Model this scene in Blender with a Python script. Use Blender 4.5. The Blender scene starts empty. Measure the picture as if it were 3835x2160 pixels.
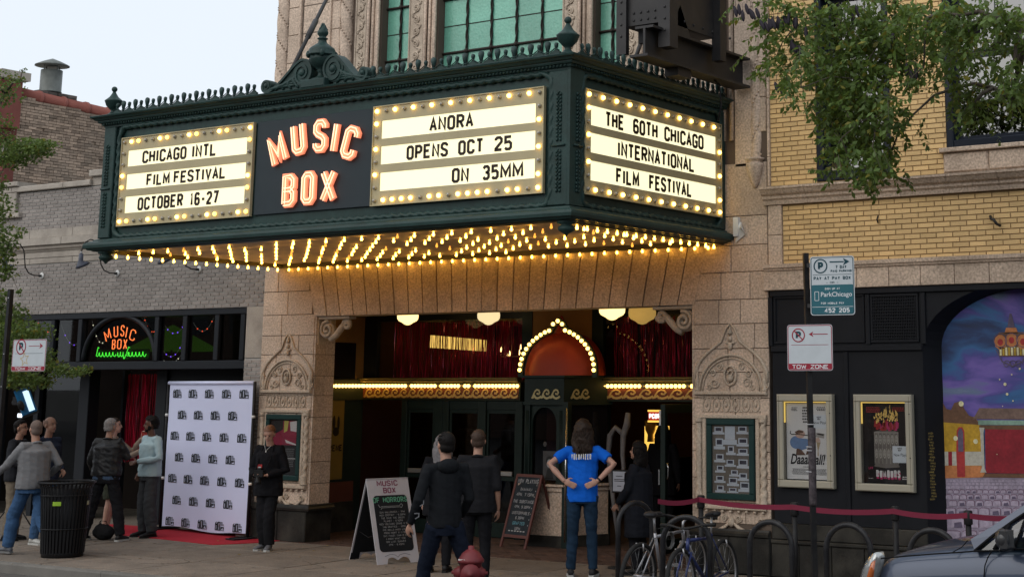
import bpy,bmesh,math,random
from math import sin,cos,pi,radians,sqrt,atan2
from mathutils import Vector,Matrix,noise as mnoise
scene=bpy.context.scene
COL=scene.collection
RND=random.Random(7)
# camera
YAW,PITCH=-0.5606045,0.1973416
FOC,PX,PY,IW,IH=5922.2,2500.3,253.2,3835.0,2160.0
CAMP=Vector((0.0,-17.3988,2.25))
fw=Vector((sin(YAW)*cos(PITCH),cos(YAW)*cos(PITCH),sin(PITCH)))
rt=Vector((cos(YAW),-sin(YAW),0.0))
up=rt.cross(fw)
cam=bpy.data.cameras.new('camera')
camo=bpy.data.objects.new('camera',cam)
COL.objects.link(camo)
camo.matrix_world=Matrix(((rt.x,up.x,-fw.x,CAMP.x),(rt.y,up.y,-fw.y,CAMP.y),(rt.z,up.z,-fw.z,CAMP.z),(0,0,0,1)))
cam.sensor_width=36.0
cam.lens=FOC/IW*36.0
cam.shift_x=-(PX-IW/2)/IW
cam.shift_y=-(IH/2-PY)/IW
cam.clip_end=2000.0
cam.clip_start=0.1
scene.camera=camo
# sky, light, exposure
SUN_EL,SUN_AZ=radians(38.0),radians(196.0)
world=bpy.data.worlds.new('World')
scene.world=world
world.use_nodes=True
nt=world.node_tree
bg=nt.nodes['Background']
sky=nt.nodes.new('ShaderNodeTexSky')
sky.sky_type='NISHITA'
sky.sun_disc=False
sky.sun_elevation=SUN_EL
sky.sun_rotation=SUN_AZ
sky.air_density=1.0
sky.dust_density=3.0
mixs=nt.nodes.new('ShaderNodeMixRGB')
mixs.inputs[0].default_value=0.9
nt.links.new(sky.outputs[0],mixs.inputs[1])
mixs.inputs[2].default_value=(7.45,8.05,8.75,1.0)
nt.links.new(mixs.outputs[0],bg.inputs[0])
bg.inputs[1].default_value=0.113
sun=bpy.data.lights.new('sun','SUN')
sun.energy=1.3
sun.angle=radians(70)
sun.color=(1.0,0.94,0.86)
suno=bpy.data.objects.new('sun',sun)
COL.objects.link(suno)
sd=Vector((sin(SUN_AZ)*cos(SUN_EL),cos(SUN_AZ)*cos(SUN_EL),sin(SUN_EL)))
suno.rotation_euler=sd.to_track_quat('Z','Y').to_euler()
scene.view_settings.view_transform='Standard'
scene.view_settings.look='None'
scene.view_settings.exposure=0.12
scene.view_settings.gamma=1.0
scene.view_settings.use_curve_mapping=False
scene.cycles.use_denoising=True
scene.cycles.max_bounces=6
scene.cycles.diffuse_bounces=3
scene.cycles.glossy_bounces=3
scene.cycles.transparent_max_bounces=12
scene.cycles.sample_clamp_indirect=4.0
scene.cycles.caustics_reflective=False
scene.cycles.caustics_refractive=False
# points of the place (a pixel ray met with a real plane)
def _ray(x,y):
 return rt*((x-PX)/FOC)+up*(-(y-PY)/FOC)+fw
def PYY(x,y,Y=0.0):
 d=_ray(x,y)
 return CAMP+d*((Y-CAMP.y)/d.y)
def PZ(x,y,Z=0.0):
 d=_ray(x,y)
 return CAMP+d*((Z-CAMP.z)/d.z)
def PXX(x,y,X=0.0):
 d=_ray(x,y)
 return CAMP+d*((X-CAMP.x)/d.x)
 # materials
MATS={}
def mat(name,color,rough=0.8,metal=0.0,var=0.12,scale=6.0,tint=0.0,bump=0.0,bscale=60.0,stain=0.0,stain_scale=0.8,stain_col=None,emit=None,estr=0.0,spec=None,coat=0.0,fine=0.0,fscale=90.0):
 if name in MATS:
  return MATS[name]
 m=bpy.data.materials.new(name)
 MATS[name]=m
 m.use_nodes=True
 t=m.node_tree
 b=t.nodes['Principled BSDF']
 b.inputs['Roughness'].default_value=rough
 b.inputs['Metallic'].default_value=metal
 if spec is None:
  spec=0.5 if (metal>0 or coat>0 or rough<0.3) else (0.18 if max(color)<0.08 else 0.32)
 b.inputs['Specular IOR Level'].default_value=spec
 b.inputs['Coat Weight'].default_value=coat
 if emit is not None:
  b.inputs['Emission Color'].default_value=(*emit,1)
  b.inputs['Emission Strength'].default_value=estr
 geo=t.nodes.new('ShaderNodeNewGeometry')
 N=t.nodes.new
 L=t.links.new
 def math_(op,a,b_,clamp=False):
  n=N('ShaderNodeMath')
  n.operation=op
  n.use_clamp=clamp
  for i,v in enumerate((a,b_)):
   if isinstance(v,(int,float)):
    n.inputs[i].default_value=v
   else:
    L(v,n.inputs[i])
  return n.outputs[0]
 val=None
 if var>0:
  nz=N('ShaderNodeTexNoise')
  nz.inputs['Scale'].default_value=scale
  nz.inputs['Detail'].default_value=5
  L(geo.outputs['Position'],nz.inputs['Vector'])
  val=math_('ADD',math_('MULTIPLY',math_('SUBTRACT',nz.outputs['Fac'],0.5),var*3.2),1.0)
 if fine>0:
  nf=N('ShaderNodeTexNoise')
  nf.inputs['Scale'].default_value=fscale
  nf.inputs['Detail'].default_value=3
  L(geo.outputs['Position'],nf.inputs['Vector'])
  v2=math_('ADD',math_('MULTIPLY',math_('SUBTRACT',nf.outputs['Fac'],0.5),fine*4),1.0)
  val=v2 if val is None else math_('MULTIPLY',val,v2)
 if tint>0:
  oi=N('ShaderNodeObjectInfo')
  r=math_('FRACT',math_('ADD',oi.outputs['Random'],geo.outputs['Random Per Island']),0)
  v3=math_('ADD',math_('MULTIPLY',math_('SUBTRACT',r,0.5),tint*2),1.0)
  val=v3 if val is None else math_('MULTIPLY',val,v3)
 out=None
 if val is not None:
  mx=N('ShaderNodeMixRGB')
  mx.blend_type='MULTIPLY'
  mx.inputs[0].default_value=1.0
  mx.inputs[1].default_value=(*color,1)
  cc=N('ShaderNodeCombineColor')
  for i in range(3):
   L(val,cc.inputs[i])
  L(cc.outputs[0],mx.inputs[2])
  out=mx.outputs[0]
 if stain>0:
  ns=N('ShaderNodeTexNoise')
  ns.inputs['Scale'].default_value=stain_scale
  ns.inputs['Detail'].default_value=8
  ns.inputs['Roughness'].default_value=0.65
  L(geo.outputs['Position'],ns.inputs['Vector'])
  rp=N('ShaderNodeValToRGB')
  rp.color_ramp.elements[0].position=0.45
  rp.color_ramp.elements[1].position=0.72
  rp.color_ramp.elements[0].color=(0,0,0,1)
  rp.color_ramp.elements[1].color=(stain,stain,stain,1)
  L(ns.outputs['Fac'],rp.inputs[0])
  ms=N('ShaderNodeMixRGB')
  L(rp.outputs[0],ms.inputs[0])
  if out is not None:
   L(out,ms.inputs[1])
  else:
   ms.inputs[1].default_value=(*color,1)
  ms.inputs[2].default_value=(*(stain_col or tuple(c*0.35 for c in color)),1)
  out=ms.outputs[0]
 if out is not None:
  L(out,b.inputs['Base Color'])
 else:
  b.inputs['Base Color'].default_value=(*color,1)
 if bump>0:
  nb=N('ShaderNodeTexNoise')
  nb.inputs['Scale'].default_value=bscale
  nb.inputs['Detail'].default_value=4
  L(geo.outputs['Position'],nb.inputs['Vector'])
  bp=N('ShaderNodeBump')
  bp.inputs['Strength'].default_value=bump
  bp.inputs['Distance'].default_value=0.01
  L(nb.outputs['Fac'],bp.inputs['Height'])
  L(bp.outputs[0],b.inputs['Normal'])
 return m
def emat(name,color,strength):
 """something that gives off light"""
 if name in MATS:
  return MATS[name]
 m=bpy.data.materials.new(name)
 MATS[name]=m
 m.use_nodes=True
 b=m.node_tree.nodes['Principled BSDF']
 b.inputs['Base Color'].default_value=(*[min(0.8,c) for c in color],1)
 b.inputs['Emission Color'].default_value=(*color,1)
 b.inputs['Emission Strength'].default_value=strength
 return m
def gmat(name,tint=(0.6,0.65,0.65),ior=1.5,rough=0.02,refl=1.0):
 """window glass: see-through film with mirror reflections"""
 if name in MATS:
  return MATS[name]
 m=bpy.data.materials.new(name)
 MATS[name]=m
 m.use_nodes=True
 t=m.node_tree
 t.nodes.remove(t.nodes['Principled BSDF'])
 o=t.nodes['Material Output']
 tr=t.nodes.new('ShaderNodeBsdfTransparent')
 tr.inputs[0].default_value=(*tint,1)
 gl=t.nodes.new('ShaderNodeBsdfGlossy')
 gl.inputs[1].default_value=rough
 gl.inputs[0].default_value=(refl,refl,refl,1)
 f0=((ior-1)/(ior+1))**2*1.6
 lw=t.nodes.new('ShaderNodeLayerWeight')
 lw.inputs[0].default_value=0.5
 pw=t.nodes.new('ShaderNodeMath')
 pw.operation='POWER'
 pw.inputs[1].default_value=4.0
 t.links.new(lw.outputs['Facing'],pw.inputs[0])
 fr=t.nodes.new('ShaderNodeMath')
 fr.operation='MULTIPLY_ADD'
 fr.inputs[1].default_value=1-f0
 fr.inputs[2].default_value=f0
 t.links.new(pw.outputs[0],fr.inputs[0])
 mx=t.nodes.new('ShaderNodeMixShader')
 t.links.new(fr.outputs[0],mx.inputs[0])
 t.links.new(tr.outputs[0],mx.inputs[1])
 t.links.new(gl.outputs[0],mx.inputs[2])
 t.links.new(mx.outputs[0],o.inputs[0])
 return m
 # mesh builder
class MB:
 def __init__(self,M=None):
  self.v,self.f,self.mi,self.sm=[],[],[],[]
  self.M=M
 def add(self,vs,fs,m=0,smooth=False):
  b=len(self.v)
  if self.M is not None:
   vs=[self.M@Vector(p) for p in vs]
  self.v.extend([tuple(p) for p in vs])
  for f in fs:
   self.f.append(tuple(i+b for i in f))
   self.mi.append(m)
   self.sm.append(smooth)
  return self
 def box(self,x0,x1,y0,y1,z0,z1,m=0):
  x0,x1=min(x0,x1),max(x0,x1)
  y0,y1=min(y0,y1),max(y0,y1)
  z0,z1=min(z0,z1),max(z0,z1)
  return self.add([(x0,y0,z0),(x1,y0,z0),(x1,y1,z0),(x0,y1,z0),(x0,y0,z1),(x1,y0,z1),(x1,y1,z1),(x0,y1,z1)],[(0,3,2,1),(4,5,6,7),(0,1,5,4),(1,2,6,5),(2,3,7,6),(3,0,4,7)],m)
 def bbox(self,x0,x1,y0,y1,z0,z1,b=0.01,m=0):
  """box with chamfered front (-y) edges"""
  vs=[(x0,y1,z0),(x1,y1,z0),(x1,y1,z1),(x0,y1,z1),(x0,y0+b,z0),(x1,y0+b,z0),(x1,y0+b,z1),(x0,y0+b,z1),(x0+b,y0,z0+b),(x1-b,y0,z0+b),(x1-b,y0,z1-b),(x0+b,y0,z1-b)]
  fs=[(8,9,10,11),(4,5,9,8),(5,6,10,9),(6,7,11,10),(7,4,8,11),(0,1,5,4),(1,2,6,5),(2,3,7,6),(3,0,4,7),(0,3,2,1)]
  return self.add(vs,fs,m)
 def quad(self,a,b,c,d,m=0):
  return self.add([a,b,c,d],[(0,1,2,3)],m)
 def prism(self,poly,y0,y1,m=0,ax='xz'):
  """polygon in x,z extruded along y (front y0)"""
  n=len(poly)
  vs=[(p[0],y0,p[1]) for p in poly]+[(p[0],y1,p[1]) for p in poly]
  fs=[tuple(range(n)),tuple(range(2*n-1,n-1,-1))]+[(i,i+n,(i+1)%n+n,(i+1)%n) for i in range(n)]
  return self.add(vs,fs,m)
 def tube(self,path,r,seg=8,m=0,closed=False,cap=True,smooth=True,flat=None):
  pts=[Vector(p) for p in path]
  n=len(pts)
  rs=r if isinstance(r,(list,tuple)) else [r]*n
  vs,fs=[],[]
  prev=None
  for i,p in enumerate(pts):
   if closed:
    tg=pts[(i+1)%n]-pts[i-1]
   else:
    tg=pts[min(i+1,n-1)]-pts[max(i-1,0)]
   if tg.length<1e-9:
    tg=Vector((0,0,1))
   tg.normalize()
   if prev is None:
    a=Vector((0,0,1)) if abs(tg.z)<0.9 else Vector((1,0,0))
    nx=tg.cross(a).normalized()
   else:
    nx=(prev-tg*prev.dot(tg))
    if nx.length<1e-6:
     nx=tg.orthogonal()
    nx.normalize()
   prev=nx
   ny=tg.cross(nx)
   for k in range(seg):
    a=2*pi*k/seg
    vs.append(p+(nx*cos(a)+ny*sin(a))*rs[i])
  for i in range(n if closed else n-1):
   j=(i+1)%n
   for k in range(seg):
    k2=(k+1)%seg
    fs.append((i*seg+k,i*seg+k2,j*seg+k2,j*seg+k))
  if cap and not closed:
   fs.append(tuple(range(seg-1,-1,-1)))
   fs.append(tuple((n-1)*seg+k for k in range(seg)))
  return self.add(vs,fs,m,smooth)
 def lathe(self,prof,c=(0,0,0),seg=16,m=0,axis='z',smooth=True,flute=0,fa=0.0,cap=True):
  """prof: list of (r, h)"""
  vs,fs=[],[]
  for r,h in prof:
   for k in range(seg):
    a=2*pi*k/seg
    rr=r*(1-fa*(0.5+0.5*cos(flute*a))) if flute else r
    x,y=rr*cos(a),rr*sin(a)
    if axis=='z':
     p=(c[0]+x,c[1]+y,c[2]+h)
    elif axis=='y':
     p=(c[0]+x,c[1]+h,c[2]-y)
    else:
     p=(c[0]+h,c[1]+x,c[2]+y)
    vs.append(p)
  n=len(prof)
  for i in range(n-1):
   for k in range(seg):
    k2=(k+1)%seg
    fs.append((i*seg+k,i*seg+k2,(i+1)*seg+k2,(i+1)*seg+k))
  if cap:
   fs.append(tuple(range(seg-1,-1,-1)))
   fs.append(tuple((n-1)*seg+k for k in range(seg)))
  return self.add(vs,fs,m,smooth)
 def ball(self,c,r,seg=8,rings=6,m=0,R=None):
  if isinstance(r,(int,float)):
   r=(r,r,r)
  vs,fs=[],[]
  c=Vector(c)
  for i in range(1,rings):
   t=pi*i/rings
   for k in range(seg):
    a=2*pi*k/seg
    p=Vector((r[0]*sin(t)*cos(a),r[1]*sin(t)*sin(a),r[2]*cos(t)))
    vs.append(c+(R@p if R else p))
  top=len(vs)
  p0,p1=Vector((0,0,r[2])),Vector((0,0,-r[2]))
  vs+=[c+(R@p0 if R else p0),c+(R@p1 if R else p1)]
  for i in range(rings-2):
   for k in range(seg):
    k2=(k+1)%seg
    fs.append((i*seg+k,(i+1)*seg+k,(i+1)*seg+k2,i*seg+k2))
  for k in range(seg):
   k2=(k+1)%seg
   fs.append((top,k,k2))
   fs.append((top+1,(rings-2)*seg+k2,(rings-2)*seg+k))
  return self.add(vs,fs,m,True)
 def sweep(self,prof,path,m=0,closed=False,smooth=False):
  """profile (out, up) swept along a horizontal path of (x, y); outward = right-hand side of travel"""
  n=len(path)
  pts=[Vector((p[0],p[1])) for p in path]
  vs,fs=[],[]
  for i in range(n):
   if closed:
    d1,d2=(pts[i]-pts[i-1]).normalized(),(pts[(i+1)%n]-pts[i]).normalized()
   else:
    d1=(pts[i]-pts[i-1]).normalized() if i else (pts[1]-pts[0]).normalized()
    d2=(pts[i+1]-pts[i]).normalized() if i<n-1 else d1
   n1,n2=Vector((d1.y,-d1.x)),Vector((d2.y,-d2.x))
   mn=(n1+n2)
   mn=mn/max(1e-6,(1+n1.dot(n2)))
   for o,u in prof:
    vs.append((pts[i].x+mn.x*o,pts[i].y+mn.y*o,u))
  k=len(prof)
  for i in range(n if closed else n-1):
   j=(i+1)%n
   for a in range(k-1):
    fs.append((i*k+a,j*k+a,j*k+a+1,i*k+a+1))
  if not closed:
   fs.append(tuple(range(k)))
   fs.append(tuple((n-1)*k+a for a in range(k-1,-1,-1)))
  return self.add(vs,fs,m,smooth)
 def ribbon(self,pl,w,O,U,V,N,d,m=0,closed=False,bev=0.0,m2=None):
  """flat stroke polyline (u,v) of width w raised d along N"""
  pts=[Vector(p) for p in pl]
  n=len(pts)
  Ls,Rs=[],[]
  for i in range(n):
   if closed:
    d1,d2=(pts[i]-pts[i-1]).normalized(),(pts[(i+1)%n]-pts[i]).normalized()
   else:
    d1=(pts[i]-pts[i-1]).normalized() if i else (pts[1]-pts[0]).normalized()
    d2=(pts[i+1]-pts[i]).normalized() if i<n-1 else d1
   n1,n2=Vector((-d1.y,d1.x)),Vector((-d2.y,d2.x))
   k=max(0.35,1+n1.dot(n2))
   mn=(n1+n2)/k
   Ls.append(pts[i]+mn*w/2)
   Rs.append(pts[i]-mn*w/2)
  vs=[]
  for i in range(n):
   for q,h in ((Ls[i],0),(Ls[i],d),(Rs[i],d),(Rs[i],0)):
    vs.append(O+U*q.x+V*q.y+N*h)
  fs=[]
  ms=[]
  for i in range(n if closed else n-1):
   j=(i+1)%n
   for a in range(3):
    fs.append((i*4+a,j*4+a,j*4+a+1,i*4+a+1))
  if not closed:
   fs.append((0,1,2,3))
   e=(n-1)*4
   fs.append((e+3,e+2,e+1,e))
  return self.add(vs,fs,m)
 def build(self,name,mats,parent=None,label=None,kind=None,origin=None,local=False,fixn=True):
  me=bpy.data.meshes.new(name)
  o0=Vector(origin) if origin is not None else None
  vs=self.v if o0 is None else [tuple(Vector(p)-o0) for p in self.v]
  me.from_pydata(vs,[],self.f)
  if not isinstance(mats,(list,tuple)):
   mats=[mats]
  for mm in mats:
   me.materials.append(mm)
  me.polygons.foreach_set('material_index',self.mi)
  me.polygons.foreach_set('use_smooth',self.sm)
  if fixn:
   bm=bmesh.new()
   bm.from_mesh(me)
   bmesh.ops.recalc_face_normals(bm,faces=bm.faces)
   bm.to_mesh(me)
   bm.free()
  me.update()
  return link(name,me,parent,label,kind,o0,local)
def wloc(o):
 p=Vector((0,0,0))
 while o is not None:
  p+=o.location
  if o.parent is not None and o.get('_w'):
   p+=Vector(o['_w'])
  o=o.parent
 return p
def link(name,me,parent=None,label=None,kind=None,loc=None,local=False):
 o=bpy.data.objects.new(name,me)
 COL.objects.link(o)
 if loc is not None:
  o.location=loc
 if parent is not None:
  o.parent=parent
  if not local:
   w=parent['wl'] if 'wl' in parent else (0,0,0)
   o.matrix_parent_inverse=Matrix.Translation(-Vector(w))
 o['wl']=tuple(loc) if loc is not None else (0.0,0.0,0.0)
 if label:
  o['label']=label
 if kind:
  o['kind']=kind
 return o
def thing(name,label,cat,loc=(0,0,0),rz=0.0,group=None,kind=None):
 o=bpy.data.objects.new(name,None)
 COL.objects.link(o)
 o.empty_display_size=0.2
 o.location=loc
 o.rotation_euler=(0,0,rz)
 o['wl']=tuple(loc)
 tag(o,label,cat,group,kind)
 return o
def tag(o,label=None,cat=None,group=None,kind=None):
 if label:
  o['label']=label
 if cat:
  o['category']=cat
 if group:
  o['group']=group
 if kind:
  o['kind']=kind
 return o
def copy_tree(o,parent=None):
 c=o.copy()
 COL.objects.link(c)
 if parent is not None:
  c.parent=parent
 for ch in o.children:
  copy_tree(ch,c)
 return c
 # lettering made of strokes
_G={'A':'0,0 .5,1 1,0|.17,.33 .83,.33','B':'0,0 0,1 .7,1 1,.88 1,.63 .7,.52 0,.52|.7,.52 1,.4 1,.13 .7,0 0,0','C':'1,.75 1,.88 .75,1 .25,1 0,.87 0,.13 .25,0 .75,0 1,.12 1,.27','D':'0,0 0,1 .65,1 1,.85 1,.15 .65,0 0,0','E':'1,0 0,0 0,1 1,1|0,.52 .8,.52','F':'0,0 0,1 1,1|0,.52 .8,.52','G':'1,.75 1,.88 .75,1 .25,1 0,.87 0,.13 .25,0 .75,0 1,.12 1,.45 .55,.45','H':'0,0 0,1|1,0 1,1|0,.52 1,.52','I':'.5,0 .5,1','J':'0,.25 0,.12 .3,0 .7,0 1,.12 1,1','K':'0,0 0,1|1,1 0,.42|.35,.62 1,0','L':'0,1 0,0 1,0','M':'0,0 0,1 .5,.25 1,1 1,0','N':'0,0 0,1 1,0 1,1','O':'.25,1 0,.87 0,.13 .25,0 .75,0 1,.13 1,.87 .75,1 .25,1','P':'0,0 0,1 .7,1 1,.87 1,.6 .7,.46 0,.46','Q':'.25,1 0,.87 0,.13 .25,0 .75,0 1,.13 1,.87 .75,1 .25,1|.6,.25 1,-.05','R':'0,0 0,1 .7,1 1,.88 1,.63 .7,.5 0,.5|.5,.5 1,0','S':'1,.78 1,.88 .75,1 .25,1 0,.87 0,.66 .25,.55 .75,.45 1,.34 1,.13 .75,0 .25,0 0,.12 0,.22','T':'.5,0 .5,1|0,1 1,1','U':'0,1 0,.13 .25,0 .75,0 1,.13 1,1','V':'0,1 .5,0 1,1','W':'0,1 .22,0 .5,.8 .78,0 1,1','X':'0,0 1,1|0,1 1,0','Y':'0,1 .5,.48 1,1|.5,.48 .5,0','Z':'0,1 1,1 0,0 1,0','0':'.25,1 0,.87 0,.13 .25,0 .75,0 1,.13 1,.87 .75,1 .25,1','1':'.3,.85 .55,1 .55,0','2':'0,.78 0,.88 .25,1 .75,1 1,.87 1,.64 0,.1 0,0 1,0','3':'0,.85 .25,1 .75,1 1,.88 1,.64 .7,.52 .4,.52|.7,.52 1,.4 1,.13 .75,0 .25,0 0,.15','4':'.75,0 .75,1 0,.3 1,.3','5':'1,1 .05,1 .05,.56 .7,.6 1,.46 1,.13 .75,0 .25,0 0,.12','6':'1,.85 .75,1 .25,1 0,.87 0,.13 .25,0 .75,0 1,.13 1,.42 .75,.55 0,.5','7':'0,1 1,1 .4,0','8':'.3,.53 0,.65 0,.88 .25,1 .75,1 1,.88 1,.65 .7,.53 .3,.53|.3,.53 0,.4 0,.13 .25,0 .75,0 1,.13 1,.4 .7,.53','9':'0,.15 .25,0 .75,0 1,.13 1,.87 .75,1 .25,1 0,.87 0,.58 .25,.45 1,.5','-':'.1,.45 .9,.45','.':'.4,0 .5,.06',',':'.5,.1 .35,-.12','!':'.5,.3 .5,1|.5,0 .5,.1',':':'.5,.2 .5,.28|.5,.62 .5,.7','/':'0,0 1,1',"'":'.5,.8 .5,1','&':'1,0 .2,.75 .3,1 .6,1 .7,.75 0,.3 .1,0 .6,0 1,.4',}
GLY={k:[[tuple(float(q) for q in p.split(',')) for p in s.split()] for s in v.split('|')] for k,v in _G.items()}
_NARROW={'I':.25,'1':.5,'.':.25,',':.3,'!':.25,':':.25,"'":.2,' ':.75,'-':.8,'M':1.3,'W':1.35}
def text_width(s,h,asp,gap,wt):
 return sum(_NARROW.get(c,1)*h*asp+gap+wt for c in s.upper())-gap
def stroke_text(mb,s,O,U,V,N,h,asp=0.5,wt=0.1,gap=None,d=0.003,m=0,align='l',slant=0.0,jit=0.0,rr=None):
 """letters of cap height h on plane O + U u + V v; returns width"""
 wt=wt*h
 gap=h*0.14 if gap is None else gap*h
 W=text_width(s,h,asp,gap,wt)
 u=0.0 if align=='l' else (-W/2 if align=='c' else -W)
 for c in s.upper():
  cw=_NARROW.get(c,1)*h*asp
  if c in GLY:
   for pl in GLY[c]:
    q=[]
    for a,b in pl:
     uu=u+wt/2+(a if c not in ('I','1','.',',','!',':',"'") else 0.5)*cw if c not in ('1',) else u+wt/2+a*cw
     vv=wt/2+b*(h-wt)
     if jit and rr:
      uu+=rr.uniform(-jit,jit)*h
      vv+=rr.uniform(-jit,jit)*h
     q.append((uu+vv*slant,vv))
    closed=len(q)>3 and (Vector(q[0])-Vector(q[-1])).length<1e-6
    if closed and c in 'O0D8':
     q=q[:-1]
    else:
     closed=False
    mb.ribbon(q,wt,O,U,V,N,d,m,closed)
  u+=cw+gap+wt
 return W
UX,UZ,NY=Vector((1,0,0)),Vector((0,0,1)),Vector((0,-1,0))
UYb,NX=Vector((0,1,0)),Vector((1,0,0))
def spiral(c,r0,r1,a0,turns,n=24):
 """flat spiral points (u, v) about c"""
 return [(c[0]+(r0+(r1-r0)*i/n)*cos(a0+2*pi*turns*i/n),c[1]+(r0+(r1-r0)*i/n)*sin(a0+2*pi*turns*i/n)) for i in range(n+1)]
def arc(c,r,a0,a1,n=12,ry=None):
 ry=r if ry is None else ry
 return [(c[0]+r*cos(radians(a0+(a1-a0)*i/n)),c[1]+ry*sin(radians(a0+(a1-a0)*i/n))) for i in range(n+1)]
def brickwork(parent,O,U,N,W,H,ch,ln,jt,mats,openings=(),depth=0.04,limit=300,jit=0.002,name='brick',zmin=None,headers=0,region=None,seed=1,mass_name='bricks'):
 """bricks laid in running bond on the plane O + U u + Z v, joints recessed; the largest on the picture are parts of their own"""
 rr=random.Random(seed)
 V=UZ
 cells=[]
 nrow=int(H/ch+0.999)
 for r in range(nrow):
  v0,v1=r*ch,min(H,(r+1)*ch)-jt
  if v1-v0<0.01:
   continue
  hdr=headers and r%headers==headers-1
  step=ln/2 if hdr else ln
  u=-(step/2)*(r%2)-(rr.uniform(0,0.03))
  while u<W:
   a,b=max(u,0),min(u+step-jt,W)
   if b-a>0.025:
    segs=[(a,b)]
    for (x0,x1,z0,z1) in openings:
     if v1>z0+0.004 and v0<z1-0.004:
      ns=[]
      for (p,q) in segs:
       if q<=x0 or p>=x1:
        ns.append((p,q))
       else:
        if p<x0:
         ns.append((p,x0))
        if q>x1:
         ns.append((x1,q))
      segs=ns
    for (p,q) in segs:
     if q-p>0.02:
      cells.append((p,q,v0,v1))
   u+=step
 D=U.cross(V)
 scored=[]
 for c in cells:
  P=O+U*((c[0]+c[1])/2)+V*((c[2]+c[3])/2)
  q=P-CAMP
  z=q.dot(fw)
  x,y=q.dot(rt)/z*FOC+PX,PY-q.dot(up)/z*FOC
  vis=z>0 and -20<x<IW+20 and -20<y<IH
  scored.append(((0 if vis else 1),z/max(0.05,(c[1]-c[0])),c))
 scored.sort(key=lambda t:t[:2])
 cache={}
 mass=MB()
 def geo(mb,w,h,o,dd):
  b=0.003
  a=o+N*dd
  vs=[o,o+U*w,o+U*w+V*h,o+V*h]
  vs2=[a+U*b+V*b,a+U*(w-b)+V*b,a+U*(w-b)+V*(h-b),a+U*b+V*(h-b)]
  mb.add(vs+vs2,[(4,5,6,7),(0,1,5,4),(1,2,6,5),(2,3,7,6),(3,0,4,7)])
 k=0
 for vis,_,c in scored:
  dd=depth+rr.uniform(-jit,jit)
  w,h=c[1]-c[0],c[3]-c[2]
  o=O+U*c[0]+V*c[2]
  if k<limit and not vis:
   key=(round(w,2),round(h,3),rr.randrange(3))
   if key not in cache:
    mb=MB()
    geo(mb,w,h,Vector((0,0,0)),dd)
    ob=mb.build(name,mats,parent,origin=(0,0,0),fixn=False)
    ob.location=o
    cache[key]=ob
   else:
    ob=link(name,cache[key].data,parent,loc=o)
   k+=1
  else:
   geo(mass,w,h,o,dd)
 if mass.v:
  mass.build(mass_name,mats,parent,kind='stuff',fixn=False)
  # MATERIALS OF THE SETTING
M_asph=mat('asphalt',(0.055,0.056,0.06),0.85,var=0.2,scale=3,fine=0.25,fscale=120,bump=0.5,bscale=150,stain=0.5)
M_conc=mat('sidewalk_concrete',(0.185,0.152,0.122),0.9,var=0.14,scale=2.5,fine=0.35,fscale=45,tint=0.10,bump=0.35,bscale=90,stain=0.55,stain_scale=2.6)
M_kerb=mat('kerb_concrete',(0.16,0.15,0.135),0.9,var=0.15,scale=4,fine=0.2,tint=0.05,stain=0.5)
M_paver=mat('entrance_pavers',(0.085,0.05,0.038),0.85,var=0.2,scale=3,tint=0.25,fine=0.15,stain=0.4)
M_gmort=mat('grey_mortar',(0.42,0.41,0.39),0.95,var=0.1)
M_gbrick=mat('grey_brick',(0.275,0.245,0.225),0.9,var=0.14,scale=2.0,tint=0.13,fine=0.14,fscale=80,bump=0.3,stain=0.35,stain_scale=0.9)
M_gstone=mat('grey_limestone',(0.37,0.33,0.285),0.88,var=0.15,scale=3.0,tint=0.05,fine=0.16,fscale=70,bump=0.3,stain=0.6,stain_scale=1.6,stain_col=(0.12,0.10,0.085))
M_ymort=mat('brown_mortar',(0.31,0.21,0.11),0.95,var=0.1)
M_ybrick=mat('yellow_brick',(0.70,0.48,0.225),0.7,var=0.10,scale=2.0,tint=0.13,fine=0.14,fscale=120,bump=0.2,stain=0.18,stain_scale=1.2,stain_col=(0.36,0.25,0.16))
M_terra=mat('pink_terracotta',(0.53,0.415,0.325),0.72,var=0.12,scale=1.8,tint=0.10,fine=0.42,fscale=38,bump=0.3,stain=0.55,stain_scale=1.1,stain_col=(0.20,0.15,0.11))
M_relief=mat('terracotta_relief',(0.47,0.385,0.30),0.7,var=0.12,scale=4,fine=0.32,fscale=60,bump=0.2,stain=0.4,stain_scale=2.5,stain_col=(0.19,0.14,0.10))
M_tmort=mat('terracotta_joint',(0.12,0.09,0.07),0.95,var=0.1)
M_granite=mat('black_granite',(0.022,0.021,0.019),0.35,var=0.2,scale=5,fine=0.6,fscale=140,stain=0.35,stain_scale=2.2,stain_col=(0.13,0.12,0.10))
M_black=mat('black_painted_wall',(0.010,0.011,0.014),0.5,spec=0.12,var=0.15,scale=4,stain=0.2,stain_col=(0.03,0.03,0.035))
M_dkframe=mat('dark_frame_paint',(0.012,0.014,0.018),0.45,var=0.1)
M_navy=mat('dark_navy_frame',(0.010,0.014,0.024),0.4,var=0.1)
M_green=mat('marquee_green_paint',(0.022,0.047,0.043),0.42,var=0.18,scale=3,fine=0.22,fscale=60,stain=0.5,stain_scale=5,stain_col=(0.014,0.020,0.016))
M_dgreen=mat('door_green_paint',(0.012,0.022,0.019),0.42,var=0.15,stain=0.2,stain_scale=4)
M_dark=mat('dark_interior',(0.006,0.005,0.005),0.9,var=0)
M_steel=mat('black_steel',(0.02,0.019,0.02),0.55,metal=0.3,var=0.2,scale=5,stain=0.4,stain_scale=3,stain_col=(0.06,0.055,0.05))
M_cbrick=mat('common_brick',(0.27,0.20,0.15),0.92,var=0.25,scale=1.1,tint=0.42,fine=0.2,fscale=30,stain=0.45,stain_scale=0.9,stain_col=(0.30,0.25,0.20))
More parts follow.
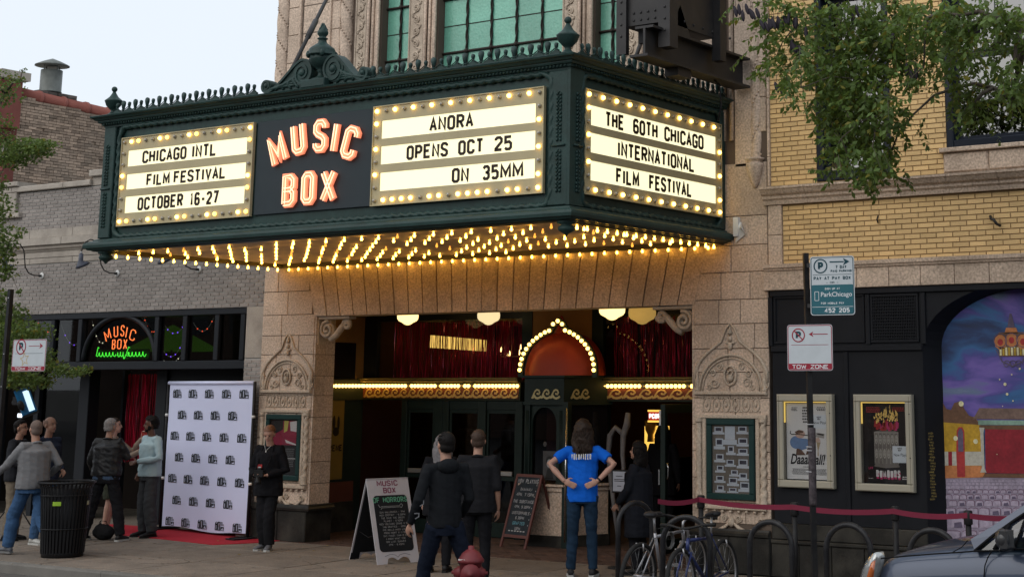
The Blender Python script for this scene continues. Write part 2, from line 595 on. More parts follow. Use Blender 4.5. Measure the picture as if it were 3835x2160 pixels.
M_cmort=mat('common_mortar',(0.27,0.225,0.18),0.95,var=0.2)
M_rbrick=mat('red_brick',(0.15,0.048,0.038),0.85,var=0.15,tint=0.2)
M_rtile=mat('clay_coping_tile',(0.26,0.085,0.065),0.7,var=0.2,scale=2)
M_orange=mat('ochre_plaster',(0.34,0.17,0.05),0.7,var=0.15,scale=3,fine=0.2)
M_glassd=gmat('window_glass',(0.45,0.47,0.48),1.5,0.015,0.55)
M_glassw=gmat('upper_window_glass',(0.12,0.15,0.17),1.9,0.02)
M_glassgreen=mat('green_cathedral_glass',(0.155,0.40,0.30),0.25,var=0.16,scale=2.4,tint=0.12,fine=0.12,fscale=30,bump=0.5,bscale=25,spec=0.5,stain=0.35,stain_scale=1.5,stain_col=(0.12,0.30,0.21))
M_lead=mat('lead_bars',(0.035,0.028,0.024),0.6,var=0.1)
# GROUND
street=MB().box(-90,90,-70,-4.0,-0.4,-0.13).build('street',M_asph,kind='structure')
gr=MB().box(-600,600,-600,600,-0.9,-0.42).build('ground',mat('far_ground',(0.09,0.09,0.085),0.95),kind='structure')
side=MB().box(-60,30,-3.84,14,-0.3,-0.02).build('sidewalk',mat('slab_joint',(0.035,0.032,0.028),0.95),kind='structure')
x=-31.5
rr=random.Random(3)
while x<3:
 for (ya,yb) in ((-3.82,-2.55),(-2.55,-1.28),(-1.28,-0.10)):
  dz=rr.uniform(-0.002,0.002)
  mb=MB()
  a,b,c,d=x+0.009,x+1.491,ya+0.009,yb-0.009
  e=0.008
  mb.add([(a,c,-0.02),(b,c,-0.02),(b,d,-0.02),(a,d,-0.02),(a+e,c+e,dz),(b-e,c+e,dz),(b-e,d-e,dz),(a+e,d-e,dz)],[(4,5,6,7),(0,1,5,4),(1,2,6,5),(2,3,7,6),(3,0,4,7)])
  mb.build('slab',M_conc,side)
 x+=1.5
MB().box(-31,-18.25,-0.095,6,-0.02,0.001).build('apron',M_conc,side)
kerb=MB().box(-60,30,-3.995,-3.85,-0.4,-0.03).build('kerb',M_kerb,kind='structure')
x=-31.0
while x<3:
 mb=MB()
 mb.sweep([(0.0,-0.3),(0.0,-0.03),(0.03,0.0),(0.155,0.003),(0.165,-0.02),(0.165,-0.3)],[(x+0.004,-3.835),(x+2.396,-3.835)])
 mb.build('kerb_stone',M_kerb,kerb)
 x+=2.4
MB().box(-60,30,-4.45,-4.0,-0.13,-0.124).build('gutter',mat('gutter_concrete',(0.085,0.08,0.072),0.9,var=0.2,fine=0.2,stain=0.5),kind='structure')
pav=MB().box(-18.25,-10.4,-0.09,6.0,-0.02,-0.006).build('entrance_paving',M_tmort,kind='structure')
pm=MB()
rr=random.Random(5)
cnt=0
for j in range(16):
 for i in range(40):
  a=-18.2+i*0.205-0.1*(j%2)
  c=-0.085+j*0.105
  m_=MB() if cnt<290 and j<8 else pm
  h=0.002+rr.uniform(-0.002,0.002)
  m_.add([(a,c,-0.006),(a+.197,c,-0.006),(a+.197,c+.097,-0.006),(a,c+.097,-0.006),(a+.004,c+.004,h),(a+.193,c+.004,h),(a+.193,c+.093,h),(a+.004,c+.093,h)],[(4,5,6,7),(0,1,5,4),(1,2,6,5),(2,3,7,6),(3,0,4,7)])
  if m_ is not pm:
   m_.build('paver',M_paver,pav,fixn=False)
   cnt+=1
pm.build('pavers',M_paver,pav,kind='stuff',fixn=False)
MB().box(-18.2,-10.4,1.6,6.0,-0.006,0.0).build('lobby_floor',M_paver,pav)
def zat(x,y,Y=0.0):
 return PYY(x,y,Y).z
 # GREY BRICK BUILDING (left)
GY=0.05
gb=thing('grey_brick_building','one-storey grey brick building with stone cornice and dark lounge storefront','building',(-22,GY,0))
gx0,gx1=-33.0,-18.235
zsf=zat(500,1164,GY)
zbt=zat(250,983,GY)
zs1,zs2=zat(250,961,GY),zat(250,938,GY)
zc1,zc2,zc3=zat(250,915,GY),zat(250,887,GY),zat(250,852,GY)
zp=zat(240,706,GY)
zp2=zat(365,650,GY)
xstep=PYY(348,680,GY).x
MB().box(gx0,gx1,GY+0.014,7.0,zsf,zp-0.01).box(gx0,gx1,GY+0.45,7.0,zp,zp2-0.1).build('mortar_wall',M_gmort,gb)
brickwork(gb,Vector((gx0,GY+0.055,zsf+0.004)),UX,NY,gx1-gx0,zbt-zsf,0.0605,0.195,0.008,M_gbrick,depth=0.052,limit=210,seed=2)
brickwork(gb,Vector((gx0,GY+0.055,zc3)),UX,NY,gx1-gx0,zp-zc3,0.0605,0.195,0.008,M_gbrick,depth=0.052,limit=80,seed=4,mass_name='parapet_bricks')
rr=random.Random(9)
for (za,zb,pr) in ((zbt,zs1,0.01),(zs1,zs2,0.01),(zc1,zc2,0.10),(zc2,zc3,0.03)):
 x=gx0
 while x<gx1-0.05:
  w=min(rr.uniform(1.1,1.5),gx1-x)
  MB().bbox(x+0.004,x+w-0.004,GY-pr,GY+0.05,za+0.004,zb-0.004,0.006).build('stone_block',M_gstone,gb)
  x+=w
mb=MB()
mb.sweep([(0,zs2),(0.02,zs2+0.01),(0.03,zs2+0.03),(0.06,zs2+0.05),(0.07,zc1-0.02),(0.095,zc1-0.004),(0,zc1-0.004)],[(gx0,GY+0.01),(gx1,GY+0.01)])
mb.build('cornice',M_gstone,gb)
x=gx0
while x<xstep-0.05:
 w=min(1.4,xstep-x)
 MB().bbox(x+0.004,x+w-0.004,GY-0.06,GY+0.42,zp+0.004,zp+0.10,0.012).build('coping',M_gstone,gb)
 x+=w
MB().box(xstep,gx1,GY-0.0,GY+0.4,zp+0.002,zp2-0.05).build('parapet_pier',M_gstone,gb)
MB().bbox(xstep-0.05,gx1,GY-0.06,GY+0.45,zp2-0.05,zp2+0.06,0.012).build('coping',M_gstone,gb)
xl=PYY(66,800,GY).x
MB().bbox(xl-1.0,xl,GY-0.06,GY+0.02,zat(50,800,GY),zp+0.0,0.012).bbox(xl-1.15,xl+.06,GY-0.10,GY+0.3,zp+0.11,zp+0.19,0.012).build('parapet_pier',M_gstone,gb)
MB().bbox(xl-1.1,xl+0.12,GY-0.075,GY+0.02,zat(50,805,GY)-0.06,zat(50,800,GY)-0.003,0.012).build('parapet_pier',M_gstone,gb)
xp0=PYY(916,1300,GY).x
zpier=zat(950,1340,GY)
MB().box(xp0,gx1,GY+0.014,0.7,0.0,zsf-0.001).build('pier',M_gmort,gb)
brickwork(gb,Vector((xp0,GY+0.055,0.02)),UX,NY,gx1-xp0,zpier-0.03,0.0605,0.195,0.008,M_gbrick,depth=0.05,limit=60,seed=6,mass_name='pier_bricks')
MB().bbox(xp0+0.01,gx1,GY-0.005,GY+0.05,zpier,zsf-0.004,0.006).build('stone_block',M_gstone,gb)
# lounge storefront
sx0=-31.0
yF=GY+0.06
sf=MB()
z_tr=zat(560,1352,yF)
z_h=zsf
sf.bbox(sx0,xp0-0.005,yF-0.04,yF+0.12,z_h-0.10,z_h-0.003,0.008)
z_b=zat(560,1378,yF)
sf.bbox(sx0,xp0-0.005,yF-0.03,yF+0.12,z_b-0.02,z_tr,0.008)
mull=[108,200,303,590,695,815,912]
for i,q in enumerate(mull):
 X=PYY(q,1260,yF).x
 sf.bbox(X-0.05,X+0.05,yF-0.035,yF+0.10,z_tr+0.004,z_h-0.104,0.008)
for q in (-120,-10):
 X=PYY(q,1260,yF).x
 sf.bbox(X-0.05,X+0.05,yF-0.035,yF+0.10,z_tr+0.004,z_h-0.104,0.008)
sf.build('storefront_frame',M_dkframe,gb)
Xm=[PYY(q,1260,yF).x for q in [-120,-10]+mull]
Xm.append(xp0)
for a,b in zip(Xm[:-1],Xm[1:]):
 if b-a>1.2:
  continue
 MB().box(a+0.05,b-0.05,yF+0.02,yF+0.03,z_tr+0.01,z_h-0.11).build('transom_pane',M_glassd,gb)
aL,aR=PYY(306,1345,yF).x+0.02,PYY(586,1345,yF).x-0.02
acx,arx=(aL+aR)/2,(aR-aL)/2
arz=zat(450,1188,yF)-z_tr
mb=MB()
mb.tube([(acx+arx*cos(t)*0.98,yF-0.0,z_tr+0.02+arz*sin(t)) for t in [pi*i/28 for i in range(29)]],0.04,6)
for s in (-1,1):
 pts=[(acx+s*arx*cos(pi/2*i/10),z_tr+0.02+arz*sin(pi/2*i/10)) for i in range(11)]
mb.build('arch_frame',M_dkframe,gb)
MB().box(aL,aR,yF+0.03,yF+0.04,z_tr+0.01,z_h-0.11).build('arched_pane',M_glassd,gb)
yL=GY+0.80
zl=z_b-0.02
MB().box(sx0,xp0-0.01,yF+0.12,yL+0.2,zl,zl+0.03).build('porch_soffit',M_dkframe,gb)
class _Lo:
 def bbox(s_,*a):
  MB().bbox(*a).build('shopfront_post',M_dkframe,gb)
  return s_
 def box(s_,*a):
  MB().box(*a).build('shopfront_panel',M_dkframe,gb)
  return s_
lo=_Lo()
xd0,xd1=PYY(330,1600,yL).x,PYY(575,1600,yL).x
lo.bbox(xd0-0.28,xd0-0.02,yL-0.02,yL+0.2,0.0,zl-0.003,0.01)
lo.bbox(xd1+0.02,xd1+0.28,yL-0.02,yL+0.2,0.0,zl-0.003,0.01)
lo.box(xd1+0.28,xp0-0.01,yL+0.02,yL+0.15,0.0,0.55)
lo.box(xd1+0.28,xp0-0.01,yL+0.02,yL+0.15,zl-0.28,zl-0.003)
for X in (xd1+1.0,xd1+1.75):
 lo.bbox(X-0.05,X+0.05,yL-0.01,yL+0.15,0.551,zl-0.284,0.008)
lo.box(xd0-1.5,xd0-1.38,yL,yL+0.15,0.0,zl-0.003)
lo.box(xd0-2.6,xd0-2.45,yL,yL+0.15,0.0,zl-0.003)
lo.box(xd0-1.38,xd0-0.28,yL+0.04,yL+0.15,0.0,0.35)
MB().box(xd1+0.28,xp0-0.01,yL+0.08,yL+0.09,0.55,zl-0.28).build('shop_pane',M_glassd,gb)
MB().box(xd0-1.38,xd0-0.28,yL+0.08,yL+0.09,0.35,zl).build('shop_pane',M_glassd,gb)
MB().box(sx0,xd0-2.6,yL+0.08,yL+0.09,0.0,zl).build('shop_pane',M_glassd,gb)
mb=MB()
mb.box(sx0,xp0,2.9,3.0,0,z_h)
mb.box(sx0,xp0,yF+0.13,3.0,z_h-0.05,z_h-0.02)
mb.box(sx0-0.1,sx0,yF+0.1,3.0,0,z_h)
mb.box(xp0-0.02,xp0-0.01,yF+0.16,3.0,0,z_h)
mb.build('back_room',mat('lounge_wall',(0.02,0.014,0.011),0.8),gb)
M_tins=mat('red_foil',(0.60,0.012,0.05),0.3,metal=0.7,var=0)
M_tins2=mat('pink_foil',(0.95,0.25,0.35),0.12,metal=1.0,var=0)
def tinsel(name,parent,x0,x1,y,z0,z1,n,rr,w=0.006):
 mb=MB()
 for i in range(n):
  a=rr.uniform(x0,x1)
  yy=y+rr.uniform(-0.04,0.04)
  zt,k=z1-rr.uniform(0,0.03),6
  zb=z0+rr.uniform(0,0.12)
  th=rr.uniform(0,pi)
  m=1 if rr.random()<0.12 else 0
  vs,fs=[],[]
  for j in range(k+1):
   t=j/k
   th2=th+rr.uniform(-1.2,1.2)
   dx,dy=cos(th2)*w/2,sin(th2)*w/2
   cx=a+rr.uniform(-0.005,0.005)
   z=zt+(zb-zt)*t
   vs+=[(cx-dx,yy-dy,z),(cx+dx,yy+dy,z)]
  fs=[(2*j,2*j+1,2*j+3,2*j+2) for j in range(k)]
  mb.add(vs,fs,m)
 return mb.build(name,[M_tins,M_tins2],parent,kind='stuff',fixn=False)
tinsel('tinsel_curtain',gb,xd0+0.05,xd1-0.35,1.6,0.9,zl-0.05,190,random.Random(1),0.008)
MB().box(xd0+0.0,xd0+0.06,1.5,1.62,0,zl).box(xd1-0.32,xd1-0.26,1.5,1.62,0,zl).build('door_frame',M_dkframe,gb)
MB().box(xd1-0.25,xd1-0.02,1.54,1.58,0,zl).build('door',M_dkframe,gb)
um=thing('patio_umbrella','lime green patio umbrella seen through the lounge transom windows','umbrella',(-22.0,1.9,0))
c=PYY(645,1275,1.9)
mb=MB()
for k in range(8):
 a0,a1=2*pi*k/8,2*pi*(k+1)/8
 R_=0.95
 mb.add([(c.x,1.9,c.z+0.28),(c.x+R_*cos(a0),1.9+R_*0.8*sin(a0),c.z-0.18),(c.x+R_*cos(a1),1.9+R_*0.8*sin(a1),c.z-0.18)],[(0,1,2)])
mb.build('canopy',mat('glowing_lime_canvas',(0.12,0.38,0.02),0.7,emit=(0.12,0.4,0.02),estr=0.2),um)  # canvas emits a faint glow so it shows behind the glass
MB().tube([(c.x,1.9,0),(c.x,1.9,c.z+0.3)],0.02,8).build('pole',M_dkframe,um)
# COMMON BRICK BUILDING and RED BRICK FRONT (far left)
CX=-30.0
cb=thing('common_brick_building','taller building behind with rough common brick side wall and red clay coping','building',(CX-4,8,0))
yA,yB=PXX(60,500,CX).y,PXX(420,500,CX).y
zA,zB=PXX(62,348,CX).z,PXX(415,430,CX).z
slope=(zB-zA)/(yB-yA)
yEnd=yB+6
zlow=4.6
def ztop(y):
 return zA+slope*(y-yA)
mb=MB()
mb.add([(CX-0.05,yA,zlow-4),(CX-0.05,yEnd,zlow-4),(CX-0.05,yEnd,ztop(yEnd)),(CX-0.05,yA,ztop(yA)),(CX-9,yA,zlow-4),(CX-9,yEnd,zlow-4),(CX-9,yEnd,ztop(yEnd)),(CX-9,yA,ztop(yA))],[(0,1,2,3),(4,7,6,5),(3,2,6,7),(1,5,6,2),(0,3,7,4)])
mb.build('side_wall',M_cmort,cb)
rr=random.Random(11)
bm_,k=MB(),0
full=None
row=0
z=zlow
U=UYb
while z<ztop(yA):
 y=yA-(0.1 if row%2 else 0.0)
 hd=row%6==5
 while y<yEnd:
  ln=(0.10 if hd else 0.2)+rr.uniform(-0.008,0.008)
  if ztop(y+ln)-0.03>z+0.056 and y+ln<yEnd:
   y0_=max(y,yA)
   w=y+ln-0.010-y0_
   if w>0.03:
    dp=0.012+rr.uniform(-0.004,0.006) if rr.random()>0.02 else -0.02
    zz=z+rr.uniform(-0.003,0.003)
    vis=4.9<z and y<yB+0.2
    m_=MB() if (vis and k<280 and rr.random()<0.45 and not hd) else bm_
    a=Vector((CX-0.05,y0_,zz))
    N_=NX*(0.05+dp)
    q=[a,a+U*w,a+U*w+UZ*.053,a+UZ*.053]
    m_.add(q+[p+N_ for p in q],[(4,5,6,7),(0,1,5,4),(1,2,6,5),(2,3,7,6),(3,0,4,7)])
    if m_ is not bm_:
     m_.build('brick',M_cbrick,cb,fixn=False)
     k+=1
  y+=ln
 z+=0.0635
 row+=1
bm_.build('bricks',M_cbrick,cb,kind='stuff',fixn=False)
y=yA
i=0
while y<yEnd:
 L_=0.62
 mb=MB()
 p0,p1=Vector((CX-0.12,y,ztop(y)+0.03)),Vector((CX-0.12,y+L_,ztop(y+L_)+0.03))
 mb.tube([p0,p0.lerp(p1,0.84),p0.lerp(p1,0.85),p1],[0.13,0.13,0.155,0.155],10)
 mb.build('coping_tile',M_rtile,cb)
 y+=L_
 i+=1
yf=PXX(188,345,CX-0.4).y
zf=PXX(188,345,CX-0.4).z
ch=MB()
for i in range(5):
 for j in range(4):
  ch.bbox(CX-0.75,CX-0.1,0,0,0,0) if False else ch.box(CX-0.72+rr.uniform(-.01,.01),CX-0.1+rr.uniform(-.015,.015),yf-0.5+j*0.25,yf-0.262+j*0.25,zf-0.42+i*0.075,zf-0.352+i*0.075)
ch.build('chimney',mat('sooty_brick',(0.10,0.085,0.075),0.95,tint=0.3,var=0.3),cb)
fl=MB()
zt_=PXX(196,262,CX-0.4).z
fl.lathe([(0.24,0),(0.25,0.02),(0.235,0.03),(0.235,zt_-zf)],(CX-0.4,yf,zf-0.02),14)
for a in range(4):
 fl.box(CX-0.4+0.2*cos(a*pi/2)-.01,CX-0.4+0.2*cos(a*pi/2)+.01,yf+0.2*sin(a*pi/2)-.01,yf+0.2*sin(a*pi/2)+.01,zt_-0.03,zt_+0.12)
fl.lathe([(0.38,0.0),(0.37,0.02),(0.2,0.1),(0.02,0.17)],(CX-0.4,yf,zt_+0.08),16)
fl.build('flue_pipe',mat('weathered_zinc',(0.13,0.14,0.13),0.6,metal=0.3,var=0.3,scale=8),cb)
rb=thing('red_brick_front','dark red brick parapet pier with pale stone cap at the far left','building',(CX-1.2,yA-0.3,0))
ry=yA-0.02
xr1=CX+0.02
MB().box(CX-6,xr1,ry-0.25,ry+0.02,0.6,ztop(yA)-0.1).build('front_wall',M_rbrick,rb)
brickwork(rb,Vector((CX-3.0,ry-0.25,5.4)),UX,NY,3.0+0.02,ztop(yA)-5.5,0.0635,0.2,0.012,M_rbrick,depth=0.012,limit=80,seed=21)
zc_=PYY(40,560,ry-0.3).z
MB().bbox(CX-3,xr1+0.01,ry-0.31,ry-0.2,zc_-0.2,zc_+0.12,0.01).build('stone_band',M_gstone,rb)
zq=PYY(60,300,ry-0.2).z
xq=PYY(68,300,ry-0.2).x
MB().box(xq-1.3,xq-0.08,ry-0.55,ry-0.02,ztop(yA)-0.8,zq-0.03).build('parapet_post',M_rbrick,rb)
brickwork(rb,Vector((xq-1.3,ry-0.55,ztop(yA)-0.8)),UX,NY,1.22,zq-0.06-ztop(yA)+0.8,0.0635,0.2,0.012,M_rbrick,depth=0.012,limit=60,seed=22,mass_name='post_bricks')
zq2=PYY(60,270,ry-0.2).z
MB().bbox(xq-1.4,xq+0.02,ry-0.65,ry+0.1,zq,zq2,0.03).build('stone_cap',M_gstone,rb)
# YELLOW BRICK BUILDING (right)
yb=thing('yellow_brick_building','two-storey yellow brick building with pink terracotta bands beside the theatre','building',(-4,0,0))
yx0,yx1=-9.43,1.5
zb1=zat(3350,1065)
zb1=(zat(2900,1092)+zat(3600,1062))/2
zl1,zl2=zat(2885,1012),zat(2885,998)
zbrick0=zat(2900,996)
zcor0,zcor1=zat(2890,770),zat(2884,700)
w1=(PYY(3060,690).x,PYY(3340,660).x,zcor1+0.02,7.1)
w2=(PYY(3545,540).x,PYY(3545,540).x+1.75,zat(3542,556),7.3)
pan=(PYY(3540,600).x-0.02,PYY(3540,600).x+3.5,zcor1,w2[2])
wm=MB()
wm.box(yx0,yx1,0.010,0.35,zb1,w1[2]).box(yx0,w1[0],0.010,0.35,w1[2],9.2).box(w1[1],w2[0],0.010,0.35,w1[2],9.2)
wm.box(w1[0],w1[1],0.010,0.35,w1[3],9.2).box(w2[0],w2[1],0.010,0.35,w1[2],w2[2]).box(w2[0],w2[1],0.010,0.35,w2[3],9.2).box(w2[1],yx1,0.010,0.35,w1[2],9.2)
wm.box(yx0,yx1,3.0,3.1,zb1,9.2).box(yx0,yx1,0.351,3.0,zb1,zb1+0.02).box(yx0,yx1,0.351,3.0,9.18,9.2)
wm.build('mortar_wall',M_ymort,yb)
sx=PYY(2932,850).x
brickwork(yb,Vector((sx,0.045,zbrick0+0.004)),UX,NY,yx1-sx,zcor0-zbrick0-0.008,0.0614,0.2035,0.0075,M_ybrick,depth=0.045,limit=170,seed=8)
sx2=PYY(2885,500).x
brickwork(yb,Vector((sx2,0.045,zcor1+0.004)),UX,NY,yx1-sx2,8.6-zcor1,0.0614,0.2035,0.0075,M_ybrick,openings=[(w1[0]-sx2,w1[1]-sx2,0,w1[3]-zcor1),(pan[0]-sx2,pan[1]-sx2,0,pan[3]-zcor1),(w2[0]-sx2,w2[1]-sx2,w2[2]-zcor1-.01,w2[3]-zcor1)],depth=0.045,limit=120,seed=9,mass_name='upper_bricks')
x=yx0
xs=[yx0,PYY(3213,1000).x-0.0,0]
edges=[PYY(q,1060).x for q in (2866,3094,3216,3336,3455,3582,3713)]
while edges[-1]<yx1:
 edges.append(edges[-1]+0.53)
for a,b in zip(edges[:-1],edges[1:]):
 MB().bbox(a+0.003,b-0.003,-0.06,0.04,zb1+0.003,zl1-0.02,0.006).build('stone_block',M_terra,yb)
mb=MB()
mb.sweep([(0.06,zl1-0.018),(0.075,zl1-0.012),(0.08,zl1+0.01),(0.10,zl1+0.02),(0.105,zl2+0.02),(0.045,zbrick0+0.0),(0.0,zbrick0)],[(yx0-0.04,0.0),(yx1,0.0)])
mb.build('sill_course',M_terra,yb)
zq_=zbrick0+0.005
hs=(zcor0-zq_)/2
for i in range(2):
 MB().bbox(yx0+0.003,sx-0.005,-0.03,0.04,zq_+i*hs+0.003,zq_+(i+1)*hs-0.003,0.005).build('stone_block',M_terra,yb)
z=zcor1+0.004
while z<8.6:
 MB().bbox(yx0+0.003,sx2-0.004,-0.03,0.04,z,z+0.37,0.005).build('stone_block',M_terra,yb)
 z+=0.376
x=yx0-0.05
zz0,zz1=zcor0,zcor1
hgt=zz1-zz0
while x<yx1:
 w=min(0.62,yx1-x)
 mb=MB()
 mb.sweep([(0.01,zz0+0.002),(0.05,zz0+0.002),(0.06,zz0+hgt*0.22),(0.085,zz0+hgt*0.32),(0.085,zz0+hgt*0.45),(0.12,zz0+hgt*0.55),(0.15,zz0+hgt*0.75),(0.165,zz0+hgt*0.8),(0.165,zz0+hgt*0.92),(0.03,zz1-0.002),(0.01,zz1-0.002)],[(x+0.002,0.0),(x+w-0.002,0.0)])
 mb.build('cornice_block',M_terra,yb)
 x+=w
for k in range(6):
 a=pan[0]+k*0.56
 mb=MB().bbox(a+0.003,a+0.557,-0.03,0.04,pan[2]+0.004,pan[3]-0.06,0.02)
 mb.build('stone_block',M_terra,yb)
MB().bbox(pan[0]-0.03,pan[1],-0.07,0.04,pan[3]-0.056,pan[3]-0.002,0.008).build('window_sill',M_terra,yb)
def sash_window(x0,x1,z0,z1,parent):
 w=MB()
 t=0.09
 w.bbox(x0,x0+t,-0.005,0.3,z0,z1,0.01).bbox(x1-t,x1,-0.005,0.3,z0,z1,0.01)
 w.bbox(x0+t,x1-t,-0.005,0.3,z0,z0+t,0.01).bbox(x0+t,x1-t,-0.005,0.3,z1-t,z1,0.01)
 fr=w.build('window',M_navy,parent)
 s=MB()
 a,b,c,d=x0+t,x1-t,z0+t,z1-t
 zm=c+(d-c)*0.48
 for (p,q,yy) in ((c,zm,0.10),(zm,d,0.16)):
  s.box(a,a+0.05,yy,yy+0.05,p,q).box(b-0.05,b,yy,yy+0.05,p,q).box(a+.05,b-.05,yy,yy+0.05,p,p+0.05).box(a+.05,b-.05,yy,yy+0.05,q-0.05,q)
 s.build('sash',M_navy,fr)
 MB().box(a+.05,b-.05,0.12,0.128,c+.05,zm-.05).build('pane',M_glassw,fr)
 MB().box(a+.05,b-.05,0.18,0.188,zm+.05,d-.05).build('pane',M_glassw,fr)
 g=MB()
 for i in (1,2):
  X=a+(b-a)*i/3
  g.box(X-.008,X+.008,0.132,0.14,c,d)
 for i in range(1,6):
  Z=c+(d-c)*i/6
  g.box(a,b,0.142,0.148,Z-.008,Z+.008)
 g.build('grille',mat('window_grille',(0.05,0.06,0.06),0.5),fr)
 MB().box(x0,x1,0.9,0.92,z0,z1).build('dark_backing',mat('dim_room',(0.03,0.035,0.035),0.9),fr)  # dark sheet in place of the unlit room behind the panes
sash_window(*w1,yb)
sash_window(*w2,yb)
p=PYY(3730,830,-0.04)
MB().tube([(p.x-.08,0.0,p.z+.07),(p.x-.05,-.05,p.z+.03),(p.x-.01,-.09,p.z+.02),(p.x+.02,-.07,p.z-.03),(p.x+.05,-.03,p.z-.05)],0.018,6).build('wall_hook',M_steel,yb)
p=PYY(3288,822,-0.01)
MB().tube([(p.x,-.0,p.z+.05),(p.x,-.04,p.z),(p.x,-.01,p.z-.04)],0.01,5).build('wall_hook',M_steel,yb)
# black ground floor wall with panels
bw=MB()
zbw0=zat(3000,2020)
mL,mR=PYY(3505,1500).x,PYY(3505,1500).x+2.35
zms=zat(3505,1300)
bw.box(-9.4,mL-0.14,0.0,0.3,0.62,zb1-0.003)
bw.build('black_wall',M_black,yb)
mb=MB()
ztb=zat(3100,1300)
mb.bbox(-9.41,mL-0.14,-0.035,-0.002,ztb-0.05,ztb+0.02,0.008)
mb.bbox(-9.41,1.5,-0.04,-0.002,zb1-0.075,zb1-0.003,0.008)
for q in (2888,3252,3460):
 X=PYY(q,1200).x
 mb.bbox(X-0.03,X+0.03,-0.03,-0.002,ztb+0.022,zb1-0.078,0.006)
for q in (3170,):
 X=PYY(q,1400).x
 mb.bbox(X-0.03,X+0.03,-0.02,-0.002,0.64,ztb-0.053,0.006)
mb.build('wall_trim',M_black,yb)
def panel_frame(qx0,qx1,qy0,qy1,name,fill=None):
 a,b=PYY(qx0,(qy0+qy1)/2).x,PYY(qx1,(qy0+qy1)/2).x
 zt_,zb_=zat((qx0+qx1)/2,qy0),zat((qx0+qx1)/2,qy1)
 m=MB()
 t=0.03
 m.bbox(a,b,-0.024,-0.001,zt_-t,zt_,0.004).bbox(a,b,-0.024,-0.001,zb_,zb_+t,0.004)
 m.bbox(a,a+t,-0.022,-0.001,zb_+t,zt_-t,0.004).bbox(b-t,b,-0.022,-0.001,zb_+t,zt_-t,0.004)
 if fill=='vent':
  n=int((b-a-2*t)/0.022)
  for i in range(n):
   X=a+t+0.011+i*0.022
   m.box(X,X+0.009,-0.016,-0.001,zb_+t,zt_-t)
  n=int((zt_-zb_-2*t)/0.035)
  for i in range(n):
   Z=zb_+t+0.015+i*0.035
   m.box(a+t,b-t,-0.019,-0.001,Z,Z+0.01)
 m.build(name,M_black,yb)
panel_frame(2900,3240,1105,1285,'wall_panel')
panel_frame(3262,3442,1100,1282,'vent_grille','vent')
zgb=zat(3100,2028)
x=-9.42
k=0
for q in (3000,3122,3245,3373,3500):
 X=PYY(q,2080).x
 MB().bbox(x+0.004,X-0.004,-0.06,0.05,0.0,zgb-0.05,0.01).build('granite_block',M_granite,yb)
 x=X
while x<1.4:
 MB().bbox(x+0.004,x+0.58,-0.06,0.05,0.0,zgb-0.05,0.01).build('granite_block',M_granite,yb)
 x+=0.585
MB().bbox(-9.42,1.5,-0.075,0.05,zgb-0.047,zgb,0.012).bbox(-9.42,mL-0.14,-0.045,0.05,zgb+0.003,0.615,0.01).build('granite_cap',M_granite,yb)
# arched mural niche
acx2=(mL+mR)/2
Rm=(mR-mL)/2
ztop_m=zat(3750,1075)
rz=ztop_m-zms
mb=MB()
NS=24
for i in range(NS):
 a0,a1=pi-pi*i/NS,pi-pi*(i+1)/NS
 p0=(acx2+(Rm+0.14)*cos(a0),zms+(rz+0.06)*sin(a0))
 p1=(acx2+(Rm+0.14)*cos(a1),zms+(rz+0.06)*sin(a1))
 zt_=zb1-0.003
 mb.add([(p0[0],0.0,p0[1]),(p1[0],0.0,p1[1]),(p1[0],0.0,zt_),(p0[0],0.0,zt_),(p0[0],0.3,p0[1]),(p1[0],0.3,p1[1])],[(0,1,2,3),(0,4,5,1)])
mb.box(mR+0.14,1.5,0.0,0.3,0.62,zb1-0.003)
mb.build('black_wall',M_black,yb)
mb=MB()
prof=[]
for i in range(NS+1):
 a=pi-pi*i/NS
 prof.append((acx2+Rm*cos(a),zms+rz*sin(a),acx2+(Rm+0.14)*cos(a),zms+(rz+0.06)*sin(a)))
prof=[(acx2-Rm,zgb,acx2-Rm-0.14,zgb)]+prof+[(acx2+Rm,zgb,acx2+Rm+0.14,zgb)]
for a,b in zip(prof[:-1],prof[1:]):
 mb.add([(a[2],-0.012,a[3]),(b[2],-0.012,b[3]),(b[0],0.22,b[1]),(a[0],0.22,a[1])],[(0,1,2,3)],smooth=True)
mb.build('arch_reveal',M_black,yb)
rr=random.Random(51)
gm_=MB()
for i in range(420):
 x,y,r=rr.uniform(-23,-7.5),rr.uniform(-3.75,-0.15),rr.uniform(0.008,0.024)
 gm_.add([(x+r*cos(2*pi*k/7),y+r*sin(2*pi*k/7)*0.8,0.0035) for k in range(7)],[tuple(range(7))])
gm_.build('gum_spots',mat('old_gum',(0.05,0.045,0.04),0.9),side,kind='stuff')
gm_=MB()
for i in range(70):
 x,y,r,a=rr.uniform(-23,-7.5),rr.uniform(-4.3,-0.2),rr.uniform(0.02,0.035),rr.uniform(0,6)
 gm_.add([(x+r*cos(a),y+r*sin(a),0.012),(x+r*.4*cos(a+1.6),y+r*.4*sin(a+1.6),0.018),(x-r*cos(a),y-r*sin(a),0.010),(x-r*.4*cos(a+1.6),y-r*.4*sin(a+1.6),0.013)],[(0,1,2,3)])
gm_.build('fallen_leaves',mat('dry_leaf',(0.20,0.15,0.04),0.8,tint=0.4),side,kind='stuff')
gm_=MB()
for (x0,y0,a,n) in ((-19.2,-2.9,0.3,22),(-15.4,-1.8,-0.5,18),(-12.2,-2.2,0.9,20),(-17.0,-3.1,0.1,16)):
 pts_=[(x0,y0)]
 for i in range(n):
  a+=rr.uniform(-.5,.5)
  pts_.append((pts_[-1][0]+0.09*cos(a),pts_[-1][1]+0.05*sin(a)))
 gm_.ribbon(pts_,0.007,Vector((0,0,0.0022)),UX,UYb,UZ,0.0012)
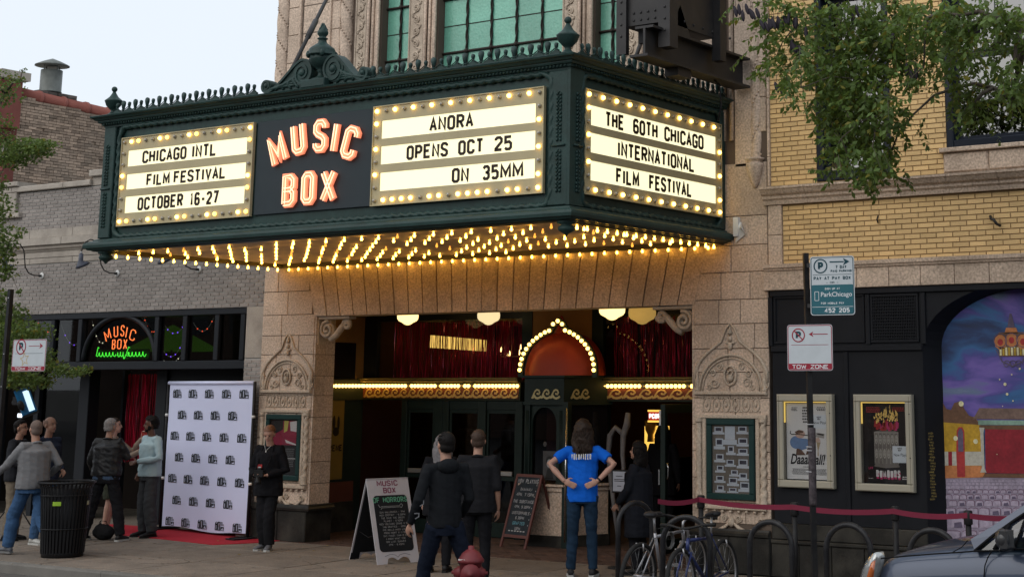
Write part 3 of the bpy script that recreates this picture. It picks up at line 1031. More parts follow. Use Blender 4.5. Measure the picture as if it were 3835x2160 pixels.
gm_.build('cracks',mat('crack_dark',(0.03,0.027,0.023),0.95),side,kind='stuff')
# THE THEATRE (terracotta front)
th=thing('theatre_building','cream terracotta theatre front with green glass windows above the lit marquee','building',(-13.9,0,0))
PLx0,PLx1=-18.225,-17.13
PRx0,PRx1=-10.53,-9.45
zl0=3.24
zmq=3.93
M_T=M_terra
core=MB()
core.box(PLx0,PLx1+0.0,0.014,0.42,0.0,8.9)
core.box(PRx0,PRx1,0.014,0.42,0.0,8.9)
core.box(PLx1,PRx0,0.014,0.42,zl0+0.01,6.15)
core.box(PLx0-0.0,PLx0+0.3,0.42,8,3.3,8.9)
core.box(PRx1-0.3,PRx1,0.42,8,3.3,8.9)
core.build('core_wall',M_tmort,th)
def stone(x0,x1,z0,z1,y=-0.0,t=0.03,parent=th,m=M_T,b=0.006,name='stone_block'):
 return MB().bbox(x0+0.004,x1-0.004,y,y+t,z0+0.004,z1-0.004,b).build(name,m,parent)
def courses(x0,x1,zs,rr,y=0.0,minw=0.3,maxw=0.6,skip=None):
 for za,zb in zip(zs[:-1],zs[1:]):
  x=x0
  while x<x1-0.01:
   w=rr.uniform(minw,maxw)
   if x1-(x+w)<0.2:
    w=x1-x
   if not (skip and skip(x,x+w,za,zb)):
    stone(x,x+w,za,zb,y)
   x+=w
rr=random.Random(31)
zsl=[zat(1050,q) for q in (1884,1806,1725,1640,1560,1480,1407,1328,1257,1180)]
courses(PLx0,PLx1,zsl,rr)
zsr=[zat(2740,q) for q in (1960,1880,1790,1690,1590,1490,1394,1305,1213,1122,1020,920,812)]
zsr=[zsr[0]]+[z for z in zsr[1:]]
courses(PRx0,PRx1,zsr,rr)
for (X,s,zz) in ((PLx1,1,zsl),(PRx0,-1,zsr[:11])):
 for i,(za,zb) in enumerate(zip(zz[:-1],zz[1:])):
  o=0.22 if i%2 else 0.42
  for (ya,yb_) in (((0.005,o),(o,0.42)) if i%2 else ((0.005,0.42),)):
   MB().box(X,X+s*0.03,ya+0.004,yb_-0.004,za+0.004,min(zb,zl0+0.3)-0.004).build('stone_block',M_T,th)
ztop_l=zat(1050,1095)
zml=zat(1050,1093)
stone(PLx0,PLx0+0.52,zsl[-1],zml)
stone(PLx0+0.52,PLx1-0.06,zsl[-1],zml)
stone(PLx0,PLx0+0.3,zml,4.25)
stone(PLx0+0.3,PLx1-0.14,zml,4.25)
stone(PRx0+0.0,PRx1,zsr[-1],5.0)
NV=25
xa,xb=PLx1-0.02,PRx0+0.02
cx=(xa+xb)/2
wv=(xb-xa)/NV
for i in range(NV):
 a,b=xa+i*wv,xa+(i+1)*wv
 fa,fb=(a-cx)/(xb-xa)*2,(b-cx)/(xb-xa)*2
 k=0.19
 poly=[(a+0.010,zl0),(b-0.010,zl0),(b+fb*k-0.010,4.02),(a+fa*k+0.010,4.02)]
 mb=MB()
 y0=-0.004-(0.012 if i==NV//2 else 0)-rr.uniform(0,0.003)
 mb.prism(poly,y0,0.03)
 mb.build('voussoir',M_T,th)
for s,xe in ((-1,xa),(1,xb)):
 poly=[(xe,zl0+0.001),(xe+s*0.135-s*0.0,4.02),(xe+s*0.5,4.02),(xe+s*0.5,zml+0.0),(xe+s*0.04,zml)]
MB().box(xa,xb,0.031,0.42,zl0,zl0+0.012).build('arch_soffit',M_T,th)
for (X0,X1) in ((PLx0,PLx1+0.04),(PRx0-0.04,PRx1)):
 n=2
 for i in range(n):
  a,b=X0+(X1-X0)*i/n,X0+(X1-X0)*(i+1)/n
  MB().bbox(a+0.003,b-0.003,-0.06,0.47,0.0,zsl[0]-0.085,0.012).build('granite_block',M_granite,th)
 mb=MB()
 pr=[(0.0,zsl[0]-0.082),(0.075,zsl[0]-0.082),(0.08,zsl[0]-0.05),(0.05,zsl[0]-0.025),(0.04,zsl[0]-0.003),(0.0,zsl[0]-0.003)]
 path=[(X0,-0.01),(X1,-0.01),(X1,0.46)] if X0<-15 else [(X0,0.46),(X0,-0.01),(X1,-0.01)]
 mb.sweep(pr,path)
 mb.build('granite_cap',M_granite,th)
 # terracotta relief on the pilasters
def relief(cxp,z0,z1,hw,ztopo,parent):
 """carved surround: twisted colonettes, frieze, arch with medallion, scrolls"""
 O=Vector((0,0,0))
 f=MB()
 wx=hw+0.10
 t=0.02
 def tb(pts,r,seg=5,y=-0.008):
  f.tube([(p[0],y,p[1]) for p in pts],r,seg)
 f.bbox(cxp-hw-0.055,cxp-hw,-0.03,-0.001,z0-0.04,z1+0.04,0.008).bbox(cxp+hw,cxp+hw+0.055,-0.03,-0.001,z0-0.04,z1+0.04,0.008)
 f.build('carved_frame',M_relief,parent)
 for s in (-1,1):
  c=MB()
  X=cxp+s*(hw+0.105)
  n=60
  vs,fs=[],[]
  seg=8
  for i in range(n+1):
   z=z0-0.02+(z1-z0+0.0)*i/n
   for k in range(seg):
    a=2*pi*k/seg
    r=0.042*(1+0.24*cos(2*(a-i*0.42*s)))
    vs.append((X+r*cos(a),-0.015+r*sin(a)*0.8,z))
  for i in range(n):
   for k in range(seg):
    k2=(k+1)%seg
    fs.append((i*seg+k,i*seg+k2,(i+1)*seg+k2,(i+1)*seg+k))
  c.add(vs,fs,0,True)
  c.lathe([(0.055,0),(0.06,0.02),(0.045,0.03),(0.05,0.06),(0.04,0.08),(0.055,0.12),(0.04,0.15)],(X,-0.015,z0-0.06),10)
  c.lathe([(0.04,0),(0.06,0.03),(0.045,0.04),(0.062,0.06)],(X,-0.015,z1-0.04),10)
  c.build('twisted_colonette',M_relief,parent)
 e=MB()
 zf0,zf1=z1+0.06,z1+0.30
 e.bbox(cxp-hw-0.16,cxp+hw+0.16,-0.045,-0.001,zf0-0.045,zf0,0.008).bbox(cxp-hw-0.17,cxp+hw+0.17,-0.055,-0.001,zf1,zf1+0.045,0.01)
 e.build('entablature',M_relief,parent)
 nr=6
 for i in range(nr):
  X=cxp-hw-0.07+(2*hw+0.14)*(i+0.5)/nr
  r=MB()
  zc=(zf0+zf1)/2
  r.tube([(X+0.052*cos(a),-0.006,zc+0.085*sin(a)) for a in [2*pi*k/10 for k in range(10)]],0.010,5,closed=True)
  r.ball((X,-0.003,zc),(0.022,0.02,0.035),6,4)
  for sx_ in (-1,1):
   for sz_ in (-1,1):
    r.ball((X+sx_*0.055,-0.002,zc+sz_*0.08),0.014,5,4)
  r.build('roundel',M_relief,parent)
 za=zf1+0.045
 R_=hw+0.10
 ar=MB()
 for (rr_,th_) in ((R_,0.018),(R_-0.045,0.009)):
  ar.tube([(cxp+rr_*cos(a),-0.012,za+rr_*0.98*sin(a)) for a in [pi*k/20 for k in range(21)]],th_,6)
 ar.build('arch_moulding',M_relief,parent)
 md=MB()
 mz=za+R_*0.42
 md.tube([(cxp+0.085*cos(a),-0.02,mz+0.115*sin(a)) for a in [2*pi*k/18 for k in range(18)]],0.014,6,closed=True)
 md.lathe([(0.02,-0.075),(0.04,-0.06),(0.05,-0.02),(0.035,0.01),(0.04,0.015)],(cxp,-0.005,mz),8)
 for a in range(7):
  md.ball((cxp+0.035*cos(pi*a/6),-0.015,mz+0.03+0.03*sin(pi*a/6)),0.014,5,4)
 md.build('medallion',M_relief,parent)
 sc=MB()
 for s in (-1,1):
  for (ux,uz,r,a0) in ((0.20,0.10,0.065,0),(0.27,0.05,0.04,2),(0.14,0.30,0.05,1),(0.22,0.22,0.045,3)):
   sp=spiral((cxp+s*ux*R_/0.39,za+uz),r,0.012,a0,s*1.4,16)
   sc.tube([(p[0],-0.008,p[1]) for p in sp],[0.012-0.006*i/16 for i in range(17)],5)
  pts=[(cxp+s*(R_+0.07),za+0.10),(cxp+s*(R_+0.06),za+0.25),(cxp+s*(R_-0.02),za+0.38),(cxp+s*(R_-0.12),za+0.47),(cxp+s*0.13,za+R_+0.16),(cxp+s*0.06,za+R_+0.32),(cxp,za+R_+0.38)]
  sc.tube([(p[0],-0.012,p[1]) for p in pts],[0.02,0.024,0.022,0.02,0.018,0.016,0.01],6)
  sp=spiral((cxp+s*(R_+0.04),za+0.07),0.055,0.012,pi/2,-s*1.5,16)
  sc.tube([(p[0],-0.012,p[1]) for p in sp],0.013,5)
 sc.build('leaf_scrolls',M_relief,parent)
 for s in (-1,1):
  fn=MB()
  fn.lathe([(0.035,0),(0.04,0.02),(0.02,0.04),(0.035,0.10),(0.03,0.14),(0.015,0.17),(0.02,0.2),(0.012,0.24),(0.003,0.36)],(cxp+s*(hw+0.13),-0.012,za),8)
  fn.build('finial',M_relief,parent)
 fn=MB()
 fn.ball((cxp,-0.02,za+R_+0.10),(0.035,0.03,0.05),8,6)
 fn.ball((cxp,-0.02,za+R_+0.19),(0.03,0.025,0.035),8,6)
 for s in (-1,1):
  fn.ball((cxp+s*0.04,-0.015,za+R_+0.14),(0.03,0.02,0.018),6,4)
 fn.lathe([(0.02,0),(0.035,0.03),(0.012,0.07),(0.004,0.12)],(cxp,-0.015,za+R_+0.24),8)
 fn.build('finial',M_relief,parent)
 sl=MB()
 sl.bbox(cxp-hw-0.15,cxp+hw+0.15,-0.06,-0.001,z0-0.115,z0-0.065,0.012)
 n=9
 for i in range(n):
  sl.ball((cxp-hw-0.1+(2*hw+0.2)*i/(n-1),-0.035,z0-0.135),(0.026,0.02,0.018),6,4)
 sl.build('carved_sill',M_relief,parent)
 gl=MB()
 for s in (-1,1):
  pts=[(cxp+s*(0.03+(hw+0.03)*t_),z0-0.27-0.10*sin(pi*t_)) for t_ in [i/12 for i in range(13)]]
  gl.tube([(p[0],-0.012,p[1]) for p in pts],[0.016+0.016*sin(pi*i/12) for i in range(13)],6)
  for (ux,uz,r) in ((hw+0.06,-0.24,0.05),(0.1,-0.22,0.045)):
   sp=spiral((cxp+s*ux,z0+uz),r,0.01,0,-s*1.6,14)
   gl.tube([(p[0],-0.01,p[1]) for p in sp],0.011,5)
 gl.ball((cxp,-0.015,z0-0.26),(0.05,0.03,0.06),8,6)
 gl.build('garland',M_relief,parent)
def rect4(tl,br,Y=0.0):
 a,b=PYY(*tl,Y),PYY(*br,Y)
 return a.x,b.x,b.z,a.z
cl=rect4((1004,1550),(1124,1800))
cr=rect4((2650,1566),(2832,1874))
cz0=(cl[2]+cr[2])/2
cz1=(cl[3]+cr[3])/2
chw=((cl[1]-cl[0])+(cr[1]-cr[0]))/4
ccl,ccr=(cl[0]+cl[1])/2+0.0,(cr[0]+cr[1])/2
relief(ccl,cz0,cz1,chw,0,th)
relief(ccr,cz0,cz1,chw,0,th)
# corbel brackets under the arch ends
for s,X in ((1,PLx1+0.03),(-1,PRx0-0.03)):
 b=MB()
 sp=spiral((X+s*0.16,zl0-0.20),0.13,0.02,pi/2-0.3*s,s*1.7,22)
 pts=[(X+s*0.60,zl0-0.13)]
 for yy in (0.06,0.16):
  b.tube([(p[0],yy,p[1]) for p in sp],0.024,6)
 b.tube([(p[0],0.11,p[1]) for p in sp],0.045,6)
 sp2=spiral((X+s*0.52,zl0-0.13),0.075,0.015,pi,-s*1.5,16)
 b.tube([(p[0],0.11,p[1]) for p in sp2],0.035,6)
 b.tube([(X+s*0.20,0.11,zl0-0.34),(X+s*0.30,0.11,zl0-0.29),(X+s*0.42,0.11,zl0-0.17),(X+s*0.47,0.11,zl0-0.13)],0.05,8)
 b.bbox(X+(0 if s>0 else -0.62),X+(0.62 if s>0 else 0),0.035,0.19,zl0-0.05,zl0-0.004,0.01)
 b.bbox(X-0.02,X+0.02,0.03,0.2,zl0-0.42,zl0-0.055,0.01)
 b.build('corbel',M_relief,th)
 # upper front
z0u,z1u=4.6,8.9
M_TL=M_terra
def twisted(X0,X1,z0,z1,y=-0.03,name='twisted_column',pitch=0.86,s=1,m=M_TL):
 c=MB()
 r0=(X1-X0)/2
 Xc=(X0+X1)/2
 n=int((z1-z0)/0.035)
 seg=18
 vs,fs=[],[]
 for i in range(n+1):
  z=z0+(z1-z0)*i/n
  for k in range(seg):
   a=2*pi*k/seg
   ph=(a+s*2*pi*z/pitch)
   r=r0*(0.94-0.13*max(0.0,cos(2*ph))**6+0.05*cos(2*ph+pi))
   vs.append((Xc+r*cos(a),y+0.06+r*sin(a)*0.8,z))
 for i in range(n):
  for k in range(seg):
   k2=(k+1)%seg
   fs.append((i*seg+k,i*seg+k2,(i+1)*seg+k2,(i+1)*seg+k))
 c.add(vs,fs,0,True)
 z=z0
 while z<z1:
  for h in (0,pi):
   a=-s*2*pi*z/pitch+h
   if sin(a)<0.2:
    c.ball((Xc+r0*0.9*cos(a),y+0.06+r0*0.72*sin(a),z),0.014,5,4)
  z+=0.045
 c.build(name,m,th)
def ux(q,y=60):
 return PYY(q,y,0.0).x
TWl0,TWl1=ux(1040),ux(1082)
xA1=ux(1135)
xA2=ux(1238)
xB0,xB1=ux(1275),ux(1318)
twisted(TWl0,TWl1,5.75,z1u,s=1)
twisted(xB0,xB1,5.75,z1u,s=1)
zrow=[5.2+0.445*i+0.18 for i in range(9)]
rr=random.Random(17)
strips=[(TWl1,ux(1122),0.0),(ux(1135),ux(1238),0.012),(ux(1243),xB0,0.0)]
for (a,b,dy) in strips:
 for za,zb in zip(zrow[:-1],zrow[1:]):
  if b-a>0.4:
   m=(a+b)/2 if (round(za*10)%2) else None
   if m:
    stone(a,m,za,zb,dy-0.0)
    stone(m,b,za,zb,dy)
   else:
    stone(a,b,za,zb,dy)
  else:
   stone(a,b,za,zb,dy)
for q in (1128.5,1240):
 X=ux(q)
 MB().bbox(X-0.02,X+0.02,-0.03,0.02,5.3,z1u,0.008).build('moulding',M_T,th)
def scroll_band(a,b,z0,z1,y=-0.0,name='scroll_panel'):
 m=MB()
 m.bbox(a,b,y,0.03,z0,z1,0.006)
 z=z0+0.15
 s=1
 c=(a+b)/2
 R_=(b-a)*0.20
 while z<z1-0.1:
  sp=spiral((c,z),R_,0.012,-s*pi/2,s*1.7,18)
  m.tube([(p[0],y-0.006,p[1]) for p in sp],0.014,5)
  m.tube([(c-s*R_*0.2,y-0.006,z-R_),(c-s*R_*1.5,y-0.006,z-R_*1.6),(c-s*R_*0.8,y-0.006,z-R_*2.4)],[0.016,0.013,0.01],5)
  m.ball((c+s*R_*1.2,y-0.004,z+R_*1.1),(0.02,0.012,0.03),5,4)
  z+=R_*3.0
  s=-s
 for X in (a+0.02,b-0.02):
  m.bbox(X-0.012,X+0.012,y-0.015,y+0.002,z0,z1,0.004)
 m.build(name,M_relief,th)
def reeds(a,b,z0,z1,y0=-0.02,y1=0.06,name='window_moulding'):
 """stepped mouldings going back towards the window"""
 m=MB()
 n=max(3,int((b-a)/0.045))
 for i in range(n):
  w=(b-a)/n
  X=a+w*(i+0.5)
  m.tube([(X,0.0+y0+(y1-y0)*(0.5-0.5*cos(2*pi*(i+.5)/n)),z0),(X,0.0+y0+(y1-y0)*(0.5-0.5*cos(2*pi*(i+.5)/n)),z1)],w*0.55,6)
 m.build(name,M_T,th)
Y_w=0.17
wz0,wz1=5.3,z1u
W1=(ux(1424),ux(1531))
W2=(ux(1636),ux(2105))
W3=(ux(2222),ux(2322))
scroll_band(ux(1332),ux(1376),5.4,z1u)
reeds(ux(1378),W1[0],5.4,z1u)
scroll_band(W1[1]+0.005,ux(1590),5.4,z1u)
reeds(ux(1591),W2[0],5.4,z1u)
scroll_band(W2[1]+0.005,ux(2165),5.4,z1u)
reeds(ux(2166),W3[0],5.4,z1u)
scroll_band(W3[1]+0.005,ux(2395),5.4,z1u)
reeds(ux(2398),ux(2440),5.4,z1u)
scroll_band(ux(2445),ux(2500),5.4,z1u)
twisted(ux(2510),ux(2560),5.4,z1u,s=-1)
for za,zb in zip(zrow[:-1],zrow[1:]):
 stone(ux(2565),ux(2620),za,zb,0.0)
 stone(ux(2622),ux(2700),za,zb,0.0)
 stone(PRx1-0.17,PRx1,za,zb,0.0)
reeds(ux(2702),ux(2745),5.3,z1u)
stone(ux(2747),PRx1-0.17,4.95,z1u,0.0)
pz=zat(2820,620)
mb=MB()
uc=PYY(2822,600,-0.06)
zu=zat(2822,705)
zt=zat(2822,615)
H_=zt-zu
mb.lathe([(0.01,0),(0.03,0.08*H_),(0.06,0.3*H_),(0.10,0.65*H_),(0.115,0.9*H_),(0.12,H_),(0.09,H_*1.02),(0.10,H_*1.12),(0.13,H_*1.16),(0.13,H_*1.22),(0.05,H_*1.24)],(uc.x,-0.02,zu),16,flute=10,fa=0.06)
mb.build('hanging_urn',M_T,th)
twisted(uc.x-0.085,uc.x+0.085,zt+0.03,z1u,y=-0.02,s=-1)
def leaded(a,b,xs_major,z_major,z_minor,name='window'):
 fr=MB()
 t=0.03
 fr.box(a,b,Y_w+0.03,Y_w+0.05,wz0,wz1)
 f=fr.build(name,M_lead,th)
 xs=[a]+xs_major+[b]
 zs=sorted(set([wz0]+z_major+z_minor+[wz1]))
 for i in range(len(xs)-1):
  for j in range(len(zs)-1):
   if zs[j+1]<5.6:
    continue
   e=0.006
   MB().bbox(xs[i]+e,xs[i+1]-e,Y_w,Y_w+0.02,zs[j]+e,zs[j+1]-e,0.004).build('pane',M_glassgreen,f)
 br=MB()
 for X in xs_major:
  n=60
  for s in (0,pi):
   br.tube([(X+0.012*cos(i*0.9+s),Y_w-0.02+0.012*sin(i*0.9+s),wz0+(wz1-wz0)*i/n) for i in range(n+1)],0.013,4)
 br.build('twisted_bar',M_lead,f)
 for Z in z_major:
  hb=MB()
  hb.tube([(a,Y_w-0.02,Z),(b,Y_w-0.02,Z)],0.019,6)
  for X in xs_major:
   hb.ball((X,Y_w-0.03,Z),0.036,6,4)
  hb.build('saddle_bar',M_lead,f)
 for Z in z_minor:
  MB().box(a,b,Y_w-0.006,Y_w,Z-0.005,Z+0.005).build('lead_came',M_lead,f)
zmaj=[zat(1475,231,Y_w),zat(1475,35,Y_w)]
dzm=zmaj[1]-zmaj[0]
zM=[zmaj[0]-dzm,zmaj[0],zmaj[1],zmaj[1]+dzm]
zm_=[z-dzm/2 for z in zM]+[zM[-1]+dzm/2]
leaded(W1[0],W1[1],[(W1[0]+W1[1])/2],zM,zm_)
leaded(W2[0],W2[1],[W2[0]+(W2[1]-W2[0])*i/5 for i in range(1,5)],zM,zm_)
leaded(W3[0],W3[1],[(W3[0]+W3[1])/2],zM,zm_)
MB().box(PLx1,W1[0],0.045,0.42,6.16,z1u).box(W1[1],W2[0],0.045,0.42,6.16,z1u).box(W2[1],W3[0],0.045,0.42,6.16,z1u).box(W3[1],PRx0,0.045,0.42,6.16,z1u).box(W1[0],W3[1],0.23,0.42,6.16,z1u).build('core_wall',M_tmort,th)
p=PYY(2790,860,-0.02)
b=MB()
b.add([(p.x-.14,-.02,p.z-.16),(p.x-.06,-.06,p.z+.02),(p.x+.0,-.12,p.z+.02),(p.x,-.02,p.z-.06),(p.x-.14,-.005,p.z+.10),(p.x-.06,-.005,p.z+.10)],[(0,1,2,3),(1,4,5,2),(0,4,1),(3,2,5)])
b.box(p.x-.15,p.x-.08,-.06,-.001,p.z-.08,p.z+.16)
b.build('white_bracket',mat('white_paint',(0.7,0.7,0.68),0.6),th)
# RED BELLED STEEL SIGN BASE (vertical sign above the marquee)
vs=thing('vertical_sign','riveted black steel frame and foot of the tall blade sign above the marquee','sign',(-10.5,-0.8,6.2))
Xs0,Xs1=-10.98,-10.42
A=PYY(2768,330,-0.02)
zI1,zI0=PXX(2620,200,Xs1).z,PXX(2620,330,Xs1).z
def pxa(x,y,X):
 q=PXX(x,y,X)
 return q.y,q.z
Xe=-10.35
Yf=-2.05
fL,fR=PYY(2322,60,Yf).x,PYY(2495,60,Yf).x
zfb=PYY(2410,92,Yf).z
MB().box(fL,fR,Yf,Yf+0.04,zfb,9.2).build('face_plate',M_steel,vs)
yb_=PXX(2690,100,fR).y
MB().box(fR-0.04,fR,Yf+0.04,yb_,PXX(2600,118,fR).z,9.2).build('side_plate',M_steel,vs)
MB().box(fL,fR-0.04,Yf+0.04,yb_,zfb+0.02,zfb+0.05).build('bottom_plate',M_steel,vs)
zc0=PYY(2340,205,Yf-0.03).z
MB().box(fL-0.02,fL+0.12,Yf-0.05,Yf+0.02,zc0,9.2).build('channel_leg',M_steel,vs)
zc1_=PYY(2483,180,Yf-0.03).z
MB().box(fR-0.06,fR+0.10,Yf-0.08,Yf+0.10,zc1_,9.2).build('channel_leg',M_steel,vs)
ya_,za_=pxa(2690,235,fR)
MB().box(fR-0.02,fR+0.10,ya_-0.12,ya_+0.02,za_,9.2).build('channel_leg',M_steel,vs)
y0_,zb0_=pxa(2440,212,fR-0.1)
yE=-0.02
zbt_,zbb_=PXX(2480,120,fR).z,PXX(2440,212,fR).z
zbt_=PXX(2770,205,fR).z
zbb_=PXX(2770,318,fR).z
ybeg=PXX(2425,212,fR).y
ib=MB()
ib.box(fR-0.25,fR-0.0,ybeg,-0.03,zbb_,zbb_+0.03)
ib.box(fR-0.25,fR-0.0,ybeg+0.12,-0.03,zbt_-0.03,zbt_)
ib.box(fR-0.14,fR-0.11,ybeg+0.12,-0.03,zbb_+0.03,zbt_-0.03)
ib.build('support_beam',M_steel,vs)
MB().add([(fR-0.05,ybeg+0.5,zbt_+0.001),(fR-0.05,ybeg+0.95,zbt_+0.001),(fR-0.05,ybeg+0.72,zbt_+0.35),(fR+0.0,ybeg+0.5,zbt_+0.001),(fR+0.0,ybeg+0.95,zbt_+0.001),(fR+0.0,ybeg+0.72,zbt_+0.35)],[(0,1,2),(3,5,4),(0,3,4,1),(1,4,5,2),(2,5,3,0)]).build('gusset',M_steel,vs)
MB().box(fR-0.24,fR-0.05,ybeg+0.75,ybeg+1.05,zbb_-0.10,zbb_-0.002).build('bearing_block',M_steel,vs)
MB().box(fL+0.1,fR-0.15,Yf+0.25,Yf+0.33,zfb-0.16,zfb+0.018).build('cross_beam',M_steel,vs)
rv=MB()
rv0=None
cnt=0
for i in range(12):
 Z=zc0+0.22+i*0.14
 for X,Y_ in ((fL+0.05,Yf-0.052),(fR+0.03,Yf-0.082)):
  if Z>zc1_-0.05 or X<fL+0.1:
   b=MB()
   b.ball((0,0,0),(0.018,0.012,0.018),6,4)
   if rv0 is None:
    o=b.build('rivet',M_steel,vs,origin=(0,0,0))
    rv0=o.data
   else:
    o=link('rivet',rv0,vs)
   o.location=(X,Y_,Z)
for i in range(5):
 for j in range(2):
  o=link('rivet',rv0,vs)
  o.location=(fL+0.2+i*0.1,Yf-0.002,zfb+0.06+j*0.09)
for i in range(6):
 o=link('rivet',rv0,vs)
 o.location=(fR+0.002,Yf+0.4+i*0.22,PXX(2600,118,fR).z+0.07)
cab=PXX(2700,300,fR)
MB().tube([(fR-.1,cab.y,zbb_),(fR-.08,cab.y+.1,zbb_-.05),(fR-.08,cab.y+.14,zbb_-.3),(fR-.1,cab.y+.1,zbb_-.5)],0.012,6).build('cable',M_black,vs)
# THE MARQUEE
mq=thing('marquee','green cast iron theatre marquee with lit letter panels, chasing bulbs and red neon name','marquee',(-13.9,-1.7,3.93))
QX0,QX1,QYf=-17.86,-10.08,-3.38
QZ0,QZ1=4.0,5.83
E_BULB=emat('lit_bulb',(1.0,0.60,0.12),7.0)
E_BULB2=emat('lit_bulb_soft',(1.0,0.58,0.12),3.5)
E_SOFF=emat('lit_soffit_bulb',(1.0,0.50,0.06),15.0)
E_SOFD=emat('dim_soffit_bulb',(1.0,0.42,0.06),1.4)
M_OFF=mat('unlit_bulb',(0.30,0.27,0.22),0.15,var=0,coat=0.6)
M_LITE=emat('lit_letter_strip',(1.0,0.92,0.58),1.1)
M_LITE.node_tree.nodes['Principled BSDF'].inputs['Base Color'].default_value=(0.25,0.22,0.14,1)
M_TAN=mat('cream_sign_panel',(0.40,0.34,0.20),0.5,var=0.06,scale=3,stain=0.12,stain_scale=4)
M_LET=mat('black_sign_letter',(0.022,0.012,0.008),0.4,var=0)
path=[(QX0,0.0),(QX0,QYf),(QX1,QYf),(QX1,0.0)]
b=MB()
b.box(QX0+0.02,QX1-0.02,QYf+0.02,0.0,QZ0+0.10,QZ1-0.12)
b.build('case',M_green,mq)
c=MB()
z0,z1=5.675,QZ1
c.sweep([(0.0,z0),(0.018,z0),(0.02,z0+.022),(0.045,z0+.03),(0.05,z0+.054),(0.075,z0+.060),(0.085,z0+.078),(0.085,z0+.088),(0.11,z0+.094),(0.13,z0+.118),(0.15,z0+.124),(0.158,z0+.130),(0.165,z0+.148),(0.15,z1),(0.0,z1+0.012),(-0.2,z1+0.02)],path)
c.build('cornice',M_green,mq)
c=MB()
c.sweep([(0.0,4.165),(0.02,4.16),(0.05,4.148),(0.055,4.132),(0.075,4.127),(0.11,4.112),(0.12,4.104),(0.135,4.10),(0.145,4.07),(0.14,4.035),(0.11,4.022),(0.10,4.008),(0.06,4.004),(0.05,3.994),(0.0,3.99),(-0.06,3.99)],path)
c.build('base_moulding',M_green,mq)
bd=MB()
for (p,q) in ((path[0],path[1]),(path[1],path[2]),(path[2],path[3])):
 P,Q=Vector((*p,0)),Vector((*q,0))
 d=(Q-P)
 n_=Vector((d.y,-d.x,0)).normalized()
 k=int(d.length/0.05)
 for i in range(k):
  o=P+d*((i+.5)/k)+n_*0.058
  bd.ball((o.x,o.y,z0+0.042),(0.015,0.015,0.014),5,4)
bd.build('egg_moulding',M_green,mq,kind='stuff')
for (X,w0,w1) in ((QX0,0.0,0.23),(QX1,-0.27,0.0)):
 p_=MB()
 p_.bbox(X+w0,X+w1,QYf-0.03,QYf+0.02,4.168,z0-0.003,0.01)
 p_.build('corner_pier',M_green,mq)
p_=MB()
p_.box(QX1-0.02,QX1+0.028,QYf-0.028,QYf+0.25,4.168,z0-0.003)
p_.build('corner_pier',M_green,mq)
p_=MB()
p_.box(QX1-0.02,QX1+0.028,-0.14,-0.005,4.168,z0-0.003)
p_.build('corner_pier',M_green,mq)
def pier_ornament(O,U,N):
 m=MB()
 rr=random.Random(4)
 for j in range(26):
  z=4.33+j*0.043
  if abs(z-4.83)<0.04:
   continue
  for s in (-1,1):
   p=O+U*(s*0.022)+N*0.006
   m.ball((p.x,p.y,z+rr.uniform(-.005,.005)),(0.017,0.017,0.021),5,4)
  p=O+N*0.008
  m.ball((p.x,p.y,z+0.02),(0.010,0.012,0.012),5,4)
 a=O-U*0.085+N*0.01+UZ*4.83
 b2=O+U*0.085+N*0.01+UZ*4.83
 m.tube([a,b2],0.014,6)
 m.build('pier_ornament',M_green,mq,kind='stuff')
pier_ornament(Vector((QX0+0.10,QYf-0.03,0)),UX,NY)
pier_ornament(Vector((QX1-0.12,QYf-0.03,0)),UX,NY)
pier_ornament(Vector((QX1+0.028,QYf+0.12,0)),UYb,NX)
def rope(pts,parent,closed=True,r=0.036,name='rope_moulding'):
 out=[]
 n=len(pts)
 for i in range(n if closed else n-1):
  a,b_=Vector(pts[i]),Vector(pts[(i+1)%n])
  k=max(1,int((b_-a).length/0.018))
  for j in range(k):
   out.append(a.lerp(b_,j/k))
 m=MB()
 seg=6
 vs,fs=[],[]
 n=len(out)
 cen=sum(out,Vector())/n
 prev=None
 for i in range(n):
  tg=(out[(i+1)%n]-out[i-1]).normalized()
  N_=Vector((0,-1,0)) if abs(out[0].y-out[n//2].y)<0.01 else NX
  B=tg.cross(N_).normalized()
  for k in range(seg):
   a=2*pi*k/seg
   rr_=r*(1+0.30*cos(2*(a-i*0.42)))
   vs.append(out[i]+(N_*cos(a)+B*sin(a))*rr_)
 for i in range(n):
  j=(i+1)%n
  for k in range(seg):
   k2=(k+1)%seg
   fs.append((i*seg+k,i*seg+k2,j*seg+k2,j*seg+k))
 m.add(vs,fs,0,True)
 m.build(name,M_green,parent)
def rrect(a0,a1,b0,b1,r,ch=True):
 pts=[]
 for (cx_,cz_,s) in ((a1-r,b0+r,-90),(a1-r,b1-r,0),(a0+r,b1-r,90),(a0+r,b0+r,180)):
  for k in range(5):
   a=radians(s+90*k/4)
   pts.append((cx_+r*cos(a),cz_+r*sin(a)))
 return pts
ra,rb_=PYY(440,700,QYf).x,PYY(2068,500,QYf).x
rz1,rz0=PYY(1697,322,QYf).z,PYY(2040,770,QYf).z
rope([(p[0],QYf-0.006,p[1]) for p in rrect(ra,rb_,rz0,rz1,0.13)],mq)
fa_=PXX(2176,500,QX1).y
fb_=PXX(2735,650,QX1).y
rope([(QX1+0.006,p[0],p[1]) for p in rrect(fa_,min(fb_,-0.1),rz0,rz1,0.13)],mq)
def smooth_poly(poly,n=2):
 for _ in range(n):
  out=[]
  for i in range(len(poly)):
   a,b_=Vector(poly[i]),Vector(poly[(i+1)%len(poly)])
   out+=[a.lerp(b_,.25),a.lerp(b_,.75)]
  poly=out
 return [tuple(p) for p in poly]
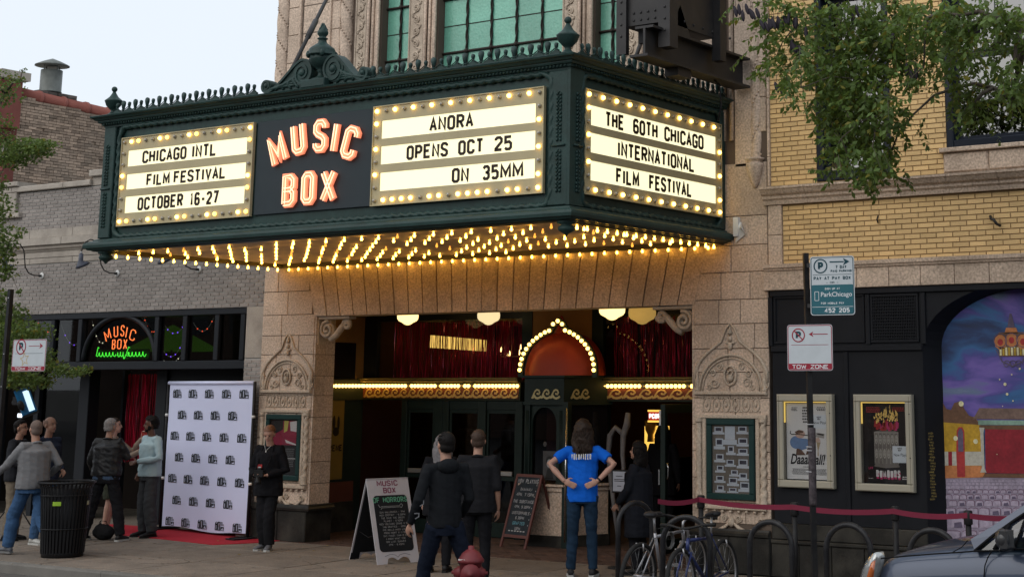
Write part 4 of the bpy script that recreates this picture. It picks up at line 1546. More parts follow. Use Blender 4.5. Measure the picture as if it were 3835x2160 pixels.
def leaf_mesh(w,h,name):
 m=MB()
 poly=[(w*0.28*cos(t) if t else 0,0) for t in ()]
 pr=[(0.3,0.0),(0.25,0.10),(0.5,0.35),(0.9,0.62),(1.0,0.78),(0.75,0.93),(0.0,1.0)]
 pts=[(w/2*a,h*b_) for a,b_ in pr]+[(-w/2*a,h*b_) for a,b_ in reversed(pr[:-1])]
 n=len(pts)
 vs=[(p[0],-0.006,p[1]) for p in pts]+[(p[0],0.014,p[1]) for p in pts]+[(0,-0.028,h*0.62),(0,-0.02,h*0.2)]
 fs=[(i,i+n,(i+1)%n+n,(i+1)%n) for i in range(n)]+[tuple(range(2*n-1,n-1,-1))]
 for i in range(n):
  fs.append((i,(i+1)%n,2*n if pts[i][1]>h*.3 or pts[(i+1)%n][1]>h*.3 else 2*n+1))
 m.add(vs,fs,0,True)
 o=m.build(name,M_green,mq,origin=(0,0,0))
 return o
tall=leaf_mesh(0.075,0.165,'crest_leaf')
short=leaf_mesh(0.048,0.105,'crest_leaf')
first={0:tall,1:short}
used={0:False,1:False}
ucx=PYY(1195,300,QYf-0.03).x
gapL,gapR=PYY(985,350,QYf).x,PYY(1400,270,QYf).x
crest=MB()
step=0.118
for (P,Q,rz_) in ((Vector((QX0+0.26,QYf-0.05,0)),Vector((QX1-0.16,QYf-0.05,0)),0),(Vector((QX1+0.05,QYf+0.16,0)),Vector((QX1+0.05,-0.1,0)),pi/2)):
 d=Q-P
 k=int(d.length/step)
 for i in range(k+1):
  o=P+d*(i/k)
  if rz_==0 and gapL<o.x<gapR:
   continue
  t=(i+1)%2
  if not used[t]:
   ob=first[t]
   used[t]=True
  else:
   ob=link('crest_leaf',first[t].data,mq)
  ob.location=(o.x,o.y,QZ1+(0.02 if t==0 else 0.055))
  ob.rotation_euler=(0,0,rz_)
  M_=Matrix.Translation((o.x,o.y,QZ1))@Matrix.Rotation(rz_,4,'Z')
  crest.M=M_
  hh=0.045 if t==0 else 0.085
  pts=[(-step/2,0),(step/2,0),(step/2,0.05),(step/4,hh*0.75),(0,hh),(-step/4,hh*.75),(-step/2,0.05)]
  crest.prism(pts,-0.012,0.02)
  crest.tube([(-step/2,-0.016,0.058),(-step/4,-0.018,hh*.75+.01),(0,-0.018,hh+0.008),(step/4,-0.018,hh*.75+.01),(step/2,-0.016,0.058)],0.008,4)
crest.M=None
crest.build('crest_band',M_green,mq,kind='stuff')
yU=QYf-0.02
def urn(cx_,cy_,z,sc,name,mats_,flame=True):
 m=MB()
 if flame:
  pr=[(0.17,0),(0.17,0.02),(0.10,0.05),(0.055,0.10),(0.05,0.16),(0.075,0.19),(0.06,0.21),(0.12,0.25),(0.175,0.32),(0.20,0.40),(0.205,0.47),(0.235,0.485),(0.235,0.50),(0.215,0.52),(0.215,0.585),(0.19,0.63),(0.13,0.68),(0.075,0.73),(0.06,0.79),(0.085,0.805),(0.085,0.82),(0.055,0.84),(0.06,0.86),(0.085,0.90),(0.09,0.94),(0.07,0.98),(0.045,1.03),(0.02,1.08),(0.004,1.12)]
  lo_=[p for p in pr if p[1]<=0.47]
  m.lathe([(r*sc*1.18,h*sc) for r,h in lo_],(cx_,cy_,z),24,flute=12,fa=0.07)
  m.lathe([(r*sc*1.18,h*sc) for r,h in pr if h>=0.47],(cx_,cy_,z),20)
  for k in range(4):
   a=pi/4+k*pi/2
   m.ball((cx_+0.25*sc*cos(a),cy_+0.25*sc*sin(a),z+0.50*sc),(0.05*sc,0.05*sc,0.075*sc),8,6)
  for k in range(5):
   a=k*1.3
   m.tube([(cx_+0.06*sc*cos(a),cy_+0.06*sc*sin(a),z+0.9*sc),(cx_+0.07*sc*cos(a+.7),cy_+0.07*sc*sin(a+.7),z+0.99*sc),(cx_+0.02*sc*cos(a+1.3),cy_+0.02*sc*sin(a+1.3),z+1.12*sc)],[0.03*sc,0.024*sc,0.004],5)
 else:
  pr=[(0.10,0),(0.06,0.03),(0.035,0.06),(0.032,0.09),(0.05,0.11),(0.095,0.17),(0.115,0.24),(0.12,0.255),(0.105,0.27),(0.06,0.32),(0.03,0.38),(0.02,0.41)]
  m.lathe([(r*sc*1.3,h*sc) for r,h in pr],(cx_,cy_,z),20,flute=14,fa=0.04)
  m.ball((cx_,cy_,z+0.455*sc),0.05*sc,12,8)
 return m.build(name,mats_,mq)
MB().bbox(ucx-0.20,ucx+0.20,yU-0.13,yU+0.17,QZ1+0.0,QZ1+0.10,0.01).build('urn_plinth',M_green,mq)
zut=PYY(1197,88,yU).z
urn(ucx,yU+0.02,QZ1+0.10,(zut-QZ1-0.10)/1.12,'flame_urn',M_green)
fx_=PYY(425,400,-3.40).x
zft=PYY(427,322,-3.40).z
urn(QX0+0.06,QYf+0.04,QZ1+0.02,(zft-QZ1-0.02)/0.50,'corner_finial',M_green,False)
zft2=PYY(2131,60,-3.40).z
urn(QX1-0.05,QYf+0.02,QZ1+0.02,(zft2-QZ1-0.02)/0.50,'corner_finial',M_green,False)
for s in (-1,1):
 sc=MB()
 big=(ucx+s*0.26,PYY(1241,262,yU).z)
 xend=(gapL+0.12) if s<0 else (gapR-0.12)
 sm=(xend,QZ1+0.115)
 sp=spiral(big,0.215,0.03,(pi*0.15 if s<0 else pi*0.85),-s*1.75 if s>0 else 1.75,36)
 if s>0:
  sp=spiral(big,0.025,0.17,pi*0.5+1.9*2*pi,-1.9,44)
  tail_from=sp[-1]
 else:
  sp=spiral(big,0.025,0.17,pi*0.5-1.9*2*pi,1.9,44)
 tail=[]
 e=sp[-1]
 x0_,z0_=e
 x1_,z1_=sm[0],sm[1]-0.085
 for i in range(1,15):
  t=i/14
  X=x0_+(x1_-x0_)*t
  Z=z0_+(z1_-z0_)*(t*t*(3-2*t))**0.85
  tail.append((X,Z))
 sp2=spiral(sm,0.085,0.015,-pi/2,s*1.3,22)
 pl=sp+tail+sp2[1:]
 pl=[(p[0],max(p[1],QZ1+0.03)) for p in pl]
 sc.ribbon(pl,0.03,Vector((0,yU+0.10,0)),UX,UZ,NY,0.155)
 sc.build('scroll',M_green,mq)
 wb=MB()
 poly=[(big[0]+0.205*cos(a),big[1]+0.205*sin(a)) for a in [pi/2-s*pi*i/18*-1 for i in range(19)]]
 wb.lathe([(0.163,-0.04),(0.163,0.05)],(big[0],yU,big[1]),28,axis='y',smooth=False)
 wb.lathe([(0.075,-0.045),(0.075,0.05)],(sm[0],yU,sm[1]),20,axis='y',smooth=False)
 tl=[(p[0],p[1]-0.012) for p in ([e]+tail)]
 base=QZ1+0.005
 for a,b_ in zip(tl[:-1],tl[1:]):
  wb.prism([(a[0],base),(b_[0],base),(b_[0],max(base+.01,b_[1])),(a[0],max(base+.01,a[1]))],yU-0.03,yU+0.05)
 wb.build('scroll_web',M_green,mq)
 rb2=MB()
 for k in range(5):
  t=0.15+k*0.15
  P0=Vector((big[0]+s*0.09,big[1]-0.02-0.03*k))
  P2=Vector((big[0]+s*(0.06+0.13*k),QZ1+0.035))
  P1=Vector((big[0]+s*(0.22+0.09*k),big[1]-0.05-0.02*k))
  pts=[(P0*(1-u)**2+P1*2*u*(1-u)+P2*u*u) for u in [i/8 for i in range(9)]]
  rb2.tube([(p.x,yU-0.035,p.y) for p in pts],[0.016+0.012*sin(pi*i/8) for i in range(9)],5)
 rb2.ball((big[0],yU-0.05,big[1]),(0.05,0.03,0.05),10,6)
 rb2.ball((sm[0],yU-0.05,sm[1]),(0.035,0.025,0.035),8,6)
 rb2.build('acanthus_leaf',M_green,mq)
for (X,Y_) in ((QX0+0.10,QYf+0.06),(QX1-0.06,QYf+0.05)):
 m=MB()
 m.lathe([(0.005,-0.17),(0.02,-0.155),(0.03,-0.14),(0.085,-0.11),(0.10,-0.085),(0.085,-0.06),(0.06,-0.045),(0.11,-0.03),(0.11,0.0)],(X,Y_,4.0),14)
 m.build('corner_pendant',M_green,mq)
nb0,nb1=PYY(962,600,QYf).x,PYY(1404,560,QYf).x
MB().bbox(nb0,nb1,QYf-0.012,QYf+0.02,4.32,5.50,0.004).build('name_board',mat('dark_slate_board',(0.024,0.034,0.040),0.5,var=0.06),mq)
# letter panels
def fit_word(mb,s,u0,u1,O,U,V,N,h,wt,d,m=0):
 """stroke letters stretched so that the word runs from u0 to u1"""
 W=u1-u0
 k=0.12
 lo,hi=0.1,1.6
 for _ in range(30):
  mid=(lo+hi)/2
  if text_width(s,h,mid,k*h,wt*h)>W:
   hi=mid
  else:
   lo=mid
 stroke_text(mb,s,O+U*u0,U,V,N,h,lo,wt,k,d,m)
bulb_mesh={}
def add_bulb(parent,p,N,m,r=0.024,nm='bulb',key='p'):
 k=(m.name,key)
 if k not in bulb_mesh:
  mb=MB()
  if key=='p':
   mb.ball((0,0,0),(r,r,r),8,6)
  else:
   mb.lathe([(0.004,-0.032),(0.012,-0.028),(0.018,-0.016),(0.017,-0.006),(0.010,0.006),(0.008,0.03)],(0,0,0),7)
  o=mb.build(nm,m,parent,origin=(0,0,0))
  bulb_mesh[k]=o.data
 else:
  o=link(nm,bulb_mesh[k],parent)
 o.location=p
 return o
def sign_panel(O,U,N,u0,u1,z0,z1,strips,words,pattern,nt,ns,rr):
 """O: origin on the face plane; coordinates u along U, z up"""
 V=UZ
 fr=MB()
 def slab(a0,a1,b0,b1,d0,d1,m=0,mb=fr):
  vs=[]
  for d in (d0,d1):
   for (a,b_) in ((a0,b0),(a1,b0),(a1,b1),(a0,b1)):
    vs.append(O+U*a+V*b_+N*d)
  mb.add(vs,[(0,3,2,1),(4,5,6,7),(0,1,5,4),(1,2,6,5),(2,3,7,6),(3,0,4,7)],m)
 sz=sorted(strips,key=lambda s:-s[1])
 sa0,sa1=u0+0.115,u1-0.11
 zz=z1
 for (b0,b1) in sz:
  slab(u0,u1,b1+0.002,zz,0.0,0.03)
  slab(u0,sa0,b0-0.002,b1+0.002,0.0,0.03)
  slab(sa1,u1,b0-0.002,b1+0.002,0.0,0.03)
  zz=b0-0.002
 slab(u0,u1,z0,zz,0.0,0.03)
 for (a0,a1,b0,b1) in ((u0,u1,z0-0.012,z0),(u0,u1,z1,z1+0.012),(u0-0.012,u0,z0-.012,z1+.012),(u1,u1+0.012,z0-.012,z1+.012)):
  slab(a0,a1,b0,b1,0.0,0.045)
 panel=fr.build('letter_panel',M_TAN,mq)
 for (b0,b1) in sz:
  s=MB()
  slab(sa0,sa1,b0,b1,0.004,0.016,0,s)
  s.build('light_strip',M_LITE,panel)
 for (w,a0,a1,row) in words:
  b0,b1=sz[row]
  h=(b1-b0)*0.80
  k=0.12
  lo,hi=0.08,2.5
  W=a1-a0
  wt=0.19
  for _ in range(30):
   mid=(lo+hi)/2
   if text_width(w,h,mid,k*h,wt*h)>W:
    hi=mid
   else:
    lo=mid
  u=a0
  for ch_ in w:
   m=MB()
   stroke_text(m,ch_,O+U*u+V*(b0+(b1-b0)*0.09+rr.uniform(-.002,.002))+N*0.017,U,V,N,h,lo,wt,k,0.008)
   if m.v:
    m.build('letter',M_LET,panel)
   u+=_NARROW.get(ch_,1)*h*lo+k*h+wt*h
 e=0.052
 pos=[]
 for i in range(nt):
  t=i/(nt-1)
  pos.append((u0+e+(u1-u0-2*e)*t,z1-e,i,0))
 for i in range(nt):
  t=i/(nt-1)
  pos.append((u0+e+(u1-u0-2*e)*t,z0+e,i+1,1))
 for i in range(1,ns+1):
  t=i/(ns+1)
  pos.append((u0+e,z1-e+(z0-z1+2*e)*t,i+1,2))
  pos.append((u1-e,z1-e+(z0-z1+2*e)*t,i,3))
 for (a,z,i,sd) in pos:
  on=pattern(i,sd)
  m=(E_BULB,E_BULB2,M_OFF)[on]
  p=O+U*a+V*z+N*0.045
  add_bulb(panel,p,N,m,r=0.0275 if on<2 else 0.024)
  add_bulb(panel,p-N*0.02,N,M_SOCK,r=0.026,nm='socket')
M_SOCK=mat('bulb_socket',(0.35,0.30,0.2),0.5,var=0)
rr=random.Random(12)
OF=Vector((0,QYf,0))
LP=(-17.465,-14.975,4.32,5.49)
MP=(-12.935,-10.415,4.325,5.50)
def srows(pts,Y=None,X=None):
 out=[]
 for (t,b_) in pts:
  if Y is not None:
   out.append((PYY(*b_,Y).z,PYY(*t,Y).z))
  else:
   out.append((PXX(*b_,X).z,PXX(*t,X).z))
 return out
sl=srows([((497,565),(494.4,623.6)),((492,653.4),(488,709.6)),((484.5,737.4),(481,798))],Y=QYf)
smid=srows([((1447,453),(1443.5,520)),((1443.5,549),(1441,616)),((1439.5,647.5),(1436.5,715.5))],Y=QYf)
srt=srows([((2210.2,396),(2208.7,469.6)),((2208.7,498.4),(2207.7,571.4)),((2207,602),(2206,675.8))],X=QX1)
def wx(a,b_,y):
 return PYY(a,y,QYf).x,PYY(b_,y,QYf).x
sign_panel(OF,UX,NY,*LP,sl,[('CHICAGO',*wx(539,702,585),0),('INTL',*wx(723,814,575),0),('FILM',*wx(554,640,672),1),('FESTIVAL',*wx(656,849,662),1),('OCTOBER',*wx(521,689,760),2),('16-27',*wx(716,822,748),2)],lambda i,sd:(2,0,1,2)[i%4] if sd<2 else (0,1,2,2)[i%4],18,6,rr)
sign_panel(OF,UX,NY,*MP,smid,[('ANORA',*wx(1613,1777,465),0),('OPENS',*wx(1528,1682,560),1),('OCT',*wx(1721,1815,545),1),('25',*wx(1857,1922,530),1),('ON',*wx(1697,1760,655),2),('35',*wx(1811,1872,645),2),('MM',*wx(1878,1964,640),2)],lambda i,sd:(0,2)[i%2] if sd!=1 else (0,2,0,0)[(i//2+i)%4],18,6,rr)
OR=Vector((QX1,0,0))
ry0,ry1=PXX(2183,500,QX1).y,-0.20
def wy(a,b_,y):
 return PXX(a,y,QX1).y,PXX(b_,y,QX1).y
ry1=PXX(2702,650,QX1).y
ry1=min(ry1,-0.12)
sign_panel(OR,UYb,NX,ry0,ry1,4.32,5.49,srt,[('THE',*wy(2262,2331,450),0),('60TH',*wy(2366,2457,480),0),('CHICAGO',*wy(2483,2629,520),0),('INTERNATIONAL',*wy(2307,2595,600),1),('FILM',*wy(2302,2388,690),2),('FESTIVAL',*wy(2426,2585,710),2)],lambda i,sd:(0,2)[i%2],22,6,rr)
# red neon name
M_NFACE=emat('neon_lit_letter_face',(1.0,0.27,0.14),0.72)
M_NTUBE=emat('neon_tube',(1.0,0.56,0.36),1.5)
M_NSIDE=mat('letter_channel',(0.45,0.10,0.05),0.5,var=0)
def neon_letter(ch_,px,py,h,w,rot,parent=mq):
 P=PYY(px,py,QYf-0.03)
 R_=Matrix.Rotation(radians(rot),3,'Y')
 U=R_@UX
 V=R_@UZ
 m=MB()
 O=P-U*(w/2)-V*(h/2)
 wt=0.25
 wtt=wt*h*0.86
 asp=(w-wtt)/h/_NARROW.get(ch_,1)
 stroke_text(m,ch_,O,U,V,NY,h,asp,wtt/h,0,0.035)
 o=m.build('neon_letter',[M_NFACE],parent)
 t=MB()
 cw=_NARROW.get(ch_,1)*h*asp
 for pl in GLY[ch_]:
  for off in ((-0.022,0.022)):
   pts=[Vector(((a if ch_!='I' else 0.5)*cw+wtt/2,wtt/2+b_*(h-wtt))) for a,b_ in pl]
   n=len(pts)
   q=[]
   for i in range(n):
    d=(pts[min(i+1,n-1)]-pts[max(i-1,0)])
    if d.length<1e-6:
     d=pts[i]-pts[i-1]
    d.normalize()
    nn=Vector((-d.y,d.x))
    q.append(pts[i]+nn*off)
   t.tube([O+U*p.x+V*p.y+NY*0.047 for p in q],0.0075,5)
 t.build('neon_tube',M_NTUBE,o)
for ch_,px,py,h,w,rot in (('M',1046,562,0.42,0.29,-20),('U',1124,520,0.42,0.24,-9),('S',1206,510,0.42,0.235,0),('I',1261,517,0.42,0.10,9),('C',1318,536,0.42,0.25,17),('B',1089,714,0.42,0.235,0),('O',1161,705,0.42,0.235,0),('X',1236,698,0.42,0.26,0)):
 neon_letter(ch_,px,py,h,w,rot)
 # soffit and its bulbs
M_SOF=mat('soffit_tin',(0.60,0.47,0.33),0.6,metal=0.0,var=0.12,scale=3,stain=0.3,stain_scale=2.5)
sf_=MB()
nP=9
for i in range(nP):
 a,b_=QX0+0.08+(QX1-QX0-0.16)*i/nP,QX0+0.08+(QX1-QX0-0.16)*(i+1)/nP
 m=MB()
 m.box(a+0.004,b_-0.004,QYf+0.08,-0.005,4.028,4.043)
 m.build('soffit_panel',M_SOF,mq)
MB().box(QX0+0.05,QX1-0.05,QYf+0.05,-0.001,4.044,4.096).build('soffit_deck',M_dark,mq)
rim=MB()
rim.box(QX0+0.0,QX0+0.09,QYf+0.1,-0.004,3.972,4.027).box(QX1-0.10,QX1-0.0,QYf+0.1,-0.004,3.972,4.027).box(QX0+0.0,QX1-0.0,QYf+0.0,QYf+0.07,3.992,4.027)
rim.box(QX0+0.101,QX1-0.101,-0.09,-0.004,3.968,4.027)
rim.build('soffit_rim',mat('rim_paint',(0.10,0.085,0.05),0.5,metal=0.2),mq)
pos=[]
nx=38
for i in range(nx):
 X=QX0+0.2+(QX1-QX0-0.4)*i/(nx-1)
 pos.append((X,-0.055,3.955,0))
for i in range(16):
 pos.append((QX0+0.06,QYf+0.25+(-0.15-QYf-0.25)*i/15,3.95,0))
 pos.append((QX1-0.06,QYf+0.25+(-0.15-QYf-0.25)*i/15,3.95,0))
rows=7
for j in range(rows):
 Y_=-0.40-j*0.42
 for i in range(25):
  X=QX0+0.27+(QX1-QX0-0.54)*(i+0.5*(j%2))/25+rr.uniform(-.012,.012)
  pos.append((X,Y_,4.003,1))
k=0
extra=MB()
for (X,Y_,Z,t) in pos:
 if t and rr.random()<0.13:
  continue
 if k<298:
  add_bulb(mq,(X,Y_,Z),None,E_SOFD if t and rr.random()<0.2 else E_SOFF,nm='soffit_bulb',key='s')
 else:
  extra.lathe([(0.004,-0.032),(0.012,-0.028),(0.018,-0.016),(0.017,-0.006),(0.010,0.006),(0.008,0.03)],(X,Y_,Z),7)
 k+=1
extra.build('soffit_bulbs',E_SOFF,mq,kind='stuff')
for (a,b_,n_) in (((1098,240),(1222,0),0),((2372,240),(2408,140),1)):
 P=PYY(*a,QYf+(1.1 if n_==0 else 1.9))
 Q=PYY(*b_,-0.05)
 if n_==0:
  P=PYY(a[0],a[1]+10,-2.6)
  Q=PYY(*b_,-1.0)
  e=P+(Q-P)*1.7
 else:
  P=PYY(a[0]-6,a[1]+16,-1.7)
  Q=PYY(*b_,-1.0)
  e=P+(Q-P)*1.3
 m=MB()
 m.tube([P-(Q-P)*0.12,e],0.028,8)
 if n_==0:
  m.tube([P+(Q-P)*0.42,P+(Q-P)*0.66],0.042,8)
 m.build('tie_rod',M_steel,mq)
MB().box(QX0+0.05,QX1-0.05,QYf+0.2,-0.001,QZ1-0.119,QZ1+0.02).build('roof',M_steel,mq)
# ENTRANCE RECESS
EY=2.0
zceil=3.36
zband1,zband0=PYY(1600,1421,EY).z,PYY(1600,1498,EY).z
zwv1,zwv0=PYY(1600,1455,EY).z,PYY(1600,1488,EY).z
zbb=PYY(1600,1444.5,EY).z
exL=PYY(1362,1440,EY).x
exR=PRx0+0.0
ent=th
E_BALL=emat('lit_globe',(1.0,0.58,0.13),5.5)
M_gold=mat('gold_leaf_paint',(0.55,0.36,0.10),0.45,metal=0.2,var=0.12,scale=12)
M_gold2=mat('pale_gold_paint',(0.42,0.36,0.17),0.45,metal=0.2,var=0.12,scale=12)
M_rdk=mat('dark_red_ground',(0.14,0.035,0.015),0.6,var=0.1)
ce=MB()
ce.box(-18.3,-9.5,0.42,8.2,zceil,zceil+0.05)
ce.build('lobby_ceiling',mat('ceiling_paint',(0.30,0.22,0.13),0.7,var=0.05),th)
w_=MB()
w_.box(exL-0.12,exL,0.425,EY+0.1,zband0-0.002,zband0+0.001).box(exL-0.12,exL,0.425,EY+0.1,zband1,zceil)
w_.build('side_wall',M_orange,th)
MB().box(exL-0.119,exL+0.001,0.43,1.4,zband0,zceil-0.002).build('side_wall',M_orange,th)
MB().box(exL-0.118,exL+0.0005,0.43,EY,0.0,zband0-0.001).build('side_wall',M_dgreen,th)
ya_,yb2=PXX(1240,1400,exL).y-0.3,PXX(1325,1400,exL).y
MB().box(exL+0.002,exL+0.03,ya_,yb2,PXX(1325,1425,exL).z+.02,PXX(1300,1283,exL).z).build('side_window',mat('black_glass',(0.008,0.008,0.01),0.06,var=0),th)
sb=MB()
sb.box(exL+0.002,exL+0.05,ya_-0.3,EY-0.001,zband0,zband1)
sb.build('frieze_board',mat('frieze_green',(0.02,0.026,0.014),0.45,var=0.1),th)
for i in range(10):
 add_bulb(th,(exL+0.085,EY-0.12-i*0.075,zbb),None,E_BALL,r=0.028,nm='globe_bulb',key='g' if False else 'p')
py0,py1=PXX(1235,1640,exL).y-0.25,PXX(1282,1640,exL).y
po=thing('side_poster','yellow rabbit-eared poster on the lobby side wall behind the left pilaster','poster',(exL,py0,1.2))
MB().box(exL+0.002,exL+0.02,py0,py1,PXX(1280,1792,exL).z,PXX(1280,1487,exL).z).build('sheet',mat('yellow_poster',(0.20,0.13,0.025),0.6,var=0.08),po)
pp=MB()
zc=PXX(1270,1600,exL).z
for (dy,dz,r1,r2) in ((0.0,0.08,0.035,0.11),(0.1,0.07,0.03,0.11),(0.05,-0.06,0.075,0.07)):
 pp.ball((exL+0.021,py1-0.22+dy,zc+dz),(0.002,r1,r2),10,8)
stroke_text(pp,'IRENE',Vector((exL+0.022,py1-0.36,zc-0.36)),UYb,UZ,NX,0.10,0.45,0.2,0.12,0.002)
pp.build('print',mat('poster_ink',(0.02,0.015,0.01),0.6),po)
MB().box(exL+0.001,exL+0.04,0.425,EY-0.2,0.45,0.75).build('dado',mat('red_marble',(0.10,0.035,0.025),0.4),th)
MB().box(exL+0.001,exL+0.06,0.425,EY-0.2,0.0,0.45).build('dado_base',M_granite,th)
# frieze with wave scrolls and globe bulbs
def wave_unit(mb,O,U,V,N,w,h,d=0.006):
 """running dog scroll: body plus curling crest"""
 sp=[(w*0.62+(0.30-0.20*i/12)*h*cos(-0.4+4.6*i/12)*0.95,h*0.62+(0.36-0.26*i/12)*h*sin(-0.4+4.6*i/12)) for i in range(13)]
 sp=list(reversed(sp))
 pl=[(0.0,h*0.04),(w*0.12,h*0.22),(w*0.22,h*0.50),(w*0.36,h*0.80),(w*0.55,h*0.95),(w*0.76,h*0.88),(w*0.86,h*0.66),(w*0.76,h*0.48),(w*0.60,h*0.50),(w*0.58,h*0.64)]
 mb.ribbon(pl,h*0.17,O,U,V,N,d)
 mb.ribbon([(w*0.10,h*0.12),(w*0.30,h*0.30),(w*0.42,h*0.12),(w*0.62,h*0.05),(w*0.84,h*0.12),(w*1.02,h*0.28)],h*0.22,O,U,V,N,d*0.9)
bxL=PYY(1958,1450,EY).x-0.0
bxR=PYY(2212,1450,EY).x
wave_mesh={}
def wave_part(parent,P,U,w,h,m,rz=0.0):
 k=(round(w,3),m.name)
 if k not in wave_mesh:
  mb=MB()
  wave_unit(mb,Vector((0,0,0)),UX,UZ,NY,w,h)
  o=mb.build('wave_scroll',m,parent,origin=(0,0,0))
  wave_mesh[k]=o.data
 else:
  o=link('wave_scroll',wave_mesh[k],parent)
 o.location=P
 o.rotation_euler=(0,0,rz)
for (a,b_,nw) in ((exL,bxL,17),(bxR,exR,11)):
 m=MB()
 m.bbox(a,b_,EY-0.06,EY+0.08,zband0,zband1-0.04,0.006)
 m.build('frieze_board',mat('frieze_green',(0.02,0.026,0.014),0.45),th)
 m=MB()
 m.bbox(a,b_,EY-0.14,EY+0.08,zband1-0.038,zband1,0.01).bbox(a,b_,EY-0.16,EY-0.02,zband1+0.002,zband1+0.03,0.01)
 m.build('frieze_cornice',mat('gilt_cornice',(0.20,0.15,0.05),0.4,metal=0.5),th)
 MB().box(a+0.05,b_-0.03,EY-0.064,EY-0.061,zwv0-0.01,zwv1+0.012).build('frieze_ground',M_rdk,th)
 n=int((b_-a)/0.0665)
 off={int(n*q) for q in ((0.33,0.5,0.65,0.71) if a<-15 else (0.32,0.58))}
 for i in range(n):
  add_bulb(th,(a+0.03+(b_-a-0.06)*i/(n-1),EY-0.10,zbb),None,M_OFF if i in off else E_BALL,r=0.029,nm='globe_bulb',key='p')
 w0=(b_-a-0.12)/nw
 for i in range(nw):
  wave_part(th,(a+0.08+w0*i,EY-0.066,zwv0),UX,w0,zwv1-zwv0,M_gold)
  # glazed screen above the frieze, with tinsel behind
sc_=MB()
tR0,tR1=PYY(1955,1300,EY).x,PYY(1995,1300,EY).x
q0,q1=PYY(1415,1300,EY).x,PYY(1957,1300,EY).x
sc_.box(exL,q0,EY-0.02,EY+0.06,zband1+0.03,zceil-0.001)
sc_.build('screen_frame',M_dkframe,th)
f2=MB()
f2.box(q1,tR1,EY-0.02,EY+0.06,zband1+0.03,zceil-0.001)
f2.build('screen_frame',M_dgreen,th)
pw0,pw1=tR1,PYY(2219,1300,EY).x
MB().box(pw0,pw1,EY-0.01,EY+0.06,zband1+0.03,zceil-0.001).build('plaster_panel',M_orange,th)
q2=PYY(2260,1300,EY).x
MB().box(pw1,q2,EY-0.02,EY+0.06,zband1+0.03,zceil-0.001).build('screen_frame',M_dgreen,th)
zgl1=zceil-0.13
MB().box(q0,q1,EY-0.02,EY+0.06,zgl1,zceil-0.001).build('screen_frame',M_dkframe,th)
MB().box(q2,exR,EY-0.02,EY+0.06,zgl1,zceil-0.001).build('screen_frame',M_dkframe,th)
MB().box(q0,q1,EY+0.02,EY+0.028,zband1+0.03,zgl1).build('screen_pane',gmat('screen_glass',(0.85,0.85,0.85),1.2,0.015,0.6),th)
MB().box(q2,exR,EY+0.02,EY+0.028,zband1+0.03,zgl1).build('screen_pane',gmat('screen_glass'),th)
tinsel('tinsel_curtain',th,q0+0.1,q1,EY+0.30,zband1-0.1,zgl1,560,random.Random(2),0.006)
tinsel('tinsel_curtain',th,q2,exR,EY+0.30,zband1-0.1,zgl1,360,random.Random(3),0.007)
lb=MB()
lb.box(-18.3,exR+0.3,7.9,8.0,0,zceil).box(-18.4,-18.3,EY+0.1,8,0,zceil).box(exR+0.2,exR+0.3,0.45,8,0,zceil)
lb.build('lobby_wall',mat('lobby_red',(0.05,0.016,0.012),0.8,var=0.1),th)
ls=thing('lounge_sign','lit yellow hanging board reading MUSIC BOX LOUNGE seen through tinsel','sign',(-16,2.8,2.6))
P1=PYY(1608,1278,2.75)
P2=PZ(1866,1298,P1.z)
U=(P2-P1)
Ls=U.length
U.normalize()
Nn=U.cross(UZ).normalized()
if Nn.y>0:
 Nn=-Nn
m=MB()
hs_=0.20
vs_=[]
for d in (0,-0.04):
 for (a,b_) in ((0,-hs_/2),(Ls,-hs_/2),(Ls,hs_/2),(0,hs_/2)):
  vs_.append(P1+U*a+UZ*b_+Nn*d)
m.add(vs_,[(0,1,2,3),(7,6,5,4),(0,4,5,1),(1,5,6,2),(2,6,7,3),(3,7,4,0)])
m.build('light_box',emat('lit_yellow_board',(1.0,0.62,0.14),1.6),ls)
m=MB()
fit_word(m,'MUSIC BOX LOUNGE',0.04,Ls-0.04,P1-UZ*0.065+Nn*0.004,U,UZ,Nn,0.13,0.22,0.004)
m.build('letters',M_LET,ls)
MB().tube([P1+U*Ls*0.7+UZ*0.10,P1+U*Ls*0.7+UZ*0.55],0.008,5).build('hanger',M_steel,ls)
cc=PYY(1915,1315,2.7)
cd=thing('candle_chandelier','small lit candle chandelier behind tinsel beside the ticket booth dome','chandelier',cc)
m=MB()
m.tube([(cc.x+0.16*cos(2*pi*i/14),cc.y+0.16*sin(2*pi*i/14),cc.z-0.08) for i in range(14)],0.008,5,closed=True)
m.tube([cc+UZ*0.8,cc-UZ*0.1],0.008,5)
m.build('ring',M_gold,cd)
for i,(a,dz) in enumerate(((0.2,0.06),(1.3,-0.02),(2.6,-0.06),(3.9,0.02),(5.2,-0.04))):
 m=MB()
 m.lathe([(0.004,-0.035),(0.014,-0.01),(0.011,0.015),(0.002,0.05)],(cc.x+0.16*cos(a),cc.y+0.16*sin(a),cc.z+dz),6)
 m.build('candle_bulb',emat('candle_glow',(1.0,0.62,0.22),12),cd)
